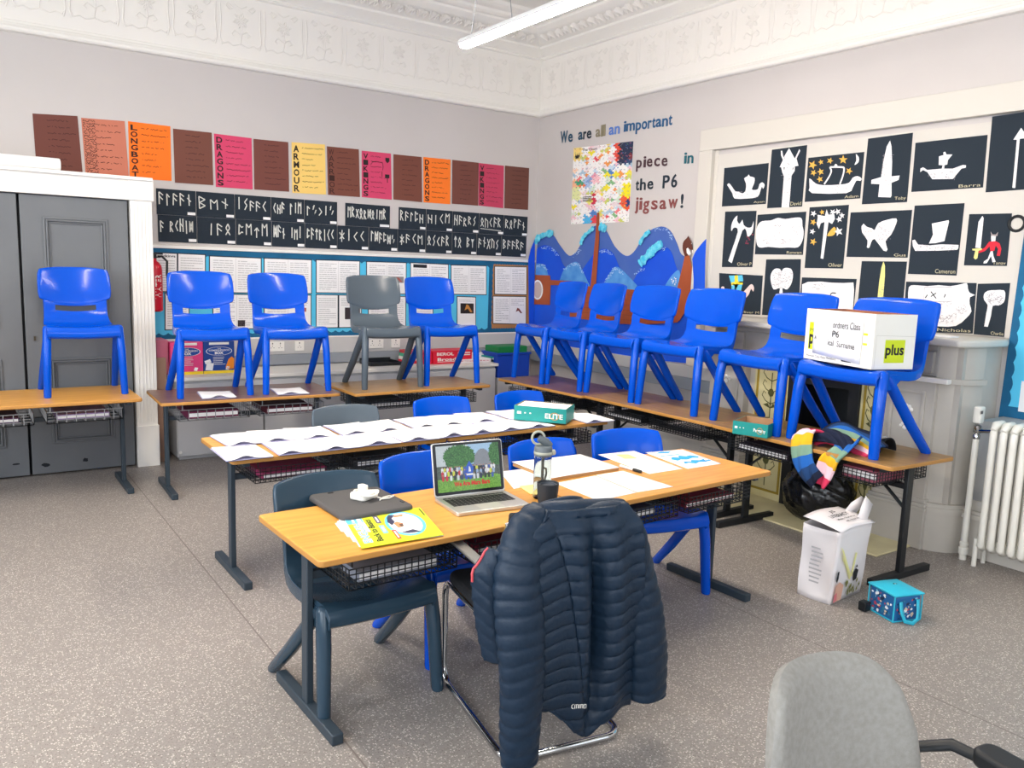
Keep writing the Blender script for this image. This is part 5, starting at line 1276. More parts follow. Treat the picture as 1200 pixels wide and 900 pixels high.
mb = MB(M_plast); mb.prism(rrect(.075, .075, .016, 4), 0, .027); a = .5; mb.v = [cb+Matrix.Rotation(a, 3, 'Z') @ (p+Vector((-.01, .012, 0))) for p in mb.v]; mb.build('adapter_block', t, 40, bevel=.006)
mb = MB(M_plast)
for k in range(4):
    r = .034+.004*k; pts = [cb+Vector((-.005+r*math.cos(q*PI/9)*(1 if q % 2 else 1.02), -.008+r*.95*math.sin(q*PI/9), .010+.006*k+.006*math.sin(q*.6+k))) for q in range(18)]; mb.tube(pts, .0035, 6, closed=True)
mb.tube([cb+Vector((.025, -.03, .012)), cb+Vector((.045, -.045, .004)), cb+Vector((.075, -.048, .004)), cb+Vector((.10, -.03, .004)), cb+Vector((.085, -.022, .004)), cb+Vector((.055, -.03, .004)), cb+Vector((.03, -.055, .004))], .003, 6); mb.build('cable', t, 40)
mb = MB(M_plast); mb.prism(rrect(.03, .04, .01, 4), 0, .03); mb.v = [cb+Matrix.Rotation(.2, 3, 'Z') @ (p+Vector((.015, .045, .012))) for p in mb.v]; mb.build('plug_head', t, 40, bevel=.005)
# ---- magazine
z = TT+.006
q = QZ((520, 627), (492, 595), (401, 605), (424, 643), z)
t = thing('magazine', 'yellow-green activity magazine with oval photo at front edge of nearest desk', 'magazine', (q.p[0]+q.p[2])/2-NZ*.006)
mb = MB(M_paper)
for k in range(4):
    qq = QZ((520-k*.3, 628), (492, 596), (399-k*2.2, 606+k*2.4), (421-k*7, 641-k*6), TT+.0008+k*.0012)
    mb.grid(6, 4, lambda u, v: qq.at(u, v, .004*math.sin(PI*v)*(v > .5)*k*.4))
mb.build('pages', t, 30, solid=.0006)
mb = MB(mat('magazine yellow green', '#c9dc14', .35, vary='#d9e82a', vscale=25)); q.slab(mb, .0015); mb.build('cover', t, 0)
mb = MB(mat('magazine blue', '#5fc4ee', .35)); q.rect(mb, .70, .80, 1, 1, .0018); q.shape(mb, [(.52+.40*math.cos(a*PI/14), .33+.24*math.sin(a*PI/14)) for a in range(28)], .0018); q.rect(mb, .30, .60, .55, .66, .0018); mb.build('blue_area', t, 0)
mb = MB(M_paper); q.shape(mb, [(.52+.35*math.cos(a*PI/14), .33+.20*math.sin(a*PI/14)) for a in range(28)], .0021); q.rect(mb, .74, .90, .95, .93, .0021); q.rect(mb, .34, .615, .51, .645, .0023); mb.build('white_area', t, 0)
mb = MB(mat('photo navy', '#2e3350', .4)); q.shape(mb, [(.82, .38), (.84, .46), (.76, .50), (.62, .53), (.50, .50), (.60, .44), (.72, .45)], .0024); q.shape(mb, [(.25, .46), (.20, .38), (.19, .22), (.30, .30)], .0024)
mb.use(mat('photo skin', '#c98a5a', .5)); q.shape(mb, [(.40, .45), (.55, .47), (.60, .42), (.52, .36), (.42, .38)], .0025); q.shape(mb, [(.75, .30), (.82, .28), (.80, .40), (.74, .42)], .0025); mb.use(mat('photo brown hair', '#5a3a28', .5)); q.shape(mb, [(.42, .41), (.50, .42), (.52, .37), (.44, .37)], .0026)
mb.use(mat('badge red', '#d83030', .4)); q.rect(mb, .08, .50, .36, .55, .0022); mb.use(mat('badge purple', '#5a4a78', .4)); q.rect(mb, .62, .60, .86, .66, .0022); mb.build('picture', t, 0)
mb = MB(M_paper); q.rect(mb, .12, .515, .32, .535, .0025); q.rect(mb, .66, .62, .82, .64, .0025); q.text(mb, 'ENGLISH', .10, .835, .72, .945, .0022, .06); mb.build('badge_lettering', t, 0)
mb = MB(mat('title blue', '#7fd0f2', .4)); q.text(mb, 'ENGLISH', .105, .84, .715, .94, .0026, .02); mb.build('title', t, 0)
mb = MB(M_inkd); q.text(mb, 'Back to Basics', .10, .71, .78, .79, .0024, .02); q.rect(mb, .70, .02, .95, .035, .0022); mb.build('subtitle', t, 0)
# ---- bottle and cup
M_clear = mat('clear plastic', '#dfe5e2', .05, trans=1, ior=1.22, spec=.4)
bx = PZ(634.5, 583, TT)
t = thing('water_bottle', 'clear water bottle with grey flip lid and carry loop beside laptop', 'bottle', bx)
mb = MB(M_clear); mb.lathe(bx, [(.034, .0), (.036, .004), (.036, .165), (.034, .175), (.030, .18), (.0285, .18), (.0325, .172), (.0345, .163), (.0345, .008), (.001, .006)], 24); mb.build('body', t, 40)
M_lid = mat('grey green lid', '#5c6468', .4)
mb = MB(M_lid); mb.lathe(bx, [(.031, .172), (.037, .176), (.037, .205), (.034, .212), (.030, .215)], 24); mb.tube([bx+Vector((.028, -.012, .213)), bx+Vector((.01, -.004, .228)), bx+Vector((-.018, .008, .245))], [.012, .018, .014], 10); mb.build('lid', t, 40)
mb = MB(mat('lid pale trim', '#a8ab9c', .4)); mb.lathe(bx, [(.0372, .182), (.0382, .184), (.0382, .190), (.0372, .192)], 24)
mb.tube([bx+Vector((-.02+.026*math.cos(a*PI/8)*.9, .01-.01*math.cos(a*PI/8), .246+.026*math.sin(a*PI/8))) for a in range(16)], .005, 8, closed=True); mb.lathe(bx+Vector((.03, -.022, .188)), [(.001, -.012), (.012, -.008), (.012, .008), (.001, .012)], 12, 'X'); mb.build('carry_loop', t, 40)
mb = MB(mat('grey straw', '#77706a', .5)); mb.tube([bx+Vector(p) for p in ((0, 0, .20), (0, 0, .06), (.004, 0, .04))], .006, 8); mb.tube([bx+Vector(p) for p in ((.0, 0, .125), (.016, 0, .12), (.02, 0, .10), (.006, 0, .045), (-.012, 0, .03))], .004, 8); mb.build('straw', t, 40)
cx = PZ(641, 596.5, TT)
t = thing('coffee_cup', 'dark charcoal ribbed reusable cup beside the water bottle', 'cup', cx)
prof = [(.026, 0), (.031, .004), (.036, .03), (.041, .075), (.0425, .10), (.0425, .104), (.039, .104), (.038, .10), (.0365, .09), (.001, .088)]
rings = []
for r, zz in prof: rings.append([cx+Vector((r*(1-.022*(k % 2)*(.008 < zz < .085))*math.cos(k*PI/28), r*(1-.022*(k % 2)*(.008 < zz < .085))*math.sin(k*PI/28), zz)) for k in range(56)])
mb = MB(mat('charcoal silicone', '#22272e', .55)); mb.loft(rings); mb.build('cup_body', t, 50)
mb = MB(mat('cup lid', '#3b414a', .5)); mb.lathe(cx, [(.036, .0885), (.038, .097), (.030, .099), (.028, .093), (.001, .093)], 28); mb.build('lid', t, 40)
# ---- papers on the right desk
def flat_paper(label, quad, z, th=.0015, name='paper_sheet', m=None, wav=0):
    q = QZ(*quad, z); t = thing(name, label, 'paper', (q.p[0]+q.p[2])/2, 0)
    mb = MB(m or M_paper); mb.grid(8, 6, lambda u, v: q.at(u, v, th+wav*(math.sin(u*5+v*2)+.6*math.sin(v*6-u))*.5+abs(wav)))
    mb.build('page', t, 40, solid=th, soff=-1); q.p = [p+NZ*(th+.0006+abs(wav)*1.4) for p in q.p]; return t, q
t, q = flat_paper('open white folder stack with brown edges in front of the left blue chair', ((647, 561), (726, 548), (680, 533), (600, 542)), TT+.014, name='folder', wav=.002)
mb = MB(mat('buff card', '#b98d5c', .8)); q2 = QZ((646, 564), (725, 551), (679, 536), (601, 546), TT); q2.slab(mb, .012); mb.build('buff_sheets', t, 0)
t, q = flat_paper('white sheet lying nearest the desk front edge, left half of a pair', ((701, 587), (746, 577.5), (697.5, 557.5), (651, 566.5)), TT+.0005)
t, q = flat_paper('white sheet lying under the marker pen, right half of a pair', ((747, 577), (789, 570.5), (730, 552), (698.5, 557)), TT+.0005)
t, q = flat_paper('white sheet partly hidden behind the open laptop', ((602, 573), (641, 566), (622, 549), (586, 553)), TT+.0005)
t, q = flat_paper('small yellow note beside the clear water bottle', ((622, 579.5), (637, 577), (631, 567), (608, 570)), TT+.0012, m=mat('yellow note', '#f2dd8a', .8), name='sticky_note')
t, q = flat_paper('printed white sheet with a pale yellow highlighted block', ((761, 555.5), (800, 549.5), (743, 528.5), (701, 533)), TT+.0005)
mb = MB(mat('highlighter yellow', '#f4e08a', .8)); q.shape(mb, [(.30, .68), (.62, .62), (.66, .86), (.35, .92)], .0003); mb.use(M_ink)
for k in range(5): q.rect(mb, .15, .12+k*.1, .15+random.uniform(.4, .7), .125+k*.1, .0003)
mb.build('print', t, 0)
t, q = flat_paper('white sheet with bright blue printed drawing at the desk back edge', ((806, 549.5), (845, 543.5), (800, 527), (756.5, 530.5)), TT+.0005)
mb = MB(mat('bright blue print', '#2f9fe6', .7)); R = random.Random(12)
q.shape(mb, [(.15, .88), (.45, .84), (.60, .92), (.35, .96)], .0003); q.rect(mb, .10, .70, .62, .735, .0003)
q.shape(mb, [(.15, .50), (.30, .62), (.42, .55), (.52, .66), (.66, .58), (.80, .62), (.92, .50), (.84, .42), (.70, .46), (.50, .40), (.34, .44), (.22, .40)], .0003); q.shape(mb, [(.20, .22), (.30, .34), (.45, .28), (.55, .36), (.72, .30), (.88, .34), (.80, .18), (.60, .22), (.45, .16), (.34, .24)], .0003); q.rect(mb, .78, .20, .95, .26, .0003); mb.build('print', t, 0)
a = PZ(726.5, 545.5, TT+.010); b = PZ(752, 553, TT+.008); d = (b-a)
t = thing('marker_pen', 'white marker pen with black cap lying across the white sheets', 'pen', (a+b)/2-NZ*.007)
mb = MB(M_paper); mb.tube([a+d*k for k in (0, .02, .62)], [.004, .0065, .0065], 10); mb.build('barrel', t, 40)
mb = MB(M_black); mb.tube([a+d*k for k in (.62, .64, .97, 1.0)], [.0066, .0075, .0072, .004], 10); mb.build('cap', t, 40)
mb = MB(M_inkd); mb.ribbon([a+d*.12+NZ*.0068, a+d*.5+NZ*.0068], .003, NZ); mb.build('lettering', t, 0)
# ---- booklets on the middle desks
def booklet(label, p, rz, seed, z, group):
    R = random.Random(seed); w, h = .212, .290; M_ = Matrix.Rotation(rz, 3, 'Z')
    t = thing('booklet', label, 'booklet', p, 0, group); p = Vector((p.x, p.y, z))
    c = R.uniform(.25, .5); s = R.uniform(.015, .024); e = R.uniform(.002, .006)
    def top(u, v):
        lift = s*math.exp(-((u-c)/.17)**2)*max(0, 1-v/.16)**1.3+.003*math.sin(3*v+u*4+seed)*v+e*math.exp(-((v-.5)/.12)**2)*.5
        return p+M_ @ Vector(((u-.5)*w, (v-.04)*h, .0055+lift+.001))
    mb = MB(M_card); mb.grid(4, 4, lambda u, v: p+M_ @ Vector(((u-.5)*w-.001, (v-.04)*h, .0012))); mb.build('cover', t, 0, solid=.001)
    mb = MB(mat('lilac page edge', '#b9b4d4', .8)); mb.grid(4, 4, lambda u, v: p+M_ @ Vector(((u-.5)*w-.004, (v-.03)*h, .003))); mb.build('under_pages', t, 0, solid=.002)
    mb = MB(M_paper); mb.grid(14, 12, top); mb.build('top_page', t, 60, solid=.0008)
    mb = MB(mat('faint grey print', '#d9d8da', .9))
    for k in range(9):
        v = .25+k*.075; u1 = .15+R.uniform(.4, .7)
        mb.ribbon([top(.15+(u1-.15)*j/4, v)+NZ*.0012 for j in range(5)], .0022, NZ)
    mb.build('print', t, 0)
FR = [(284, 538), (345, 532), (394, 526), (441, 522), (485, 516), (525, 511), (557, 506), (588, 503), (622, 500)]
BK = [(275, 519), (314, 516), (356, 511.5), (404, 506), (441, 502), (478, 495.5), (513, 493), (548, 489), (585, 485)]
nm = ['leftmost', 'second from left', 'third from left', 'fourth from left', 'fifth from left', 'sixth from left', 'seventh from left', 'eighth from left', 'ninth from left']
for i, p in enumerate(FR):
    w = PZ(*p, TT); w.y = 3.71+i*.004
    w.x = PZ(*p, TT).x+.03
    booklet('curled white booklet, %s in front row of middle desks' % nm[i], Vector((w.x, w.y-.02, TT)), random.uniform(-.04, .06), 30+i, TT+.0005+.0009*(i % 2), 'booklets in the front row')
for i, p in enumerate(BK):
    w = PZ(*p, TT)
    booklet('open white booklet, %s in back row of middle desks' % nm[i], Vector((w.x+.05, 3.985, TT)), random.uniform(-.04, .06), 60+i, TT+.0022+.0009*(i % 2), 'booklets in the back row')
booklet('open white booklet at right end of the middle desks beyond the teal box', Vector((3.235, 3.70, TT)), -.05, 91, TT+.0005, 'booklets in the front row')
booklet('open white booklet behind the teal box at the right end', Vector((3.17, 3.99, TT)), .05, 92, TT+.0022, 'booklets in the back row')
booklet('white booklet on dark desk below the first blue chair', Vector((1.44, 5.43, TT)), -.12, 93, TT+.0005, 'booklets on the dark desk')
booklet('white booklet on dark desk below chair next to grey one', Vector((1.93, 5.40, TT)), -.12, 94, TT+.0005, 'booklets on the dark desk')
# ---- teal paper boxes
M_teal = mat('teal carton', '#0e8a84', .45); M_kraft = mat('brown carton inside', '#a07a58', .8)
def teal_box(label, p0, p1, dep, h, txt, fill, rz0=0, z0=0.0):
    a = PZ(*p0, TT); b = PZ(*p1, TT); x = (b-a); w = x.length; x = x.normalized(); y = Vector((-x.y, x.x, 0)); a = a+NZ*z0
    t = thing('paper_box', label, 'box', a+x*w/2+y*dep/2)
    F = lambda u, v, s: a+x*u+y*v+NZ*s
    def wall(mb, u0, u1, v0, v1, s0, s1):
        n = mb.add([F(u, v, s) for s in (s0, s1) for v in (v0, v1) for u in (u0, u1)])
        for q in ((0, 2, 3, 1), (4, 5, 7, 6), (0, 1, 5, 4), (2, 6, 7, 3), (0, 4, 6, 2), (1, 3, 7, 5)): mb.face([n+i for i in q])
    mb = MB(M_teal); k = .003
    wall(mb, 0, w, 0, k, 0, h); wall(mb, 0, w, dep-k, dep, 0, h); wall(mb, 0, k, k, dep-k, 0, h); wall(mb, w-k, w, k, dep-k, 0, h); wall(mb, 0, w, 0, dep, 0, .002); mb.build('carton', t, 0)
    mb = MB(M_kraft); wall(mb, k, w-k, k, k+.001, .004, h-.0005); wall(mb, k, w-k, dep-k-.001, dep-k, .004, h-.0005); wall(mb, k, k+.001, k, dep-k, .004, h-.0005); wall(mb, w-k-.001, w-k, k, dep-k, .004, h-.0005); wall(mb, k, w-k, k, dep-k, .0025, .004); mb.build('lining', t, 0)
    if fill: mb = MB(M_paper); wall(mb, .012, w-.012 if fill > .5 else w*.65, .012, dep-.012, .005, h*fill); mb.build('paper_ream', t, 0)
    q = Quad(F(0, -.0006, 0), F(w, -.0006, 0), F(w, -.0006, h), F(0, -.0006, h), -y)
    mb = MB(M_white); q.rect(mb, .06, .45, .14, .62, 0); q.rect(mb, .20, .5, .23, .58, 0); q.rect(mb, .30, .5, .33, .58, 0); q.text(mb, txt, .60, .28, .94, .62, 0, .02); mb.build('lettering', t, 0)
    mb = MB(mat('label gold', '#c98a2c', .5)); q.shape(mb, [(.78+.085*math.cos(a_*PI/8)*r, .45+.26*math.sin(a_*PI/8)*r) for r, rng in ((1, range(9, -8, -1)), (.86, range(-7, 10))) for a_ in rng], .0002); mb.build('logo_ring', t, 0)
    return t
teal_box('teal paper box filled with white sheets on the right booklet desk', (602, 494), (663, 499.5), .21, .088, 'ELITE', .97, z0=.012)
teal_box('open teal tray with brown lining on the oak desk before the fireplace', (858, 508), (899, 514), .23, .078, 'Pergamy', .35)
# ---- cardboard box standing on the chair
M_bx = mat('white carton', '#efece4', .6)
seat_z = TT+.457
a = PZ(945, 418, seat_z); b = PZ(1044, 435, seat_z); x = (b-a); w = .53; x = x.normalized(); y = Vector((-x.y, x.x, 0)); dep = .27; h = .285
a = (a+b)/2-x*w/2-y*.07
t = thing('cardboard_box', 'white open cardboard box with handwritten sheet on the chair by the fireplace', 'box', a+x*w/2+y*dep/2)
def F(u, v, s): return a+x*u+y*v+NZ*s
def wall(mb, u0, u1, v0, v1, s0, s1):
    n = mb.add([F(u, v, s) for s in (s0, s1) for v in (v0, v1) for u in (u0, u1)])
    for q in ((0, 2, 3, 1), (4, 5, 7, 6), (0, 1, 5, 4), (2, 6, 7, 3), (0, 4, 6, 2), (1, 3, 7, 5)): mb.face([n+i for i in q])
k = .004; mb = MB(M_bx)
wall(mb, 0, w, 0, k, 0, h); wall(mb, 0, w, dep-k, dep, 0, h); wall(mb, 0, k, k, dep-k, 0, h); wall(mb, w-k, w, k, dep-k, 0, h); wall(mb, 0, w, 0, dep, 0, .003); mb.build('carton', t, 0)
mb = MB(mat('brown board', '#9c6248', .8)); wall(mb, k, w-k, k, k+.001, .004, h); wall(mb, k, w-k, dep-k-.001, dep-k, .004, h); wall(mb, k, k+.001, k, dep-k, .004, h); wall(mb, w-k-.001, w-k, k, dep-k, .004, h); mb.build('lining', t, 0)
q = Quad(F(0, -.0006, 0), F(w, -.0006, 0), F(w, -.0006, h), F(0, -.0006, h), -y)
M_lime = mat('lime print', '#cddc1e', .5)
mb = MB(M_lime); q.rect(mb, .06, .20, .145, .74, 0); q.rect(mb, .86, .60, .92, .64, 0); q.rect(mb, .86, .42, .92, .46, 0); mb.build('lime_print', t, 0)
mb = MB(M_inkd); q.text(mb, 'p', .07, .22, .145, .50, .0004, .03); q.text(mb, 'M', .075, .55, .13, .62, .0004); q.text(mb, 'Premium Copy Paper Multifunct', .05, .04, .50, .10, .0004); q.rect(mb, .58, .06, .72, .11, .0004); mb.build('print', t, 0)
qs = Quad(q.at(.14, .14, .0012), q.at(.85, .06, .0012), q.at(.86, .97, .0012), q.at(.13, .92, .0012), -y)
mb = MB(mat('handwritten sheet', '#e9eaee', .8)); mb.grid(8, 6, lambda u, v: qs.at(u, v, .002+.004*math.sin(u*7)*math.sin(PI*v))); lab = mb.build('taped_sheet', t, 40, solid=.0006)
mb = MB(M_inkd); qs.text(mb, 'ordners Class', .42, .68, .96, .83, .008, .004); qs.text(mb, 'P6', .42, .47, .56, .62, .008, .004); qs.text(mb, 'A', .05, .36, .09, .44, .008, .004); qs.text(mb, 'ical  Surname', .34, .27, .88, .40, .008, .004); mb.build('handwriting', lab, 0)
q = Quad(F(w+.0006, 0, 0), F(w+.0006, dep, 0), F(w+.0006, dep, h), F(w+.0006, 0, h), x)
mb = MB(M_lime); q.rect(mb, .28, .12, .76, .54, 0); mb.build('lime_label', t, 0)
mb = MB(M_inkd); q.text(mb, 'plus', .30, .20, .74, .46, .0004, .03); mb.build('label_lettering', t, 0)
mb = MB(mat('seam grey', '#c9c6bc', .7)); q.line(mb, [(.06, .02), (.06, .62), (.98, .60)], .002, .0003); mb.build('flap_line', t, 0)
# ---- things in the wire baskets
def in_basket(desk_i, k, label, col, w=.30, d=.36, h=.03, off=(0, 0), rz=0, name='folder'):
    cx_, cy_, rzd, L, D = DK[desk_i]
    x0 = -L/2+.115 if k == 0 else .035; bxc = x0+(L/2-.15)/2
    a = math.radians(rzd); M_ = Matrix.Rotation(a, 3, 'Z')
    mb = MB(mat('folder '+col, col, .6)); mb.box((0, 0, h/2), (w, d, h), rz); mb.use(M_paper).box((0, -.004, h*.5), (w*.97, d, h*.55), rz)
    mb.v = [Vector((cx_, cy_, .5175))+M_ @ (p+Vector((bxc+off[0], -.01+off[1], 0))) for p in mb.v]
    o = mb.build(name, None, 0); tag(o, label, 'folder' if name == 'folder' else name.replace('_', ' '))
DK = [(1.447, 2.59, 1.6, 1.115, .56), (2.592, 2.645, 2.4, 1.16, .56), (1.60, 3.985, .4, 1.14, .56), (2.748, 3.99, .4, 1.14, .56), (.43, 5.945, 0, 1.15, .66), (1.668, 5.65, -2, 1.18, .58), (2.898, 5.57, 1, 1.15, .58), (4.05, 5.10, -87, 1.03, .56), (4.122, 3.972, -89.2, 1.23, .56), (4.10, 2.745, -92, 1.21, .56)]
in_basket(0, 0, 'grey workbook in the left wire basket of the laptop desk', '#8a8f9c', .30, .38, .035)
in_basket(0, 1, 'dark red folder in the right wire basket of the laptop desk', '#7a1f34', .30, .36, .03)
in_basket(1, 0, 'navy workbook in the left wire basket of the paper-strewn desk', '#26304c', .28, .34, .035)
in_basket(1, 1, 'dark red folder in the right wire basket of the paper-strewn desk', '#7c2438', .34, .36, .022)
in_basket(2, 0, 'magenta folder in the leftmost basket under the booklet desks', '#8e2c58', .32, .38, .03)
in_basket(2, 1, 'dark grey folder in the second basket under the booklet desks', '#3a3f48', .32, .36, .035)
in_basket(3, 1, 'black folder in the basket under the teal box desk', '#23262c', .30, .36, .03)
in_basket(4, 1, 'lilac folder in the right basket of the leftmost desk', '#a08ab4', .30, .36, .03)
in_basket(4, 0, 'purple and yellow folder in the left basket of leftmost desk', '#5a3a5c', .28, .36, .03)
in_basket(5, 0, 'dark magenta folder in left basket of the dark brown desk', '#6c1e44', .32, .38, .045)
in_basket(5, 1, 'maroon folder in right basket of the dark brown desk', '#5c2030', .32, .38, .04)
in_basket(6, 0, 'dark blue folder in left basket of the back oak desk', '#232c3c', .32, .36, .035)
in_basket(7, 1, 'black tray in the basket of the far corner desk', '#20242a', .28, .36, .03)
in_basket(8, 0, 'black folder in the left basket below the wave mural chairs', '#1c2026', .34, .36, .03)
in_basket(9, 0, 'dark plum folder in left basket of the fireplace desk', '#33283c', .36, .38, .04)
in_basket(9, 1, 'pink cloth bundle in right basket of the fireplace desk', '#a8586c', .20, .24, .06, (.10, -.05))
# ================================================================== cantilever chair with the quilted jacket
CX, CY, CRZ = 1.64, 2.205, math.radians(-9.8)
t = thing('cantilever_chair', 'black cantilever chair with chrome tube frame, jacket draped over its back', 'chair', (0, 0, 0))
CT = t
M_fab = mat('black seat fabric', '#191b1f', .85, bump=.2, bscale=500)
R_ = .0125
def arc(c, r, a0, a1, u, v, n=5): return [Vector(c)+Vector(u)*(r*math.cos(a0+(a1-a0)*k/n))+Vector(v)*(r*math.sin(a0+(a1-a0)*k/n)) for k in range(n+1)]
HW = .215; X1, Y1, Zz = Vector((1, 0, 0)), Vector((0, 1, 0)), Vector((0, 0, 1))
def side(sx):
    x = sx*HW; f = .275; z0 = R_
    p = []
    p += arc((x, f-.06, z0+.06), .06, -PI/2, 0, Y1, Zz)                        # floor to front leg
    p += arc((x, f-.06, .405-.06), .06, 0, PI/2, Y1, Zz)                        # front leg to seat
    p += [Vector((x, .0, .402)), Vector((x, -.14, .40))]
    p += [Vector((x, -.185, .42)), Vector((x, -.205, .48)), Vector((x, -.235, .62)), Vector((x, -.265, .78))]
    return p
L = side(-1); Rr = side(1)
rear = [Vector((-HW, -.20, R_))]+arc((-HW+.06, -.24, R_), .06, PI, 1.5*PI, X1, Y1)+arc((HW-.06, -.24, R_), .06, 1.5*PI, 2*PI, X1, Y1)+[Vector((HW, -.20, R_))]
mb = MB(M_chrome); mb.tube(list(reversed(L))+rear+Rr, R_, 10); mb.build('tube_frame', t, 50)
mb = MB(M_fab); mb.prism(rrect(.44, .43, .05, 4, 0, .045), .40, .445); mb.build('seat', t, 40, bevel=.014, seg=3)
mb = MB(M_fab); mb.grid(8, 6, lambda u, v: ((u-.5)*.42, -.245-.04*(v)+.03*(2*u-1)**2, .56+v*.25)); mb.build('backrest', t, 40, solid=.03, bevel=.008)
for sx in (-1, 1):
    mb = MB(M_steel if 0 else mat('grey arm rest', '#8b8a88', .35, .6)); x = sx*(HW+.025)
    mb.loft([[(x-.02, y, z-.006), (x+.02, y, z-.006), (x+.02, y, z+.006), (x-.02, y, z+.006)] for y, z in ((-.24, .60), (-.1, .605), (.1, .605), (.26, .59), (.30, .57))]); mb.build('armrest', t, 30, bevel=.004)
t.location = (CX, CY, 0); t.rotation_euler = (0, 0, CRZ)

M_jk = mat('navy quilted nylon', '#14273a', .45, spec=.35, bump=.25, bscale=45)
M_jkin = mat('dark lining', '#12161e', .7); M_pip = mat('coral piping', '#c84a52', .5)
J = thing('jacket', 'navy quilted puffer jacket hung over the cantilever chair back', 'jacket', (0, 0, 0))
def quilt(v, per): # puffed rows with narrow stitched valleys
    s_ = abs(math.sin(PI*v/per)); return s_**.45
def sleeve(path, rad, per, nm, squash=(1, .75), n=22, ph=0):
    """path from shoulder to cuff"""
    P = [Vector(p) for p in path]; D = [0]
    for a, b in zip(P[:-1], P[1:]): D.append(D[-1]+(b-a).length)
    tot = D[-1]; N = int(tot/per*9); ctr = []; rr = []
    for i in range(N+1):
        s_ = tot*i/N; k = max(j for j in range(len(D)) if D[j] <= s_+1e-9); k = min(k, len(P)-2); f = (s_-D[k])/(D[k+1]-D[k])
        a, b, c, d = P[max(k-1, 0)], P[k], P[k+1], P[min(k+2, len(P)-1)]
        ctr.append(.5*((2*b)+(c-a)*f+(2*a-5*b+4*c-d)*f*f+(3*b-a-3*c+d)*f**3))
        r = rad[k]*(1-f)+rad[k+1]*f; rr.append((r, s_))
    rings = []
    for i, c in enumerate(ctr):
        tg = (ctr[min(i+1, N)]-ctr[max(i-1, 0)]).normalized(); e = Vector((1, 0, 0)); e = (e-tg*e.dot(tg)).normalized(); g = tg.cross(e); r, s_ = rr[i]; ring = []
        for k in range(n):
            a = 2*PI*k/n; seam = 1-.10*math.exp(-((math.sin(a/2-PI*.70))/.06)**2)
            slant = .012*math.cos(a*1.0+.6)+.006*math.sin(2*a+s_*9)
            q = 1-.10*(1-quilt(s_+slant+ph, per))+.035*math.sin(3*a+s_*14)+.02*math.sin(5*a-s_*22)
            ring.append(c+e*(r*squash[0]*q*seam*math.cos(a))+g*(r*squash[1]*q*seam*math.sin(a)))
        rings.append(ring)
    last = rings[-1]; cc = sum(last, Vector((0, 0, 0)))/n
    rings.append([cc+(p-cc)*.86+(ctr[-1]-ctr[-2]).normalized()*.003 for p in last]); rings.append([cc+(p-cc)*.80-(ctr[-1]-ctr[-2]).normalized()*.03 for p in last])
    mb = MB(M_jk); mb.loft(rings); return mb
# the back of the jacket: a draped sheet, wide at the shoulders, folded down its middle
import bisect
def interp(tab, z):
    zs = [r[0] for r in tab]; k = min(max(bisect.bisect(zs, z)-1, 0), len(tab)-2); f = min(1, max(0, (z-zs[k])/(zs[k+1]-zs[k]))); f = f*f*(3-2*f)
    return [a*(1-f)+b*f for a, b in zip(tab[k][1:], tab[k+1][1:])]
#       z     xl     xr    y of left, fold depth, y right
TAB = [(.115, -.125, .235, -.335, .00, -.30), (.20, -.14, .235, -.345, .03, -.31), (.40, -.155, .235, -.36, .065, -.33), (.60, -.17, .235, -.36, .055, -.34), (.70, -.18, .230, -.345, .035, -.335), (.755, -.175, .225, -.33, .015, -.325), (.80, -.125, .195, -.30, .005, -.30), (.815, -.105, .185, -.285, 0, -.285)]
NU, NV = 70, 110
def bodyf(u, v):
    z = .115+(.815-.115)*v
    xl, xr, yl, fd, yr = interp(TAB, z)
    x = xl+(xr-xl)*u; y = yl+(yr-yl)*u
    xf = .058+.02*math.sin(z*5); dx = x-xf
    fold = math.exp(-(dx/.035)**2)*fd*1.1-.012*math.exp(-((dx+.06)/.04)**2)-.014*math.exp(-((dx-.07)/.04)**2)
    y += fold+.010*math.sin(x*30+z*4)*.4
    # hem outline: lower in the middle, lining corner on the right
    hem = -.062*math.exp(-((x-.055)/.07)**2)+.075*math.exp(-((u-0)/.25)**2)+.012*math.exp(-((x-.19)/.05)**2)
    zz = z+hem*(1-v)**2
    row = zz+.16*abs(x-.058)*(.5 if x < .058 else -.42)+.012*math.sin(x*22)
    puff = quilt(row, .047)
    seam = math.exp(-((x-(-.105+.155*(1-v)**.9))/.006)**2)
    y -= .0100*puff*(1-.8*seam)*(1 if v > .03 else .6)
    return (x, y, zz)
mb = MB(M_jk); mb.grid(NU, NV, bodyf)
body = mb.build('back_panel', J, 60, solid=.012, soff=1)
# shoulder roll and collar folded over the top of the chair back
def should(u, v):
    x = -.11+.30*u; a = v*PI*.95
    r = .045+.006*quilt(v*.14+.02*math.sin(u*6), .047)-.012*abs(2*u-1)**3
    zc = .775+.005*math.sin(u*7)+.012*(1-u); return (x+.01*math.sin(a*2), -.265-r*1.0*math.cos(a)*1.0, zc+r*math.sin(a)*1.05)
mb = MB(M_jk); mb.grid(40, 40, should); mb.build('shoulder_yoke', J, 60, solid=.01)
def collar(u, v):
    a = PI*(.04+.92*u); rr = .095-.012*v
    q = .006*quilt(v*.09, .03)
    return (-.045+rr*1.05*math.cos(PI-a)*.95+.03, -.235-(rr*.55+q)*math.sin(a)+.02, .785+.062*v*math.sin(a)**.4-.02*(1-math.sin(a)))
mb = MB(M_jk); mb.grid(36, 16, collar); mb.build('collar', J, 60, solid=.014)
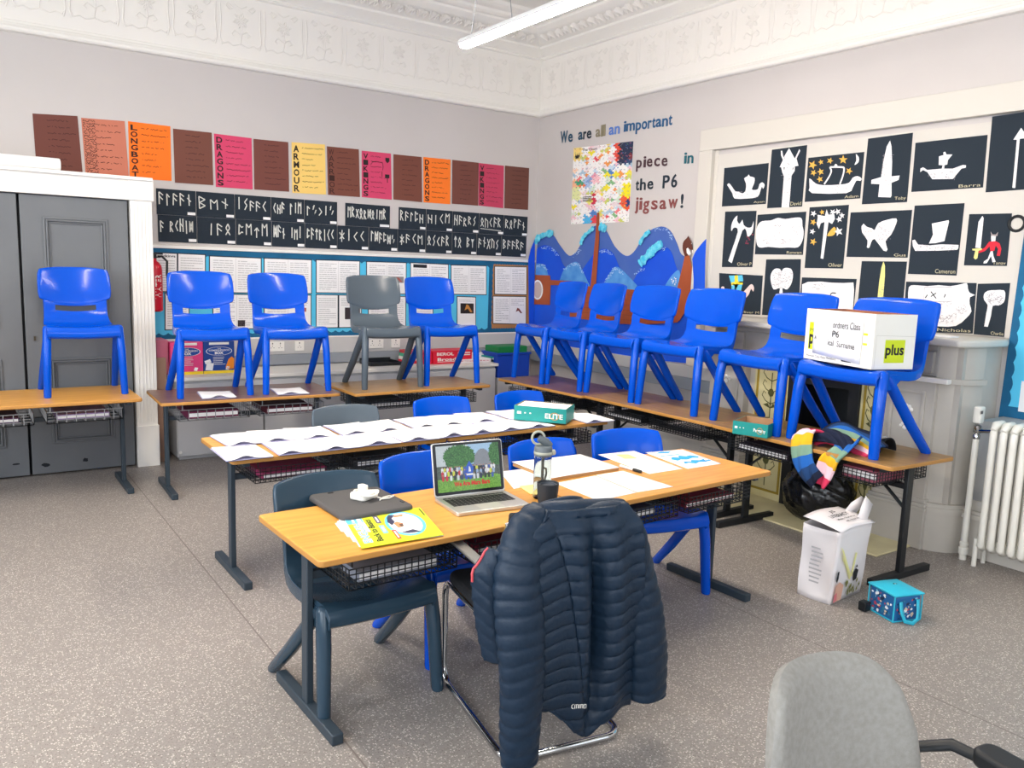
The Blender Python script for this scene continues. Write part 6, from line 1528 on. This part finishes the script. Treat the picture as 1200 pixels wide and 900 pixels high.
# left front panel hanging inside the sleeve
def frontp(u, v):
    z = .36+.36*v; x = -.345+.09*u+(.05*(1-v)**1.5)+.03*(v-.5)**2
    if v > .8: x += (v-.8)*.25*(1-u)
    y = -.27-.03*math.sin(PI*u)-.02*u
    return (x, y-.009*quilt(z+.1*u, .047), z)
mb = MB(M_jk); mb.grid(18, 60, frontp); fp = mb.build('front_panel', J, 60, solid=.02, soff=0)
mb = MB(M_pip); mb.tube([Vector(frontp(0, .72+.28*k/8))+Vector((-.006, -.012, .003)) for k in range(9)], .004, 6); mb.build('piping', fp, 40)
sl = sleeve([(-.10, -.262, .805), (-.165, -.295, .765), (-.20, -.325, .70), (-.215, -.345, .62), (-.212, -.365, .48), (-.205, -.37, .32), (-.198, -.365, .16), (-.194, -.355, .045)], [.045, .066, .078, .080, .078, .073, .068, .062], .047, 'sleeve')
sl.build('sleeve', J, 60)
sl = sleeve([(.15, -.262, .80), (.19, -.280, .765), (.215, -.295, .71), (.235, -.305, .60), (.262, -.315, .46), (.285, -.32, .30), (.302, -.315, .145)], [.034, .042, .052, .062, .070, .074, .070], .047, 'sleeve', ph=.02)
sl.build('sleeve', J, 60)
# turned-out lining corner and logo
mb = MB(M_jk); mb.grid(10, 14, lambda u, v: (.12+.085*u+.01*v, -.295+.012*math.sin(u*3)+.02*v, .115+.03*(1-u)+.15*v)); p = mb.build('lining_corner', J, 60, solid=.01)
mb = MB(M_pip); mb.tube([(.205, -.312, .20), (.214, -.313, .225), (.212, -.312, .25)], .003, 6); mb.build('zip_pull', p, 40)
mb = MB(M_white)
def lg(pts): mb.ribbon([Vector((-.04+a*.055, -.395, .205+b*.018-.05*a*.2)) for a, b in pts], .0025, Vector((0, -1, 0)))
lg([(.14, .9), (.02, .7), (.02, .2), (.14, .05)]); lg([(.22, .05), (.22, .8), (.32, .8), (.32, .1)]); lg([(.32, .8), (.44, .8), (.44, .1)]); lg([(.52, .1), (.52, .8), (.62, .8), (.62, .1)]); lg([(.62, .8), (.74, .8), (.74, .1)]); lg([(.82, .8), (.82, .1), (.96, .1), (.96, .8), (.84, .8)])
mb.build('logo', J, 0)
J.location = (CX, CY, 0); J.rotation_euler = (0, 0, CRZ)

# ================================================================== grey office chair, lower right
M_gf = mat('light grey wool fabric', '#93918c', .9, vary='#888680', vscale=90, bump=.3, bscale=700)
O = thing('office_chair', 'light grey upholstered office chair with black armrest in the bottom right corner', 'office chair', (0, 0, 0))
def backf(u, v, off):
    U = 2*u-1; V = v
    # rounded-square mapping so that the corners are soft but the top stays broad
    q = abs(U)**3.2
    hw = .196-.022*V*V
    x = U*hw*(1-.10*max(0, V-.72)/.28*abs(U)**2)
    z = .44+.430*V-.060*abs(U)**4.5*max(0, (V-.45)/.55)**1.6-.010*U*V
    th_ = .030*math.sqrt(max(0, 1-abs(U)**5))*math.sqrt(max(0, 1-max(0, (V-.6)/.4)**7))
    y = .20+.05*V*V+.018*(1-U*U)-.05*U*U
    return (x, y-off*th_, z)
mb = MB(M_gf); mb.grid(24, 28, lambda u, v: backf(u, v, 1)); n = len(mb.v)
mb.grid(24, 28, lambda u, v: backf(1-u, v, -1)); mb.build('backrest', O, 60)
mb = MB(M_black)
for sx in (-1, 1):
    x = sx*.255
    mb2 = MB(M_black); mb2.tube([(sx*.17, .215, .60), (sx*.225, .20, .665), (x, .15, .69), (x, .10, .695)], [.012, .013, .013, .012], 10, squash=(1, .7)); mb2.build('arm_support', O, 40)
    mb2 = MB(mat('black arm pad', '#17191c', .5)); mb2.prism(rrect(.06, .26, .022, 4, x, -.03), .69, .722); mb2.build('armrest', O, 40, bevel=.008, seg=3)
mb = MB(M_gf); mb.prism(rrect(.48, .46, .08, 5, 0, -.04), .43, .50); mb.build('seat', O, 40, bevel=.025, seg=3)
mb = MB(M_black); mb.tube([(0, .16, .44), (0, .25, .46), (0, .265, .62)], .02, 8); mb.lathe((0, -.02, .09), [(.03, 0), (.03, .06), (.02, .065), (.02, .31), (.09, .34)], 16)
mb.build('column', O, 40)
for k in range(5):
    a = 2*PI*k/5+.3; mb = MB(M_black); d = Vector((math.cos(a), math.sin(a), 0)); c = Vector((0, -.02, 0))
    mb.bar(c+Vector((0, 0, .105)), c+d*.27+Vector((0, 0, .075)), .035, .03); lg_ = mb.build('base_leg', O, 30, bevel=.006)
    mb = MB(M_black); w_ = c+d*.27+Vector((0, 0, .03)); s_ = Vector((-d.y, d.x, 0))
    mb.tube([w_-s_*.022, w_-s_*.006, w_+s_*.006, w_+s_*.022], [.029, .03, .03, .029], 14); mb.bar(w_+Vector((0, 0, .02)), w_+Vector((0, 0, .05)), .014); mb.build('castor', lg_, 40)
O.location = (1.255, .580, 0); O.rotation_euler = (0, 0, math.radians(-8))

# ================================================================== bags and odds and ends on the floor, right
# tote bag
A = PZ(946, 697, 0); B = PZ(971, 709, 0); C3 = PZ(1018, 689, 0)
x = (C3-B); w = .29; x.z = 0; x = x.normalized(); y = Vector((-x.y, x.x, 0)); dep = .17; h = .36
t = thing('tote_bag', 'white carrier bag with folded top flap and side text beside the desk leg', 'bag', B+x*w/2+y*dep/2)
R = random.Random(21); M_bag = mat('white laminated bag', '#e6e1e2', .35, bump=.12, bscale=14)
def bagf(u, v):
    # u runs round the four sides, v up
    k = int(u*4) % 4; f = u*4-int(u*4)
    cs = [(0, 0), (w, 0), (w, dep), (0, dep)]; a, b = cs[k], cs[(k+1) % 4]; px_ = a[0]+(b[0]-a[0])*f; py_ = a[1]+(b[1]-a[1])*f
    cx_, cy_ = w/2, dep/2; s_ = 1+.10*v*(1 if k in (0, 2) else .3); bul = math.sin(PI*f)*math.sin(PI*min(1, v*1.05))
    n_ = [(0, -1), (1, 0), (0, 1), (-1, 0)][k]; am = (.010, -.018, .010, -.022)[k]
    px_ = cx_+(px_-cx_)*s_+n_[0]*am*bul; py_ = cy_+(py_-cy_)*(1+.12*v)+n_[1]*am*bul
    lean = .03*v
    return B+x*(px_+lean+.004*math.sin(v*9+u*20))+y*(py_)+NZ*(h*v*(1+.02*math.sin(u*PI*4)))
mb = MB(M_bag); mb.grid(40, 14, bagf); mb.flat([B+x*a+y*b+NZ*.002 for a, b in ((.003, .003), (w-.003, .003), (w-.003, dep-.003), (.003, dep-.003))], NZ); mb.build('bag_body', t, 50, solid=.002)
def bagq(k, v0=0, v1=1): return [bagf((k+f)/4*.9999+1e-6, v) for f, v in ((.02, v0), (.98, v0), (.98, v1), (.02, v1))]
mb = MB(M_bag)
def flap(u, v):
    p = bagf(u*.2498+.0001, 1); q = bagf(.7499-u*.2498, 1); return p*(1-v)+q*v+NZ*(.004+.006*math.sin(PI*v)+.030*v+.004*math.sin(u*5))-y*.012*(1-v)
mb.grid(10, 8, flap); fl = mb.build('top_flap', t, 40, solid=.002)
mb = MB(M_inkd); fq = Quad(Vector(flap(.05, .05)), Vector(flap(.95, .05)), Vector(flap(.95, .95)), Vector(flap(.05, .95)), NZ)
for txt, v0, v1, a, b in (('JS', .66, .80, .42, .58), ('LITERACY', .46, .60, .22, .78), ('Maths  Numeracy', .28, .38, .26, .80), ('with resources', .16, .24, .36, .76)): fq.text(mb, txt, a, v0, b, v1, .018, .01)
mb.build('lettering', fl, 0)
mb = MB(M_bag)
hp = [B+x*(w*.95)+y*.02+NZ*h*1.0, B+x*(w*1.06)+y*.02+NZ*(h+.06), B+x*(w*1.22)+y*.03+NZ*(h+.10), B+x*(w*1.30)+y*.06+NZ*(h+.095), B+x*(w*1.22)+y*.10+NZ*(h+.05), B+x*(w*1.06)+y*.12+NZ*(h-.01)]
mb.ribbon(hp, .06, (-x*.3-y*.9+NZ*.2)); mb.build('handle', t, 40, solid=.003)
side_ = Quad(bagf(.999, .0), bagf(.751, .0), bagf(.751, 1), bagf(.999, 1), -x); side_ = Quad(side_.p[1], side_.p[0], side_.p[3], side_.p[2], -x)
mb = MB(M_ink)
for k in range(9): v = .70-k*.058; side_.rect(mb, .30+.02*math.sin(k), v, .30+.4*R.uniform(.6, 1), v+.022, .004-.0*k+.002)
mb.build('side_print', t, 0)
fq = Quad(bagf(.002, 0), bagf(.248, 0), bagf(.248, 1), bagf(.002, 1), -y)
mb = MB(mat('pale yellow print', '#e8e3a0', .5)); o_ = .0135
for pts in ([(.05, .80), (.14, .74), (.50, .34), (.44, .30)], [(.52, .66), (.58, .64), (.54, .32), (.48, .32)], [(.10, .70), (.16, .60), (.50, .30), (.46, .28)]): fq.shape(mb, pts, o_)
mb.use(mat('peach print', '#e0b09a', .5)); fq.shape(mb, [(.05, .03), (.05, .26), (.16, .30), (.30, .24), (.28, .04)], o_); mb.use(mat('pink print', '#dc7a84', .5)); fq.shape(mb, [(.03, .03), (.04, .14), (.12, .16), (.14, .05)], o_+.0003)
mb.use(M_inkd); fq.shape(mb, [(.03, .34), (.05, .46), (.10, .46), (.10, .36), (.07, .30)], o_+.0004); fq.shape(mb, [(.56, .36), (.62, .42), (.72, .38), (.70, .26), (.60, .24)], o_+.0004); fq.shape(mb, [(.60, .43), (.64, .47), (.68, .43)], o_+.0004)
mb.use(mat('olive print', '#8a8a4a', .5))
for k in range(14): a, b = R.uniform(.35, .85), R.uniform(.05, .22); fq.shape(mb, [(a, b), (a+.04, b+.03), (a+.02, b+.08), (a-.02, b+.04)], o_+.0002)
mb.build('front_print', t, 0)
# lunch bag
A = PZ(1020, 712, 0); B = PZ(1046, 730, 0); C3 = PZ(1081, 726, 0); x = (C3-B); x.z = 0; w = .155; x = x.normalized(); y = Vector((-x.y, x.x, 0)); dep = .165; h = .125
t = thing('lunch_bag', 'small turquoise patterned lunch bag with webbing handle on the floor', 'bag', B+x*w/2+y*dep/2)
M_tq = mat('turquoise nylon', '#2fb6d2', .4); M_dk = mat('sea blue print', '#1c5f9a', .35)
mb = MB(M_dk); mb.prism(rrect(w, dep, .018, 3, w/2, dep/2), .0, h); mb.v = [B+x*p.x*(1+.0*p.z)+y*p.y+NZ*p.z for p in mb.v]; mb.build('body', t, 40, bevel=.012, seg=3)
mb = MB(M_tq); mb.grid(8, 8, lambda u, v: B+x*((u-.5)*(w+.014)+w/2)+y*((v-.5)*(dep+.014)+dep/2)+NZ*(h+.004+.014*math.sin(PI*u)*math.sin(PI*v))); lid_ = mb.build('lid', t, 40, solid=.008, bevel=.003)
mb = MB(M_inkd); c = B+x*w*.5+y*dep*.55+NZ*(h+.0215); mb.flat([c+x*.012*math.cos(k)+y*.010*math.sin(k) for k in range(6)], NZ); mb.use(M_white); mb.flat([c+NZ*.0005+x*.005*math.cos(k)+y*.004*math.sin(k) for k in range(6)], NZ); mb.build('badge', lid_, 0)
mb = MB(M_tq); P_ = [(0, 0), (w, 0), (w, dep), (0, dep)]
for a, b in zip(P_, P_[1:]+P_[:1]):
    for z_ in (.004, h): mb.tube([B+x*a[0]+y*a[1]+NZ*z_, B+x*b[0]+y*b[1]+NZ*z_], .0035, 6)
for a in P_: mb.tube([B+x*a[0]+y*a[1]+NZ*.004, B+x*a[0]+y*a[1]+NZ*h], .0035, 6)
mb.build('piping', t, 40)
mb = MB(M_tq); mb.ribbon([B+x*.03-y*.006+NZ*.10, B+x*.03-y*.014+NZ*.06, B+x*.04-y*.03+NZ*.015, B+x*.075-y*.04+NZ*.008, B+x*.11-y*.03+NZ*.02, B+x*.125-y*.014+NZ*.06, B+x*.125-y*.006+NZ*.105], .018, -y*.9+NZ*.3); mb.build('handle', t, 40, solid=.003)
R = random.Random(3)
for q, nm in ((Quad(B+y*0, B+x*w, B+x*w+NZ*h, B+NZ*h, -y), 'front_pattern'), (Quad(B+y*dep, B, B+NZ*h, B+y*dep+NZ*h, -x), 'side_pattern')):
    mb = MB()
    for k in range(46):
        mb.use(mat('pattern '+str(k % 6), ['#e9edf0', '#c04a5a', '#1a2a4a', '#7fc7e0', '#d8c6a8', '#2b7a9a'][k % 6], .4)); a, b, r = R.uniform(.1, .9), R.uniform(.12, .9), R.uniform(.02, .07)
        q.shape(mb, [(a+r*math.cos(j)*R.uniform(.5, 1.3), b+r*math.sin(j)*R.uniform(.6, 1.6)) for j in range(6)], .0012+k*.00002)
    mb.build(nm, t, 0)
mb = MB(M_black); c = PZ(1018, 715, 0); mb.bb(c.x-.022, c.x+.022, c.y-.018, c.y+.022, 0, .045); o = mb.build('black_block', None, 0, bevel=.004); o.location.x -= .02; o.location.y += .01; tag(o, 'small black block on the floor touching the turquoise lunch bag', 'block')
# black bin bag in the hearth
t = thing('bin_bag', 'shiny black bin bag slumped in the fireplace opening', 'bag', (4.60, 3.06, .012))
mb = MB(mat('black polythene', '#0c0e11', .22, spec=.6)); R = random.Random(31); nz_ = [(R.uniform(2, 9), R.uniform(2, 9), R.uniform(0, 6)) for _ in range(12)]
def bag(u, v):
    a = 2*PI*u; b = PI*v-PI/2; d = Vector((math.cos(b)*math.cos(a), math.cos(b)*math.sin(a), math.sin(b)))
    n_ = sum(abs(math.sin(f*a+g*b*1.3+p)) for f, g, p in [(round(f), g, p) for f, g, p in nz_])/12
    r = .80+.34*n_; return Vector((4.56+d.x*.19*r, 3.06+d.y*.23*r, .012+.17+max(-.168, d.z*.19*r)))
mb.grid(72, 40, bag); mb.build('bag_body', t, 50)
mb = MB(mat('black polythene', '#0c0e11', .22)); mb.tube([(4.56, 3.10, .34), (4.54, 3.10, .40), (4.52, 3.13, .44), (4.53, 3.17, .45)], [.05, .03, .045, .02], 9); mb.build('tied_neck', t, 40)
# striped scarf and dark bag on the fireplace desk
t = thing('striped_scarf', 'rainbow striped knitted scarf heaped on the oak desk and hanging over its edge', 'scarf', PZ(965, 520, TT))
SC_ = [mat('knit '+c, c, .95, bump=.5, bscale=260) for c in ('#d8365c', '#efc9d4', '#e9b021', '#7fa08a', '#1f62b4', '#1a3f70', '#101a34')]
E1 = PZ(962, 527, TT); fr = Vector((-.035, -.999, 0)).normalized(); inn = Vector((.999, -.035, 0))
def tail(path, wd, order, nm, bands, lng=False):
    P = [Vector(p) for p in path]; N = 40; mb = MB(); pts = []
    for i in range(N+1):
        s_ = i/N*(len(P)-1); k = min(int(s_), len(P)-2); f = s_-k; a, b, c, d = P[max(k-1, 0)], P[k], P[k+1], P[min(k+2, len(P)-1)]
        pts.append(.5*((2*b)+(c-a)*f+(2*a-5*b+4*c-d)*f*f+(3*b-a-3*c+d)*f**3))
    for m in SC_: mb.use(m)
    nw = 16; n0 = 0
    for i, p in enumerate(pts):
        tg = (pts[min(i+1, N)]-pts[max(i-1, 0)]).normalized(); sd = wd[0]*(1-i/N)+wd[1]*i/N if isinstance(wd, tuple) else wd
        e = Vector(order); e = (e-tg*e.dot(tg)).normalized(); nr = tg.cross(e)
        for j in range(nw+1):
            U = 2*j/nw-1; mb.add([p+e*sd*U+nr*(.018*(1-U*U)+.007*math.sin(U*6+i*.3))])
    for i in range(N):
        for j in range(nw):
            key = int((j/nw if lng else i/N)*bands) % 7; mb.cur = key; a = i*(nw+1)+j; mb.face((a, a+1, a+nw+2, a+nw+1))
    return mb.build(nm, t, 60, solid=.012)
def S(a, b, c): return E1+fr*a+inn*b+NZ*c        # along the desk edge to the right, inward, up
tail([S(-.10, .10, .05), S(-.13, .03, .06), S(-.11, -.025, .02), S(-.08, -.035, -.06), S(-.03, -.04, -.13), S(.02, -.035, -.17)], (.075, .055), fr+NZ*.3, 'hanging_end', 7)
tail([S(.03, -.045, -.18), S(.06, -.04, -.10), S(.09, -.03, -.02), S(.12, .02, .045), S(.10, .10, .06)], (.045, .07), fr*.9+NZ*.35, 'looped_end', 6)
tail([S(-.13, .16, .03), S(-.04, .17, .07), S(.05, .17, .06), S(.15, .15, .045), S(.24, .13, .02)], (.095, .075), inn+NZ*.7, 'heaped_fold', 7, True)
tail([S(-.10, .08, .045), S(-.0, .07, .07), S(.08, .06, .06), S(.14, .05, .03)], (.04, .035), inn*.7+NZ*.9, 'dark_fold', 1, True).data.materials[0] = SC_[6]
t = thing('shoulder_bag', 'black cloth bag with pale piping lying behind the striped scarf', 'bag', S(.05, .33, 0))
mb = MB(mat('black canvas', '#15181d', .8)); mb.grid(30, 16, lambda u, v: S(-.16+.36*u, .30+.10*math.cos(PI*v)*(1-.3*abs(2*u-1)), .002+(.075+.03*math.sin(u*7)-.02*abs(2*u-1)**2)*math.sin(PI*v))); mb.build('bag_body', t, 60, solid=.006)
mb = MB(mat('pale piping', '#b9bcc0', .5)); mb.tube([S(-.15+.34*k/16, .285, .085+.03*math.sin(k/16*7)-.02*abs(k/8-1)**2) for k in range(17)], .004, 6); mb.build('piping', t, 40)
# ------------------------------------------------------------------ camera, lights, colour management
cam = bpy.data.cameras.new('camera'); co = bpy.data.objects.new('camera', cam); COL.objects.link(co)
M4 = Matrix((( CR.x, CU.x, -_f.x, 0), (CR.y, CU.y, -_f.y, 0), (CR.z, CU.z, -_f.z, H_CAM), (0, 0, 0, 1)))
co.matrix_world = M4
cam.sensor_fit = 'HORIZONTAL'; cam.sensor_width = 36; cam.lens = 36*FPX/1200; cam.clip_start = .02
SC.camera = co
def area(name, loc, rot, sx, sy, e, col):
    l = bpy.data.lights.new(name, 'AREA'); l.shape = 'RECTANGLE'; l.size = sx; l.size_y = sy; l.energy = e; l.color = col
    o = bpy.data.objects.new(name, l); COL.objects.link(o); o.location = loc; o.rotation_euler = rot; return o
for w0, w1 in WL: area('window_daylight', (X0-.22, (w0+w1)/2, 2.08), (0, -PI/2, 0), 2.2, w1-w0-.1, 84, (.88, .94, 1))
for (w0, w1), e_ in zip(WF, (50, 24, 8)): area('window_daylight', ((w0+w1)/2, Y0-.22, 2.08), (PI/2, 0, 0), w1-w0-.1, 2.2, e_, (.95, .97, 1))
w = bpy.data.worlds.new('sky'); SC.world = w; w.use_nodes = True
w.node_tree.nodes['Background'].inputs['Color'].default_value = (.75, .85, 1, 1); w.node_tree.nodes['Background'].inputs['Strength'].default_value = 1.5
SC.view_settings.view_transform = 'Standard'; SC.view_settings.look = 'None'; SC.view_settings.gamma = 1; SC.view_settings.exposure = 0.4
SC.view_settings.use_curve_mapping = False
SC.cycles.max_bounces = 8; SC.cycles.diffuse_bounces = 5
